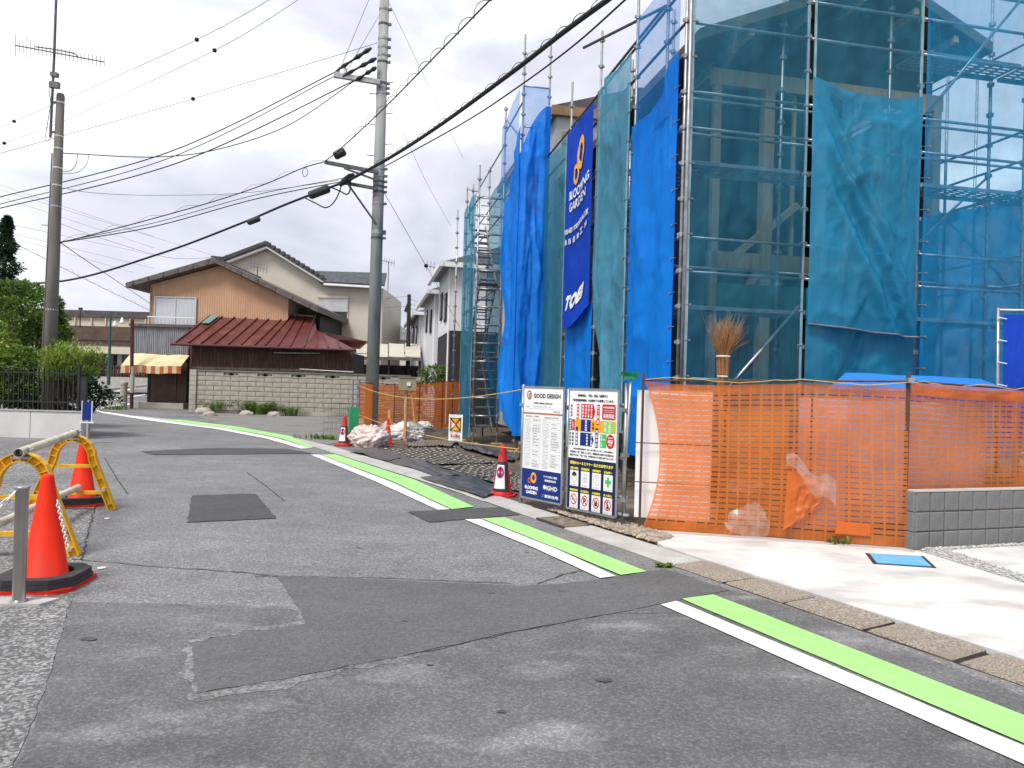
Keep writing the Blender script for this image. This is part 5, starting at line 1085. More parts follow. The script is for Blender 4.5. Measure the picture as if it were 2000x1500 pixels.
def latmat(name, nx, ny):
    m, t = newmat(name); N = t.nodes.new; L = t.links.new; o = N('ShaderNodeOutputMaterial'); b = N('ShaderNodeBsdfPrincipled'); L(b.outputs[0], o.inputs[0]); b.inputs['Roughness'].default_value = .8
    uv = N('ShaderNodeUVMap'); mp = N('ShaderNodeMapping'); mp.inputs['Scale'].default_value = (nx, ny, 1); L(uv.outputs[0], mp.inputs[0])
    br = N('ShaderNodeTexBrick'); L(mp.outputs[0], br.inputs['Vector']); br.inputs['Scale'].default_value = 1; br.inputs['Mortar Size'].default_value = .16; br.inputs['Brick Width'].default_value = 1; br.inputs['Row Height'].default_value = .5; br.offset = .5
    br.inputs['Color1'].default_value = (.5, .43, .33, 1); br.inputs['Color2'].default_value = (.34, .29, .22, 1); br.inputs['Mortar'].default_value = (.03, .03, .03, 1)
    n = N('ShaderNodeTexNoise'); n.inputs['Scale'].default_value = 5; L(uv.outputs[0], n.inputs['Vector']); r = N('ShaderNodeValToRGB'); r.color_ramp.elements[0].position = .42; r.color_ramp.elements[1].position = .66; L(n.outputs[0], r.inputs[0])
    x = N('ShaderNodeMix'); x.data_type = 'RGBA'; L(r.outputs[0], x.inputs[0]); L(br.outputs[0], x.inputs[6]); x.inputs[7].default_value = (.22, .18, .13, 1); 
    mm = N('ShaderNodeMath'); mm.operation = 'MULTIPLY'; mm.inputs[1].default_value = .3; L(r.outputs[0], mm.inputs[0]); L(mm.outputs[0], x.inputs[0]); L(x.outputs[2], b.inputs['Base Color']); return m
LM = latmat('lattice_mat', 6, 6)
def lat(u, v): return .012*(1 if (math.sin(u*6*2*math.pi)*math.sin(v*6*2*math.pi) > -.1) else 0)
gM = 'lattice rubber mats on the plot'
quadmat('rubber_mat', 'lattice rubber mat nearest the rubbish sacks', 'mat', ((746, 879), (796, 895), (906, 892), (888, 873)), LM, 90, 60, lat, .03, 1, gM)
quadmat('rubber_mat', 'middle one of the lattice rubber mats', 'mat', ((800, 896), (850, 912), (969, 907), (915, 891)), LM, 90, 60, lat, .03, 2, gM, .02)
quadmat('rubber_mat', 'lattice rubber mat behind the cone with the notice', 'mat', ((850, 913), (933, 936), (1016, 930), (968, 908)), LM, 90, 60, lat, .025, 3, gM)
quadmat('rubber_mat', 'lattice rubber mat under the white signboard', 'mat', ((935, 937), (1010, 962), (1045, 950), (1016, 931)), LM, 70, 50, lat, .02, 4, gM)
M['brownmat'] = pm('muddy_mat', (.2, .16, .12), (.12, .1, .08), 6, .9, .5)
quadmat('rubber_mat', 'muddy ribbed mat lying raised near the sacks', 'mat', ((793, 876), (881, 878), (890, 866), (791, 864)), M['brownmat'], 60, 30, lambda u, v: .05+.012*math.sin(u*90), .04, 5, gM)
M['bsheet'] = pm('black_plastic_sheet', (.03, .03, .033), (.055, .055, .06), 4, .38, .15, spec=.5)
z0 = lambda u, v: 0
gS = 'black plastic sheets over the gutter'
quadmat('plastic_sheet', 'black plastic sheet nearest the far cone', 'sheet', ((680, 883), (757, 903), (796, 894), (744, 878)), M['bsheet'], 50, 30, z0, .035, 6, gS, .024)
quadmat('plastic_sheet', 'middle black plastic sheet over the gutter', 'sheet', ((755, 904), (856, 933), (916, 930), (797, 895)), M['bsheet'], 50, 30, z0, .035, 7, gS, .024)
quadmat('plastic_sheet', 'black plastic sheet under the cone with notice', 'sheet', ((820, 935), (944, 977), (990, 962), (915, 930)), M['bsheet'], 50, 30, z0, .03, 8, gS, .024)
quadmat('plastic_sheet', 'crumpled glossy black sheet on the soil below the scaffold', 'sheet', ((905, 880), (1000, 905), (1020, 893), (880, 860)), M['bsheet'], 70, 40, lambda u, v: .06*abs(noise.noise(V((u*7, v*4, 3))))+.03*abs(noise.noise(V((u*16, v*9, 3)))), .1, 9, None)
# pale wire cage and green panel at the plot corner
cg = thing('wire_cage', 'thin grey wire mesh cage beside the gravel yard', 'cage', G(662, 852))
c0_ = G(632, 851); cx = V((.95, .05, 0)); cy = V((.05, .6, 0)); hz = .92
for i in range(9):
    for p, q in ((c0_+cx*i/8, UP*hz), (c0_+cx*i/8+cy, UP*hz), (c0_+cx*i/8+UP*hz, cy)): MB().tube([p, p+q], .004, 4).build('wire', M['darksteel'], cg)
for i in range(6):
    z = UP*hz*i/5
    for p, q in ((c0_+z, cx), (c0_+cy+z, cx), (c0_+z, cy), (c0_+cx+z, cy)): MB().tube([p, p+q], .005, 4).build('wire', M['darksteel'], cg)
tag(MB().obox(G(684, 868)+V((.05, .1, .45)), (.11, .02, 0), (-.02, .02, 0), (0, 0, .47)).build('green_panel', M['kgreen']), 'green upright panel behind the far red cone', 'panel')
# meter box on a post
mb_ = P(796, 750, 19.4); mt_ = thing('meter_box', 'olive electric box on a post in front of the far orange fence', 'box', V((mb_.x, mb_.y, 0)))
MB().tube([V((mb_.x-.03, mb_.y, 0)), V((mb_.x-.03, mb_.y, 1.4))], .045, 8).build('post', M['wood'], mt_)
MB().obox(mb_, (.21, .05, 0), (-.03, .1, 0), (0, 0, .17)).build('cabinet', M['box'], mt_); MB().obox(mb_+UP*.18, (.23, .055, 0), (-.03, .12, 0), (0, 0, .012)).build('lid', M['box'], mt_)
MB().obox(mb_+V((.05, -.12, 0)), (.05, .012, 0), (0, .004, 0), (0, 0, .05)).build('plate', M['pwhite'], mt_)
MB().tube([mb_+V((.1, 0, -.17)), mb_+V((.2, -.1, -.8)), mb_+V((.3, -.3, -1.3))], .012, 6).build('cable', M['rope'], mt_)
# ================================================================== garden wall, fence and planting on the left
gx = G(165, 857).x; gy = 17.0
gwl = tag(MB().box((-26, gy, 0), (gx, gy+.16, .64)).build('garden_wall', M['whitewall']), 'low white rendered garden wall below the black railing', 'wall')
tag(MB().prism([(gx-.16, gy+.163, 0), (gx, gy+.163, 0), (gx-9.5, gy+14, 0), (gx-9.66, gy+14, 0)], (0, 0, .62)).build('garden_wall', M['whitewall'], fix=True), 'white garden wall running back along the street', 'wall')
MB().box((-26, gy-.02, .64), (gx+.02, gy+.18, .665)).build('coping', M['slab'], gwl)
for x in (-14.9, -13.0, -11.4): MB().box((x, gy-.004, 0), (x+.012, gy, .64)).build('joint', M['mortar'], gwl)
rf = thing('garden_railing', 'black iron railing with pickets on the white garden wall', 'railing', (-13, gy, .66))
for z in (.86, 1.55): MB().bar((-20, gy+.08, z), (gx-.1, gy+.08, z), .03, .035).build('rail', M['iron'], rf)
x = -20
me_ = None
while x < gx-.1:
    top = 1.68
    if me_ is None:
        b = MB().bar((0, 0, 0), (0, 0, .98), .032, .02); b.add([(-.016, -.01, .98), (.016, -.01, .98), (.016, .01, .98), (-.016, .01, .98), (0, 0, 1.04)], [(0, 1, 4), (1, 2, 4), (2, 3, 4), (3, 0, 4)])
        me_ = bpy.data.meshes.new('picket'); me_.from_pydata(b.v, [], b.f); me_.materials.append(M['iron'])
    piece('picket', me_, rf, (x, gy+.08, .67)); x += .118
for x in (-17.2, -14.6, -12.3, gx-.12): MB().bar((x, gy+.08, .66), (x, gy+.08, 1.74), .06, .06).build('post', M['iron'], rf)
bp = P(163, 765, gy+.1); tag(MB().obox(bp+V((0, 0, 0)), (.085, 0, 0), (0, .03, 0), (0, 0, .36)).build('notice_board', M['blackgloss'], fix=True), 'black board at the end of the black railing', 'board')
def leaves(n, place, size, seed, elong=1.6, droop=.3):
    random.seed(seed); b = MB()
    for _ in range(n):
        c, out = place(); a = random.uniform(0, 6.28); s_ = size*random.uniform(.6, 1.3)
        d = (out*.7+V((random.uniform(-1, 1), random.uniform(-1, 1), random.uniform(-.8, .8)))).normalized(); d.z -= droop*random.random(); d.normalize()
        w = d.cross(V((random.uniform(-1, 1), random.uniform(-1, 1), random.uniform(-1, 1)))); 
        if w.length < .1: w = d.orthogonal()
        w.normalize(); tip = c+d*s_*elong; m = c+d*s_*elong*.5+w.cross(d)*s_*.12
        b.add([c, m+w*s_*.38, tip, m-w*s_*.38], [(0, 1, 2, 3)])
    return b
def ball_place(c, rad, power=.33, lump=.28, seed=0, hollow=.55):
    c = V(c); rad = V(rad)
    def f():
        while True:
            n = V((random.gauss(0, 1), random.gauss(0, 1), random.gauss(0, 1))).normalized(); r = lerp(hollow, 1, random.random()**power)
            k = 1+lump*noise.noise(n*1.9+V((seed, 0, 0)))*1.5+lump*.6*noise.noise(n*4.5+V((0, seed, 0)))
            if noise.noise(n*3.3+V((seed*3, 1, r*2))) < -.32: continue
            return c+V((n.x*rad.x, n.y*rad.y, n.z*rad.z))*r*k, n
    return f
def tree(name, label, base, c, rad, n, size, mat, seed, cat='tree', trunk_r=.12, lump=.28, limbs=5, hollow=.55, group=None):
    t = thing(name, label, cat, base, group); c = V(c); base = V(base); tr = MB(); tr.tube([base, base.lerp(c, .6)+V((.05, 0, 0)), c], [trunk_r, trunk_r*.7, trunk_r*.3], 8)
    random.seed(seed)
    for k in range(limbs):
        a = 6.28*k/limbs+random.random(); s_ = base.lerp(c, random.uniform(.4, .9)); e_ = c+V((math.cos(a)*rad[0]*.8, math.sin(a)*rad[1]*.8, random.uniform(-.2, .7)*rad[2])); tr.tube([s_, s_.lerp(e_, .5)+UP*.1, e_], [trunk_r*.45, trunk_r*.3, .012], 6)
    tr.build('trunk', M['trunk'], t); leaves(n, ball_place(c, rad, lump=lump, seed=seed, hollow=hollow), size, seed+1).build('crown', M[mat], t); return t
tree('broadleaf_tree', 'dense rounded evergreen tree behind the left utility pole', (-12.3, 20, 0), P(48, 645, 20)-V((.3, 0, 0)), (1.36, 1.1, 1.22), 15000, .075, 'leaf', 3, lump=.2, hollow=.75)
tree('broadleaf_tree', 'light green shrub at the left edge above the railing', (-13.3, 18.4, 0), P(5, 690, 18.4)-V((.3, 0, 0)), (.6, .5, .75), 2600, .08, 'leafyel', 5, 'shrub', .05)
tree('broadleaf_tree', 'shrub behind the railing at the left edge', (-12.9, 18.2, 0), P(40, 735, 18.2), (1.1, .6, .75), 3800, .075, 'leaf', 9, 'shrub', .05)
tree('broadleaf_tree', 'dark low shrub behind the railing right of the pole', (-11.4, 18.3, 0), P(110, 765, 18.3), (1.3, .5, .6), 4200, .07, 'leafdark', 12, 'shrub', .05)
# feathery bamboo bush
bb = thing('bamboo_bush', 'feathery yellow-green bush in front of the pole above the railing', 'bush', (-10.9, 17.45, 0)); random.seed(40); st = MB(); lv = MB()
for k in range(120):
    a = random.uniform(0, 6.28); r = random.random()**.5; c0_ = V((-10.95, 17.5, .6)); tip = V(P(140, 694, 17.5))+V((math.cos(a)*.8*r, math.sin(a)*.35*r, random.uniform(-.5, .5)*(1.15-r*.5)))
    tip.z += -.2*r; mid = c0_.lerp(tip, .55)+UP*.25; st.tube([c0_, mid, tip], [.008, .005, .002], 4, cap=False)
    for j in range(46):
        f = random.random()**.6; q = mid.lerp(tip, f)+V((random.gauss(0, .06), random.gauss(0, .05), random.gauss(0, .05))); d = (tip-mid).normalized()+V((random.uniform(-.9, .9), random.uniform(-.9, .9), random.uniform(-.5, .4))); d.normalize(); w = d.cross(UP+V((random.uniform(-.6, .6), 0, 0))).normalized()*.012; lv.add([q, q+d*.05+w, q+d*.12-UP*.01, q+d*.05-w], [(0, 1, 2, 3)])
st.build('stems', M['trunk'], bb); lv.build('foliage', M['leafyel'], bb)
# conifer far left
cf = thing('conifer_tree', 'tall dark conifer at the far left edge', 'tree', (-22, 30, 0)); cb_ = P(-8, 720, 30); ct = P(14, 425, 30)
MB().tube([V((cb_.x, 30, 0)), ct], [.22, .03], 8).build('trunk', M['trunk'], cf)
def cplace():
    f = random.random()**1.25; z = lerp(ct.z, 3.0, f); r = (.06+1.25*f)*(.35+.65*random.random())*(1+.38*math.sin(z*7.5)); a = random.uniform(0, 6.28); return V((lerp(ct.x, cb_.x, f)+math.cos(a)*r, 30+math.sin(a)*r, z+random.uniform(-.1, .1)-r*.15)), V((math.cos(a), math.sin(a), -.3))
leaves(9000, cplace, .085, 50, 1.8).build('crown', M['leafdark'], cf)
# ================================================================== far side of the crossing
yb = 60
fb_ = thing('long_building', 'long beige two-storey building beyond the crossing', 'building', P(200, 735, yb))
def px_box(x0, y0, x1, y1, y, depth, name, mat, par, dz=0):
    a = P(x0, y1, y); b = P(x1, y0, y); return MB().box((a.x, y+dz, a.z), (b.x, y+depth, b.z)).build(name, mat, par)
px_box(-60, 612, 300, 640, yb+1.5, 8, 'upper_wall', M['beige'], fb_); px_box(-60, 640, 300, 654, yb, 9, 'dark_band', M['shutter'], fb_); px_box(-60, 654, 300, 683, yb+.2, 9, 'parapet', M['beige'], fb_)
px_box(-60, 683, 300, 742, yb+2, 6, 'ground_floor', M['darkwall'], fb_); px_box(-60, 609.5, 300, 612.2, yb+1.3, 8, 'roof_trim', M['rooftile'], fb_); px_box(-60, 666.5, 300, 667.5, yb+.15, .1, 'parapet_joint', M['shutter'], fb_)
for x in (144, 176, 204, 252, 282): px_box(x, 612.5, x+3, 640, yb+1.35, .3, 'pilaster', M['beige'], fb_)
for x in (228, 262): px_box(x, 690, x+10, 742, yb+1.8, .5, 'column', M['slab'], fb_)
for x0, x1 in ((205, 222), (240, 256)): px_box(x0, 692, x1, 735, yb+1.9, .2, 'window', M['glass'], fb_)
rw = tag(px_box(168, 738, 290, 757, 50, .5, 'retaining_wall', M['slab'], None), 'low grey concrete retaining wall along the cross street', 'wall')
pfn = thing('paling_fence', 'dark wooden paling fence above the retaining wall', 'fence', P(250, 738, 50.6))
for k in range(17): x = 210+k*5; px_box(x, 712+(k % 3), x+3.2, 739, 50.6, .08, 'paling', M['plank'], pfn)
px_box(208, 718, 296, 721, 50.7, .06, 'rail', M['plank'], pfn); px_box(208, 732, 296, 734, 50.7, .06, 'rail', M['plank'], pfn)
lp = thing('street_lamp', 'green street lamp with two hanging bell lanterns', 'street lamp', P(213, 745, 46)); M['lampgreen'] = pm('lamp_green', (.03, .09, .07), None, 4, .5)
MB().tube([P(212, 752, 46), P(213.5, 700, 46), P(216, 618, 46)], [.11, .09, .06], 10).build('post', M['lampgreen'], lp)
for x, y in ((224, 632), (238, 626)):
    MB().tube([P(216, 622, 46), P((216+x)/2, 618 if x > 230 else 624, 46), P(x, y-6, 46), P(x, y, 46)], .035, 6).build('arm', M['lampgreen'], lp)
    q = P(x, y+3, 46); MB().lathe([(.02, .3), (.07, .22), (.1, .05), (.19, -.1), (.17, -.1), (0, -.06)], 14, q).build('lantern', M['pwhite'], lp, smooth=True)
s2 = thing('roof_lamp', 'small dark floodlight post in front of the beige parapet', 'lamp', P(156, 640, 59)); MB().tube([P(156, 640, 59), P(156.5, 606, 59)], .05, 6).build('post', M['iron'], s2); MB().obox(P(157, 603, 59), (.13, 0, 0), (0, .1, 0), (0, 0, .09)).build('head', M['iron'], s2)
cs_ = G(241, 797); cs_t = thing('concrete_stump', 'thick weathered concrete post at the street corner', 'post', cs_); MB().lathe([(.17, 0), (.16, .2), (.155, 1.1), (.18, 1.12), (.18, 1.24), (.12, 1.28), (0, 1.28)], 14, cs_).build('post', M['block'], cs_t)
MB().lathe([(.175, .25), (.175, .3)], 14, cs_).build('band', M['pwhite'], cs_t)
bpst = G(257, 798); t_ = P(258, 624, bpst.y); M['maroon'] = pm('maroon_post', (.10, .025, .03), (.07, .02, .025), 4, .7)
o_ = thing('sign_post', 'tall maroon post at the corner by the striped awning', 'post', bpst); MB().tube([bpst, V((t_.x, t_.y, t_.z))], .085, 8).build('post', M['maroon'], o_); MB().tube([bpst+UP*.75, bpst+UP*2.0], .1, 8).build('sleeve', M['block'], o_)
# guard rail
grl = thing('guard_rail', 'low white kerb rail across the cross street', 'rail', P(215, 765, 44)); MB().tube([P(208, 766, 42), P(214, 760, 43), P(285, 753, 47)], .07, 6).build('rail', M['slab'], grl)
for x, y in ((214, 766), (240, 762), (265, 758)): MB().tube([P(x, y, 44), P(x, y-5, 44)], .06, 6).build('foot', M['slab'], grl)
# ================================================================== peach house with the little shop
Y0 = 36.0
ph = thing('peach_house', 'peach ribbed-siding house with low gable and sliding window', 'house', P(430, 790, Y0))
def at(px, py, y=Y0): return P(px, py, y)
rl, ra, rr = at(256, 564), at(428, 517), at(626, 612)
def roof_z(x):
    return lerp(rl.z, ra.z, (x-rl.x)/(ra.x-rl.x)) if x < ra.x else lerp(ra.z, rr.z, (x-ra.x)/(rr.x-ra.x))
wl_, wr_ = at(292, 640).x, at(562, 620).x; zb_ = 2.6
b = MB(); n = 116; dx = (wr_-wl_)/n
for k in range(n):
    x0, x1 = wl_+dx*k, wl_+dx*(k+1); yy = Y0+(.0 if k % 2 else .016); b.add([(x0, yy, zb_), (x1, yy, zb_), (x1, yy, roof_z(x1)-.05), (x0, yy, roof_z(x0)-.05)], [(0, 1, 2, 3)])
    y2 = Y0+(.016 if k % 2 else .0); b.add([(x1, yy, zb_), (x1, y2, zb_), (x1, y2, roof_z(x1)-.05), (x1, yy, roof_z(x1)-.05)], [(0, 1, 2, 3)])
b.build('siding', M['peach'], ph)
MB().box((wl_+.01, Y0+.05, .0), (wr_-.01, Y0+8, rl.z)).build('wall', M['cream'], ph)
MB().box((wr_, Y0+1.2, 2.6), (rr.x-.35, Y0+8, rr.z+.02)).build('recess_wall', M['darkwall'], ph)
MB().box((wl_-.02, Y0-.02, zb_), (wl_+.09, Y0+.04, rl.z+.1)).build('corner_trim', M['brownedge'], ph)
for a, c in ((rl, ra), (ra, rr)):
    pts = [V((a.x, Y0-.55, a.z)), V((c.x, Y0-.55, c.z)), V((c.x, Y0-.55, c.z+.30)), V((a.x, Y0-.55, a.z+.22))]
    if a is rl: pts[0].x -= .0
    ro = MB().prism(pts, (0, 8.6, 0)).build('roof', M['eave'], ph, fix=True)
    for k in range(6): q = lerp(a, c, (k+.5)/6); MB().box((q.x-.03, Y0-.585, q.z+.02), (q.x+.03, Y0-.552, q.z+.24)).build('batten', M['eave'], ro)
def window(par, x0, y0, x1, y1, y, frame='alu', pane='glass', mull=1, depth=.06, fw_=.06):
    a, c = P(x0, y1, y), P(x1, y0, y); w = MB(); f = fw_
    w.box((a.x-f, y-depth, a.z-f), (c.x+f, y, a.z)).box((a.x-f, y-depth, c.z), (c.x+f, y, c.z+f)).box((a.x-f, y-depth+.001, a.z), (a.x, y, c.z)).box((c.x, y-depth+.001, a.z), (c.x+f, y, c.z))
    for k in range(mull): x = lerp(a.x, c.x, (k+1)/(mull+1)); w.box((x-f/2, y-depth+.002, a.z), (x+f/2, y-.005, c.z))
    wo = w.build('window', M[frame], par); n = mull+1
    for k in range(n): MB().box((lerp(a.x, c.x, k/n)+.01, y-.03, a.z), (lerp(a.x, c.x, (k+1)/n)-.01, y-.02, c.z)).build('pane', M[pane], wo)
    return wo, a, c
wo, a, c = window(ph, 303, 583, 382, 640, Y0-.03, pane='curtain')
for z in (c.z-1.0, a.z-.02): MB().bar((a.x-.25, Y0-.35, z), (c.x+.1, Y0-.35, z), .05, .05).build('balcony_rail', M['pwhite'], ph)
for k in range(13): x = lerp(a.x-.2, c.x+.05, k/12); MB().bar((x, Y0-.35, a.z-.02), (x, Y0-.35, c.z-1.0), .025, .025).build('baluster', M['pwhite'], ph)
# grey corrugated fascia over the shop
q0, q1 = at(256, 690, 35.3), at(368, 640, 35.3); b = MB(); n = 60
for k in range(n): x = lerp(q0.x, q1.x, k/n); x1 = lerp(q0.x, q1.x, (k+1)/n); yy = 35.3+(.03 if k % 2 else 0); b.box((x, yy, q0.z), (x1, yy+.03, q1.z))
b.build('corrugated_fascia', M['corr'], ph)
MB().box((q0.x-.1, 35.2, q1.z), (q1.x+.3, 35.6, q1.z+.14)).build('fascia_cap', M['eave'], ph)
# shop: shutter, side, step
sh0, sh1 = at(287, 786, 35.6), at(366, 722, 35.6)
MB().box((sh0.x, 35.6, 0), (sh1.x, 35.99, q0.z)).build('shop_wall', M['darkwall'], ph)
sx0, sx1 = at(294, 780, 35.55).x, at(364, 780, 35.55).x; z = .32
for k in range(22):
    MB().add([(sx0, 35.54, z), (sx1, 35.54, z), (sx1, 35.56, z+.085), (sx0, 35.56, z+.085), (sx1, 35.6, z), (sx0, 35.6, z)], [(0, 1, 2, 3), (0, 5, 4, 1)]).build('shutter_slat', M['shutter'], ph); z += .09
MB().box(((sx0+sx1)/2+.3, 35.51, .3), ((sx0+sx1)/2+.38, 35.55, 2.3)).build('shutter_post', M['shutter'], ph)
MB().box((sx0-.3, 35.0, .0), (sx1+.1, 35.58, .28)).build('step', M['block'], ph)
aw = thing('striped_awning', 'cream awning with orange striped valance over the shop shutter', 'awning', at(310, 720, 35)); A0, A1 = at(252, 690, 35.1), at(367, 694, 35.1); dz = .62
fA = surf(rectf((A0.x, 34.4, A0.z-dz), (A1.x, 34.4, A1.z-dz+.06), (A1.x, 35.25, A1.z), (A0.x, 35.25, A0.z)), (0, -.6, 1), .08, 3, 1.2, .4); M['awn'] = pm('awning_canvas', (.66, .58, .36), (.52, .44, .26), 3, .8)
sheet('canvas', M['awn'], fA, 24, 8, aw); 
for k in range(14): sheet('valance_stripe', M['rustink'] if k % 2 else M['awn'], (lambda k: lambda u, v: fA((k+u)/14, 0)+V((0, -.005, -.36*(1-v))))(k), 2, 2, aw)
# brown gutter downpipe
dpp = [at(371, 676, 33), at(374, 684, 33), at(373, 720, 33), V((at(371, 790, 33).x, 33, .1))]; tag(MB().tube(dpp, .06, 8).build('downpipe', M['maroon']), 'dark maroon downpipe at the corner of the block wall', 'pipe')
# ================================================================== low house with the red metal roof
rh = thing('red_roof_house', 'low old house with dark red standing-seam metal roof', 'house', P(530, 800, 34)); ye, yr = 33.3, 36.6
bx = [343, 368, 393, 419, 446, 471, 497, 517.5, 543, 567, 594]; tx_ = [423, 447, 471, 492, 513.6, 534.6, 558.6, 570, 582, 597, 614]
def eavep(x): return P(x, lerp(670, 681.5, (x-343)/347), ye)
def ridgep(x): return P(x, lerp(608, 619, (x-423)/191), yr)
for k in range(10):
    a, b_, c, d = eavep(bx[k]), eavep(bx[k+1]), ridgep(tx_[k+1]), ridgep(tx_[k]); nn_ = (b_-a).cross(d-a).normalized()
    MB().prism([a, b_, c, d], -nn_*.06).build('roof_panel', M['redroof'], rh, fix=True)
    MB().bar(a+nn_*.03, d+nn_*.03, .05, .085, upv=nn_).build('seam', M['redroof'], rh)
hipx = [594, 618, 642, 666, 690]; tp = [(614, 619), (618, 645), (634, 653), (658, 664), (690, 681)]
for k in range(4):
    a, b_ = eavep(hipx[k]), eavep(hipx[k+1]); c, d = P(*tp[k+1], lerp(36.0, 33.35, (k+1)/4)), P(*tp[k], 36.4 if k == 0 else lerp(36.0, 33.35, k/4)); nn_ = V((0, -.6, .8))
    MB().prism([a, b_, c, d], -nn_*.05).build('roof_panel', M['redroof'], rh, fix=True); MB().bar(a+nn_*.03, d+nn_*.03, .05, .085, upv=nn_).build('seam', M['redroof'], rh)
MB().bar(ridgep(421)+UP*.03, ridgep(616)+UP*.03, .22, .1).build('ridge_cap', M['redroof'], rh)
MB().prism([P(606, 642, 36.5), P(718, 667, 37.5), P(700, 682, 37.5), P(612, 660, 36.5)], (0, .3, 0)).build('rear_roof', M['redroof'], rh, fix=True)
sk = [lerp(eavep(345), ridgep(425), .56), lerp(eavep(360), ridgep(440), .56), lerp(eavep(360), ridgep(440), .82), lerp(eavep(345), ridgep(425), .82)]; M['skyl'] = glassmat('skylight_glass', (.12, .25, .22), .2)
MB().prism([p+V((.06, -.04, .06)) for p in sk], (0, -.02, .03)).build('skylight', M['skyl'], rh, fix=True)
e0, e1 = eavep(343), eavep(692); MB().tube([e0+V((-.2, -.05, -.06)), e1+V((.1, -.05, -.06))], .06, 8).build('eaves_gutter', M['maroon'], rh)
w0, w1 = P(374, 700, ye+.5).x, P(690, 700, ye+.5).x; n = 46
for k in range(n):
    x0 = lerp(w0, w1, k/n); x1 = lerp(w0, w1, (k+1)/n); MB().box((x0+.004, ye+.5+.006*(k % 2), 2.05), (x1-.004, ye+.55, eavep(374+k*6.9).z-.02)).build('wall_board', M['plank'], rh)
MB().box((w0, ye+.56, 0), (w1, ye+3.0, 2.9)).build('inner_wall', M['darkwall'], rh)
b = MB().box((w0-.02, ye+.44, 1.98), (w1, ye+.53, 2.08)); b.build('wall_rail', M['eave'], rh)
for k in range(6):
    x0, x1 = lerp(w0, w1, k/6), lerp(w0, w1, (k+1)/6); wo = MB().box((x0+.03, ye+.5, 1.0), (x1-.03, ye+.545, 1.97)).build('window', M['shutter'], rh); MB().box((x0+.08, ye+.485, 1.05), (x1-.08, ye+.498, 1.92)).build('pane', M['glass'], wo)
MB().tube([P(535, 689, ye+.3), P(625, 690, ye+.3)], .02, 6).build('drying_pole', M['alu'], rh)
MB().tube([P(585, 721, ye+.1), P(690, 727, ye+.1)], .025, 6).build('drying_pole', M['alu'], rh)
# ================================================================== old concrete-block garden wall
yw = 32.2
bwl = thing('block_wall', 'old pale concrete-block wall in front of the red-roofed house', 'wall', P(540, 805, yw)); xw0, xw1 = P(383, 800, yw).x, P(800, 800, yw).x
z0w, ch_ = .12, .218; bl_ = .76
MB().box((xw0, yw+.02, 0), (xw1, yw+.15, z0w+7*ch_-.004)).build('mortar', M['mortar'], bwl)
bmesh_ = [cellmesh(bl_-.022, ch_-.022, .16, M['block'], .01)]; bhalf = cellmesh(bl_/2-.022, ch_-.022, .16, M['block'], .01)
def pierced():
    b = MB(); x, z, y = bl_/2-.02, ch_/2-.012, .07
    for s_ in (-1, 1): b.box((-x, -y, s_*z-.02), (x, y, s_*z+.02)); b.box((s_*x-.03, -y, -z), (s_*x+.03, y, z))
    for s_ in (-1, 1): b.bar((-x, 0, -z*s_), (x, 0, z*s_), .1, .03, upv=V((0, 1, 0)))
    b.bar((0, 0, -z), (0, 0, z), .1, .03, upv=V((0, 1, 0))); n = 14
    for k in range(n): a1, a2 = 2*math.pi*k/n, 2*math.pi*(k+1)/n; b.bar((.11*math.cos(a1), -.001, .06*math.sin(a1)), (.11*math.cos(a2), -.001, .06*math.sin(a2)), .11, .022, upv=V((0, 1, 0)))
    me = bpy.data.meshes.new('pierced_block'); me.from_pydata(b.v, [], b.f); me.materials.append(M['block']); return me
pme = pierced(); random.seed(6); holes = [P(px, 735, yw).x for px in (437, 506, 571, 636, 760)]
for r in range(8):
    x = xw0-(bl_/2 if r % 2 else 0)
    while x < xw1-.05:
        xc = x+bl_/2
        if x < xw0-.01: piece('block', bhalf, bwl, (xw0+bl_/4, yw+.08, z0w+(r+.5)*ch_))
        elif r == 7 and any(abs(xc-h) < bl_*.55 for h in holes): piece('pierced_block', pme, bwl, (xc, yw+.06, z0w+(r+.5)*ch_)); MB().box((xc-bl_/2, yw+.1, z0w+r*ch_+.02), (xc+bl_/2, yw+.16, z0w+(r+1)*ch_-.02)).build('hole_shade_panel', M['darkwall'], bwl)  # solid dark panel behind the pierced block stands in for shade in its holes
        else: piece('block', bmesh_[0], bwl, (xc, yw+.08+random.uniform(-.004, .004), z0w+(r+.5)*ch_))
        x += bl_
MB().box((xw0-.3, yw-.08, 0), (xw0-.005, yw+.22, z0w+8*ch_+.05)).build('pier', M['block'], bwl)
MB().box((xw0-.3, yw-.04, z0w+8*ch_), (xw1, yw+.2, z0w+8*ch_+.06)).build('coping', M['mortar'], bwl)
for k in range(8): MB().box((xw0-.31, yw-.085, z0w+k*ch_), (xw0+.0, yw-.078, z0w+k*ch_+.012)).build('joint', M['mortar'], bwl)
MB().box((P(530, 800, yw).x, yw-.35, 0), (P(700, 800, yw).x, yw-.2, .16)).build('low_kerb', M['block'], bwl)
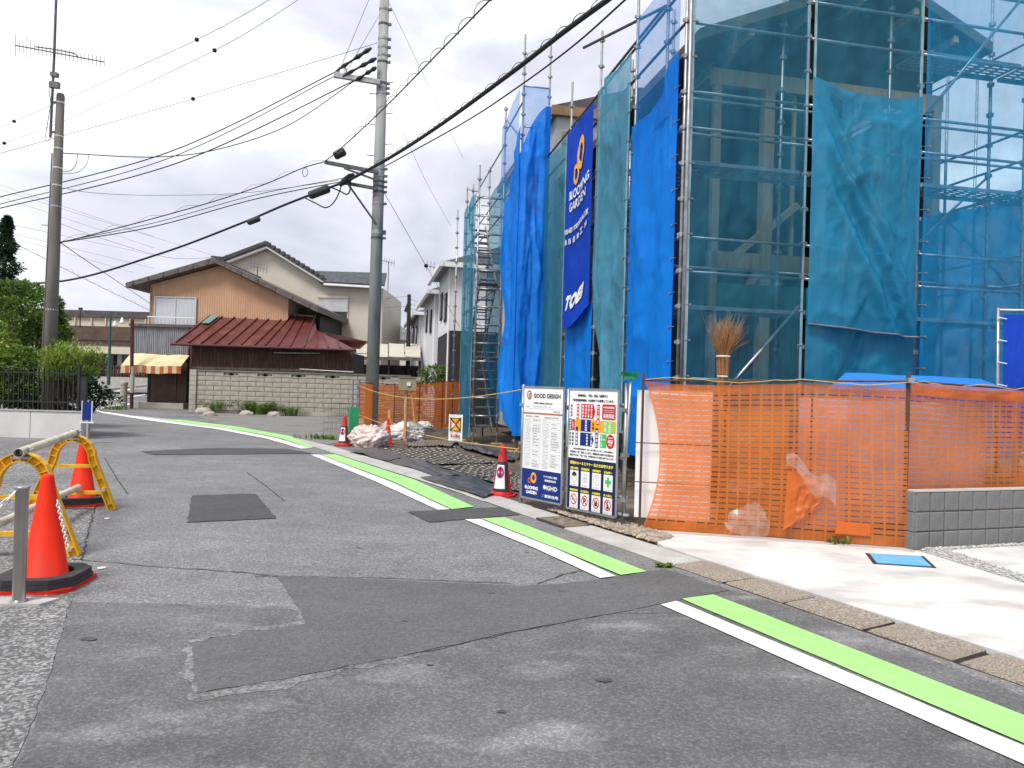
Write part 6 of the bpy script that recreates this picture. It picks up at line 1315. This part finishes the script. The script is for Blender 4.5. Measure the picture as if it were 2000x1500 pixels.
# plants and stones at its foot
def strap_plant(label, px, py, n, h, spread, seed, mat='grass'):
    p = G(px, py); t = thing('strap_plant', label, 'plant', p, 'plants along the block wall'); random.seed(seed); b = MB()
    for k in range(n):
        a = random.uniform(0, 6.28); r = random.random()*spread; q = p+V((math.cos(a)*r*1.6, math.sin(a)*r*.5, 0)); d = V((math.cos(a), math.sin(a)*.6, 0)); L_ = h*random.uniform(.6, 1.15); w = V((-d.y, d.x, 0))*.018
        m1, m2, tp_ = q+d*L_*.2+UP*L_*.6, q+d*L_*.5+UP*L_*.75, q+d*L_*.85+UP*L_*random.uniform(.35, .7); b.add([q-w, q+w, m1+w*1.3, m1-w*1.3, m2+w, m2-w, tp_], [(0, 1, 2, 3), (3, 2, 4, 5), (5, 4, 6)])
    b.build('leaves', M[mat], t)
strap_plant('clump of strap leaves at the left foot of the block wall', 425, 806, 150, .72, .42, 1); strap_plant('clump of strap leaves at the middle of the block wall', 505, 809, 170, .72, .5, 2); strap_plant('grey-green low plant right of the strap-leaved clumps', 566, 812, 130, .5, .3, 3)
strap_plant('small weeds at the street corner below the concrete stump', 226, 800, 60, .25, .4, 4); strap_plant('dry weeds beside the wire cage', 640, 858, 120, .16, .6, 5); strap_plant('thin weeds at the right foot of the orange net', 1652, 1066, 14, .13, .12, 7); strap_plant('tiny weed at the gutter joint by the trench patch', 1298, 1108, 26, .05, .05, 8)
for k, (px, py, s_) in enumerate(((398, 806, .25), (410, 812, .2), (474, 806, .32), (482, 810, .2), (535, 812, .2))):
    crumple('garden_rock', ('leftmost rock at the foot of the block wall', 'small rock right of the leftmost one by the wall', 'big pale rock between the two leafy clumps', 'flat rock in front of the big pale one', 'rock beside the grey-green low plant')[k], 'rock', G(px, py)-V((0, 0, .05)), (s_*1.3, s_*.8, s_*.7), k+11, M['block'], 3, .5, group='rocks along the block wall')
# ================================================================== cream gabled house behind
Y2 = 42.0
ch2 = thing('cream_house', 'cream two-storey house with dark tiled gable roof', 'house', P(600, 790, Y2)); A, Lf, Rt = P(525, 487, Y2), P(440, 521, Y2), P(637, 556, Y2); xr = P(748, 560, Y2).x; ze = P(690, 561, Y2).z
MB().prism([V((Lf.x-2, Y2, 0)), V((xr, Y2, 0)), V((xr, Y2, ze)), V((Rt.x, Y2, Rt.z)), V((A.x, Y2, A.z)), V((Lf.x-2, Y2, Lf.z-.6))], (0, 7, 0)).build('wall', M['cream'], ch2, fix=True)
for a, c in ((V((Lf.x-2, 0, Lf.z-.75)), A), (A, Rt)):
    MB().prism([V((a.x, Y2-.45, a.z)), V((c.x, Y2-.45, c.z)), V((c.x, Y2-.45, c.z+.12)), V((a.x, Y2-.45, a.z+.12))], (0, .3, 0)).build('bargeboard', M['pwhite'], ch2, fix=True)
    rfo = MB().prism([V((a.x, Y2-.5, a.z+.12)), V((c.x, Y2-.5, c.z+.12)), V((c.x, Y2-.5, c.z+.34)), V((a.x, Y2-.5, a.z+.34))], (0, 7.6, 0)).build('roof', M['rooftile'], ch2, fix=True)
    n = int((V(c)-V(a)).length/.32)
    for k in range(n): q = V(a).lerp(V(c), (k+.5)/n); MB().tube([V((q.x, Y2-.56, q.z+.3)), V((q.x, Y2-.3, q.z+.33))], .11, 6).build('verge_tile', M['rooftile'], rfo)
R0, R1 = P(604, 530, 45.5), P(752, 534, 45.5); E0_, E1_ = V((Rt.x-.2, Y2-.5, Rt.z+.08)), V((xr+.15, Y2-.5, ze+.08))
rf2 = MB().prism([E0_, E1_, V((R1.x+.1, 45.5, R1.z)), V((R0.x, 45.5, R0.z))], (0, .05, -.12)).build('roof', M['rooftile'], ch2, fix=True)
for k in range(9): f = (k+.3)/9; a, c = lerp(E0_, V((R0.x, 45.5, R0.z)), f), lerp(E1_, V((R1.x+.1, 45.5, R1.z)), f); MB().bar(a+UP*.05, c+UP*.05, .16, .07).build('tile_course', M['greytile'], rf2)
MB().bar(E0_-UP*.12+V((.2, -.05, 0)), E1_-UP*.12+V((0, -.05, 0)), .1, .12).build('eaves_gutter', M['pwhite'], ch2)
wo, a, c = window(ch2, 624, 584, 679, 622, Y2, pane='glass', mull=1); MB().box((a.x-.03, Y2-.12, lerp(a.z, c.z, .36)), (c.x+.03, Y2-.03, c.z+.03)).build('roller_shutter', M['alu'], ch2); MB().box((a.x-.1, Y2-.2, c.z+.02), (c.x+.1, Y2, c.z+.16)).build('shutter_box', M['cream'], ch2)
def aerial(label, base, top, y, boom, els, r=.025):
    t = thing('tv_aerial', label, 'aerial', P(*base, y)); MB().tube([P(*base, y), P(*top, y)], r, 5).build('mast', M['darksteel'], t); MB().tube([P(*boom[0], y), P(*boom[1], y)], r*.8, 5).build('boom', M['darksteel'], t)
    for k in range(els): q = lerp(P(*boom[0], y), P(*boom[1], y), k/(els-1)); MB().tube([q-V((.02, .0, .22)), q+V((.02, 0, .22))], r*.5, 4).build('element', M['darksteel'], t)
aerial('small television aerial on the peach house roof', (502, 545), (503, 522), 38, ((490, 518), (521, 526)), 6); aerial('small television aerial right of the cream house', (757, 590), (759, 512), 44, ((745, 508), (770, 514)), 6); aerial('small television aerial on the far white house', (856, 545), (857, 526), 33, ((834, 519), (868, 526)), 6)
# white houses at the back right
def wh(label, L0, L1, zt, dark, W_=6):
    O = V((-2.33, 26.4, 0)); t = thing('white_house', label, 'house', O+E1*L0, 'white houses in a row'); 
    def q(l, w, z): return O+E1*l+E2*w+UP*z
    lo = 3.55 if dark else 0
    if dark:
        MB().prism([q(L0, .002, 0), q(L0, W_, 0), q(L1, W_, 0), q(L1, .002, 0)], UP*lo).build('dark_wall', M['darkwall'], t, fix=True)
    MB().prism([q(L0, 0, lo), q(L0, W_, lo), q(L1, W_, lo), q(L1, 0, lo)], UP*(zt-lo)).build('wall', M['housewhite'], t, fix=True)
    rf_ = MB().prism([q(L0-.35, -.4, zt), q(L0-.35, W_+.4, zt), q(L0-.35, W_/2, zt+1.1)], E1*(L1-L0+.7)).build('roof', M['greytile'], t, fix=True)
    MB().prism([q(L0-.4, -.5, zt-.16), q(L0-.4, -.36, zt-.16), q(L0-.4, -.36, zt+.03), q(L0-.4, -.5, zt+.03)], E1*(L1-L0+.8)).build('eaves_gutter', M['pwhite'], rf_, fix=True)
    MB().prism([q(L0-.36, -.4, zt-.16), q(L0-.36, W_+.4, zt-.16), q(L0-.36, W_+.4, zt+.02), q(L0-.36, -.4, zt+.02)], E1*.06).build('fascia', M['pwhite'], rf_, fix=True)
    MB().tube([q(L0+.1, -.06, .1), q(L0+.1, -.06, zt-.1)], .04, 6).build('downpipe', M['pwhite'], t); MB().bar(q(L0-.015, .75, 3.5), q(L0-.015, .75, zt), .05, .05).build('corner_strip', M['darkwall'], t)
    n = 0
    for l, z in ((.35, 4.1), (.7, 4.3), (.55, 1.2)):
        ll = lerp(L0, L1, l); wo = MB().obox(q(ll, -.02, z+.45), E1*.4, E2*.03, UP*.55).build('window', M['iron'], t); MB().obox(q(ll, -.06, z+.45), E1*.33, E2*.006, UP*.47).build('pane', M['glass'], wo)
wh('nearest white house with black lower storey behind the far orange fence', 0, 4.6, 6.0, True); wh('second white house in the row, behind the black-based one', 5.6, 12.5, 5.7, False); wh('third white house in the row, farthest away', 14.5, 24, 5.6, False)
# far tile-roofed house, carport, far pole
fh = thing('tiled_house', 'distant house with grey tiled hip roof', 'house', P(790, 720, 58)); a, c, d = P(757, 665, 58), P(824, 665, 58), P(781, 636, 60)
MB().add([a, c, d, V((a.x, 66, a.z)), V((c.x, 66, c.z)), V((d.x, 64, d.z))], [(0, 1, 2), (0, 2, 5, 3), (1, 4, 5, 2), (3, 5, 4)]).build('roof', M['greytile'], fh); MB().box((a.x+.5, 58.3, 0), (c.x-.3, 65, a.z+.05)).build('wall', M['beige'], fh)
for k in range(11): f = k/10; q = lerp(a, c, f); MB().tube([q+V((0, -.02, .03)), q.lerp(d, .93 if .1 < f < .75 else .5)+UP*.04], .07, 5).build('tile_row', M['greytile'], fh)
ck = thing('carport', 'carport with pale translucent roof panels behind the pole', 'carport', P(760, 740, 38)); M['cpan'] = pm('carport_panel', (.55, .52, .42), (.46, .44, .37), 2, .5)
for k in range(4):
    x0, x1 = lerp(695, 822, k/4), lerp(695, 822, (k+1)/4); MB().prism([P(x0+1, 697, 37), P(x1-1, 699, 37), P(x1-1, 674, 41), P(x0+1, 672, 41)], (0, 0, .05)).build('roof_panel', M['cpan'], ck, fix=True)
MB().bar(P(693, 699, 37), P(824, 702, 37), .12, .16).build('roof_beam', M['eave'], ck); MB().bar(P(693, 687, 39), P(824, 690, 39), .1, .1).build('roof_beam', M['eave'], ck)
for x in (700, 760, 820): q = P(x, 700, 37.2); MB().tube([V((q.x, 37.2, 0)), q], .05, 8).build('post', M['iron'], ck)
MB().box((P(690, 700, 41.5).x, 41.5, 0), (P(826, 700, 41.5).x, 41.6, 2.6)).build('back_wall', M['darkwall'], ck)
tree('broadleaf_tree', 'small leafy shrub in front of the white houses', P(850, 760, 27)-UP*1.2, P(850, 733, 27), (.55, .4, .35), 1500, .06, 'leaf', 33, 'shrub', .03)
# ================================================================== utility poles
yp = 20.0; mb0 = P(727, 760, yp); mtop = P(752, -60, yp); mb0 = mb0+(mb0-mtop)*(mb0.z/(mtop.z-mb0.z)); mb0.z = 0
mp_ = thing('utility_pole', 'tall concrete utility pole with two arms in the middle', 'utility pole', mb0)
def mpz(px_y): f = (px_y+60)/820; 
def mpole(py): a, b = P(727, 760, yp), mtop; f = (760-py)/820; return lerp(a, b, f)
MB().tube([mb0, mpole(360), mtop], [.185, .155, .13], 20).build('pole', M['pole'], mp_, smooth=True)
for py in (18, 47, 76, 92, 108, 121, 163, 172, 182, 330, 344, 355, 365, 375, 398, 452, 456, 465):
    c = mpole(py); r = lerp(.185, .13, c.z/mtop.z)+.008; o = MB().lathe([(r-.012, -.03), (r, -.03), (r, .03), (r-.012, .03)], 16, c).build('band', M['darksteel'] if py % 2 else M['steel'], mp_)
    MB().obox(c+V((r+.03, -.03, 0)), (.05, 0, 0), (0, .03, 0), (0, 0, .03)).build('bolt', M['darksteel'], mp_)
for k, py in enumerate((160, 183, 221, 243, 281, 304)): c = mpole(py); s_ = -1 if k % 2 else 1; MB().tube([c+V((.13*s_, 0, 0)), c+V((.34*s_, -.05, .0))], .012, 5).build('step_bolt', M['darksteel'], mp_)
def arm(a, b, w=.09, brace=None, mat='steel'):
    o = MB().bar(a, b, w, w*1.2).build('arm', M[mat], mp_)
    if brace: MB().bar(brace[0], brace[1], .05, .05).build('arm_brace', M[mat], mp_)
    return o
UA = P(652, 145, yp-.25); arm(mpole(166)+V((0, -.2, 0)), UA, .11, (mpole(172)+V((0, -.2, 0)), lerp(mpole(166), UA, .4)+V((0, -.15, 0))))
LA = P(634, 316, yp-.25); arm(mpole(340)+V((0, -.2, 0)), LA, .08, (mpole(356)+V((0, -.2, 0)), P(672, 328, yp-.25)), 'darksteel')
LB = P(668, 356, yp-.3); arm(mpole(372)+V((0, -.2, 0)), LB, .07, (mpole(440)+V((0, -.15, 0)), P(680, 360, yp-.3)), 'darksteel')
INS = [((725, 92), (655, 138)), ((735, 112), (668, 148)), ((735, 130), (690, 158))]
for a, b in INS:
    A_, B_ = P(*a, yp-.3), P(*b, yp-.3); MB().tube([lerp(A_, B_, k/8) for k in range(9)], [.03, .07, .04, .07, .03, .03, .06, .03, .02], 8).build('insulator', M['wire'], mp_)
for x, y in ((660, 134), (674, 138)): q = P(x, y, yp-.25); MB().lathe([(.02, -.1), (.05, -.05), (.05, .05), (.02, .1)], 8, q).build('insulator', M['pwhite'], mp_)
# left pole with aerial mast
yl = 17.7; lt = P(117, 182, yl); lb = P(95, 760, yl); lb = lb+(lb-lt)*(lb.z/(lt.z-lb.z)); lb.z = 0
lp_ = thing('utility_pole', 'plain concrete pole at the left with aerial mast strapped on', 'utility pole', lb)
def lpole(py): a = P(95, 760, yl); return lerp(a, lt, (760-py)/578)
MB().tube([lb, lpole(500), lt-UP*.05, lt], [.158, .13, .09, .07], 20).build('pole', M['poleL'], lp_, smooth=True)
for py in (200, 266, 290, 328, 362, 403, 505, 605): c = lpole(py); r = lerp(.158, .09, c.z/lt.z)+.006; MB().lathe([(r-.012, -.018), (r, -.018), (r, .018), (r-.012, .018)], 16, c).build('band', M['alu'], lp_)
MB().tube([lpole(440)+V((-.15, 0, 0)), P(80, 439, yl)], .01, 5).build('step_bolt', M['steel'], lp_)
MB().tube([lpole(300)+V((-.12, -.05, 0)), lpole(740)+V((-.165, -.05, 0))], .016, 6).build('cable_guard', M['poleL'], lp_)
am = thing('aerial_mast', 'tall thin aerial mast with comb antenna beside the left pole', 'antenna', P(98, 270, yl-.1))
MB().tube([P(97, 268, yl-.1), P(104, 110, yl-.1), P(110, -80, yl-.1)], .03, 8).build('mast', M['darksteel'], am)
bm0, bm1 = P(28, 87, yl-.15), P(202, 120, yl-.15); MB().tube([bm0, bm1], .014, 6).build('boom', M['darksteel'], am); MB().tube([P(68, 90, yl-.15), P(104, 95, yl-.15), P(144, 103, yl-.15), P(150, 109, yl-.15)], .014, 6).build('boom_support', M['darksteel'], am)
for k in range(24):
    f = k/23; h = .24 if f > .2 else (.2+.3*(1 if k in (0, 3) else .4)); q = lerp(bm0, bm1, f); MB().tube([q-V((.005, -.02, h/2)), q+V((.005, -.02, h/2))], .006, 4).build('element', M['darksteel'], am)
for y_, w in ((145, .07), (165, .1)): q = P(105, y_, yl-.2); MB().obox(q, (w, .02, 0), (0, .05, 0), (0, 0, w*.75)).build('booster_box', M['poleL'], am)
for y_ in (200, 258): MB().bar(P(97, y_, yl-.1), lpole(y_)+V((-.05, -.05, 0)), .05, .04).build('bracket', M['darksteel'], am)
MB().tube([P(97, 162, yl-.2), P(94, 175, yl-.25), P(98, 200, yl-.2), P(88, 262, yl-.25), P(86, 272, yl-.25), P(92, 276, yl-.2), P(98, 270, yl-.2)], .008, 5).build('coax_cable', M['wire'], am)
# far poles
fp = thing('utility_pole', 'distant dark utility pole between the houses', 'utility pole', P(797, 745, 40)); a = P(797, 740, 40); a.z = 0; MB().tube([a, P(799, 575, 40)], [.14, .1], 10).build('pole', M['iron'], fp)
MB().bar(P(792, 600, 40), P(800, 603, 40), .1, .5).build('transformer', M['iron'], fp)
fp = thing('utility_pole', 'distant pole top with crossarm behind the peach house', 'utility pole', P(443, 560, 50)); MB().tube([P(441, 640, 50), P(443, 498, 50)], [.14, .12], 8).build('pole', M['pole'], fp); MB().bar(P(412, 501, 50), P(463, 505, 50), .1, .1).build('arm', M['iron'], fp)
# ================================================================== overhead cables
def cable(label, pts, r=.012, mat='wire', sag=0, group='overhead cables', n=14, name='cable'):
    out_ = []; p = [P(*q) for q in pts]
    if sag and len(p) == 2: out_ = sagline(p[0], p[1], sag, 24)
    elif len(p) == 2: out_ = [p[0].lerp(p[1], k/4) for k in range(5)]
    else:                                                    # smooth curve through the points
        for i in range(len(p)-1):
            a, b, c, d = p[max(i-1, 0)], p[i], p[i+1], p[min(i+2, len(p)-1)]
            for k in range(n): t = k/n; out_.append(.5*((2*b)+(c-a)*t+(2*a-5*b+4*c-d)*t*t+(3*b-a-3*c+d)*t**3))
        out_.append(p[-1])
    o = MB().tube(out_, r, 6).build(name, M[mat], smooth=True); tag(o, label, 'cable', group); return o, out_
def coil(par, pts, r, pitch, rw):                            # helical hanger wire round a cable
    b = []; acc = 0
    for a, c in zip(pts, pts[1:]):
        n = max(2, int((c-a).length/(pitch/8)))
        d = (c-a).normalized(); s_ = d.cross(UP).normalized(); u = s_.cross(d)
        for k in range(n): q = a.lerp(c, k/n); ph = 2*math.pi*acc/pitch; b.append(q+(s_*math.cos(ph)+u*(math.sin(ph)+.8))*r); acc += (c-a).length/n
    MB().tube(b, rw, 4, cap=False).build('spiral_hanger', M['wire'], par)
o, c1 = cable('thick black cable bundle crossing the picture to the top right', [(-60, 553, 30), (120, 549, 26), (310, 496, 24), (470, 436, 22), (560, 398, 21), (680, 352, 19.7)], .035); 
o, c1 = cable('thick black cable bundle from the pole up over the scaffold', [(676, 354, 19.7), (760, 308, 18), (860, 243, 15.8), (1000, 140, 13), (1100, 62, 11.3), (1195, -8, 10), (1330, -105, 8.6)], .045); coil(o, c1, .05, .55, .006)
o, c1 = cable('single black cable below the thick bundle, from pole to top right', [(752, 324, 19.8), (900, 242, 16), (1010, 170, 13.2), (1120, 88, 11.4), (1228, -8, 10), (1330, -100, 9)], .016)
o, c1 = cable('spiral-wrapped cable from the lower arm up to the top edge', [(634, 314, 19.75), (660, 294, 19), (745, 215, 16.5), (850, 108, 13.5), (955, 0, 11.3), (1050, -95, 9.8)], .014); coil(o, c1[18:], .06, .7, .006)
o, c1 = cable('cable from the lower arm down to the left pole', [(634, 315, 19.75), (590, 328, 19.6), (520, 358, 19.3), (420, 392, 19), (260, 437, 18.4), (116, 474, 17.7)], .014); coil(o, c1, .05, .9, .004)
cable('upper of the two thin cables from the second arm to the left pole', [(668, 348, 19.7), (500, 380, 19.2), (300, 435, 18.5), (118, 472, 17.7)], .009, 'wire')
cable('lower of the two thin cables from the second arm to the left pole', [(668, 354, 19.7), (500, 388, 19.2), (300, 442, 18.5), (118, 473, 17.7)], .013, 'wire')
for k, (pts, lb) in enumerate(([[(655, 139, 19.7), (330, 296, 21), (0, 384, 23), (-100, 408, 24)], 'topmost of four power lines running left from the upper arm'], [[(652, 148, 19.7), (330, 308, 21), (0, 398, 23), (-100, 422, 24)], 'second of four power lines running left from the upper arm'], [[(690, 157, 19.7), (345, 318, 21), (0, 406, 23), (-100, 428, 24)], 'third of four power lines running left from the upper arm'], [[(690, 158, 19.7), (560, 245, 20), (420, 292, 20), (300, 306, 19), (150, 300, 18), (120, 298, 17.8)], 'slack service cable from the upper arm to the left pole'])): cable(lb, pts, (.016, .012, .016, .012)[k])
def balls(o, pts, fr, r=.06):
    for f in fr: q = pts[int(f*(len(pts)-1))]; MB().lathe([(0, -r), (r*.7, -r*.7), (r, 0), (r*.7, r*.7), (0, r)], 10, q).build('marker_ball', M['wire'], o, smooth=True)
o, c1 = cable('thin high wire with small dark balls, upper one at top left', [(530, -5, 17), (383, 76, 19), (130, 191, 22), (26, 236, 24), (-80, 275, 26)], .007, 'wiregrey'); balls(o, c1, (.25, .75))
o, c1 = cable('thin high wire with small dark balls, lower one at top left', [(586, -5, 17), (418, 97, 19), (130, 232, 22), (7, 279, 24), (-80, 310, 26)], .007, 'wiregrey'); balls(o, c1, (.25, .75))
o, c1 = cable('thin wire with one dark ball leaving the tall pole to the left', [(738, 82, 19.8), (376, 192, 20), (130, 262, 21), (2, 298, 22), (-80, 320, 23)], .008, 'wiregrey'); balls(o, c1, (.25,))
cable('thin stay wire from the top edge down to the upper arm', [(722, -8, 19), (665, 130, 19.7)], .008, 'wiregrey'); cable('thin stay wire beside the tall pole going to the upper arm', [(742, 25, 19.8), (675, 140, 19.7)], .008, 'wiregrey')
for pts, lb in (([(760, 5, 20), (905, 310, 30)], 'faint guy wire from the pole top down to the right'), ([(757, 188, 20), (830, 350, 25), (880, 440, 30)], 'faint guy wire from mid pole down to the right')): cable(lb, pts, .006, 'wiregrey')
o, c1 = cable('guy wire with dark ball running down to the white house', [(750, 376, 20), (832, 519, 23), (858, 565, 24), (898, 640, 26)], .008, 'wiregrey'); balls(o, c1, (.34,), .07)
cable('drop cable from the left pole to the peach house eave', [(118, 474, 17.7), (170, 510, 24), (292, 592, 35.9)], .012); 
for k, (a, b) in enumerate((((0, 361), (300, 462)), ((0, 372), (420, 500)), ((0, 384), (300, 484)), ((20, 445), (300, 498)), ((20, 460), (300, 524)), ((30, 468), (260, 532)))):
    cable(('topmost', 'second', 'third', 'fourth', 'fifth', 'lowest')[k]+' of the faint distant wires sloping behind the left pole', [(a[0]-60, a[1]-20, 34), (*b, 44)], .008, 'wiregrey', group='faint distant wires behind the left pole')
o, c1 = cable('distant spiral-wrapped cable descending behind the left pole', [(-40, 440, 30), (116, 520, 33), (200, 562, 36), (292, 606, 40)], .012, 'wiregrey'); coil(o, c1, .07, 1.0, .005)
cable('wire pair leaving the distant crossarm to the left', [(418, 502, 50), (330, 503, 48), (200, 466, 44), (100, 430, 40)], .012, 'wiregrey')
for k in range(3): cable(('upper', 'middle', 'lower')[k]+' short distant wire right of the dark pole', [(799, 583+9*k, 40), (822, 592+9*k, 42)], .012, 'wiregrey', group='distant wires by the dark pole')
for k in range(2): cable(('upper', 'lower')[k]+' distant wire from the dark pole to the cream house', [(750, 584+18*k, 43), (772, 581+18*k, 42), (797, 578+20*k, 40)], .012, 'wiregrey', group='distant wires by the cream house')
# splice boxes on the cables
def splice(label, a, b, y, r, wins=False):
    A_, B_ = P(*a, y), P(*b, y); t = thing('splice_box', label, 'box', A_, 'cable splice boxes'); d = (B_-A_).normalized(); MB().tube([A_, A_+d*.05, B_-d*.05, B_], [r*.7, r, r, r*.7], 10).build('case', M['blackgloss'], t)
    if wins:
        for k in range(3): q = lerp(A_, B_, .3+.2*k)+V((-.02, -r*.75, r*.6)); MB().obox(q, d*.04, V((0, .01, 0)), UP*.03).build('window', M['framegrey'], t)
splice('black splice box hanging under the spiral-wrapped cable', (652, 305), (674, 294), 19.3, .115, True); splice('large black splice box on the thick bundle left of the pole', (603, 382), (643, 367), 20.2, .12); splice('small black splice box farther left on the thick bundle', (483, 435), (507, 426), 21.5, .09)
cable('looping black cable below the large splice box', [(595, 386, 20.4), (615, 396, 20.2), (637, 405, 20), (655, 390, 19.8), (668, 358, 19.7)], .018); cable('short black loop right of the large splice box', [(643, 364, 20.2), (662, 372, 20), (676, 379, 19.8), (683, 372, 19.7), (684, 350, 19.7)], .02)
MB().tube([P(662, 362, 19.7), P(672, 354, 19.7), P(684, 345, 19.7), P(690, 340, 19.6)], [.04, .1, .1, .04], 8).build('splice_sleeve', M['wire'], mp_)
cable('small round cable loop left of the lower arm', [(596, 326, 19.6), (590, 335, 19.6), (594, 345, 19.6), (600, 340, 19.6), (600, 332, 19.6), (596, 326, 19.6)], .008)
cable('thin loops of cable on the right side of the left pole', [(150, 300, 17.9), (148, 318, 17.8), (138, 332, 17.7), (122, 334, 17.7)], .007); cable('second thin cable loop on the right side of the left pole', [(172, 301, 18), (168, 320, 17.9), (150, 336, 17.8), (122, 338, 17.7)], .006)
cable('slack thin wire from left pole towards the tall pole', [(122, 366, 17.7), (180, 376, 18), (300, 381, 18.5), (480, 376, 19.2), (660, 352, 19.7)], .007, 'wiregrey')
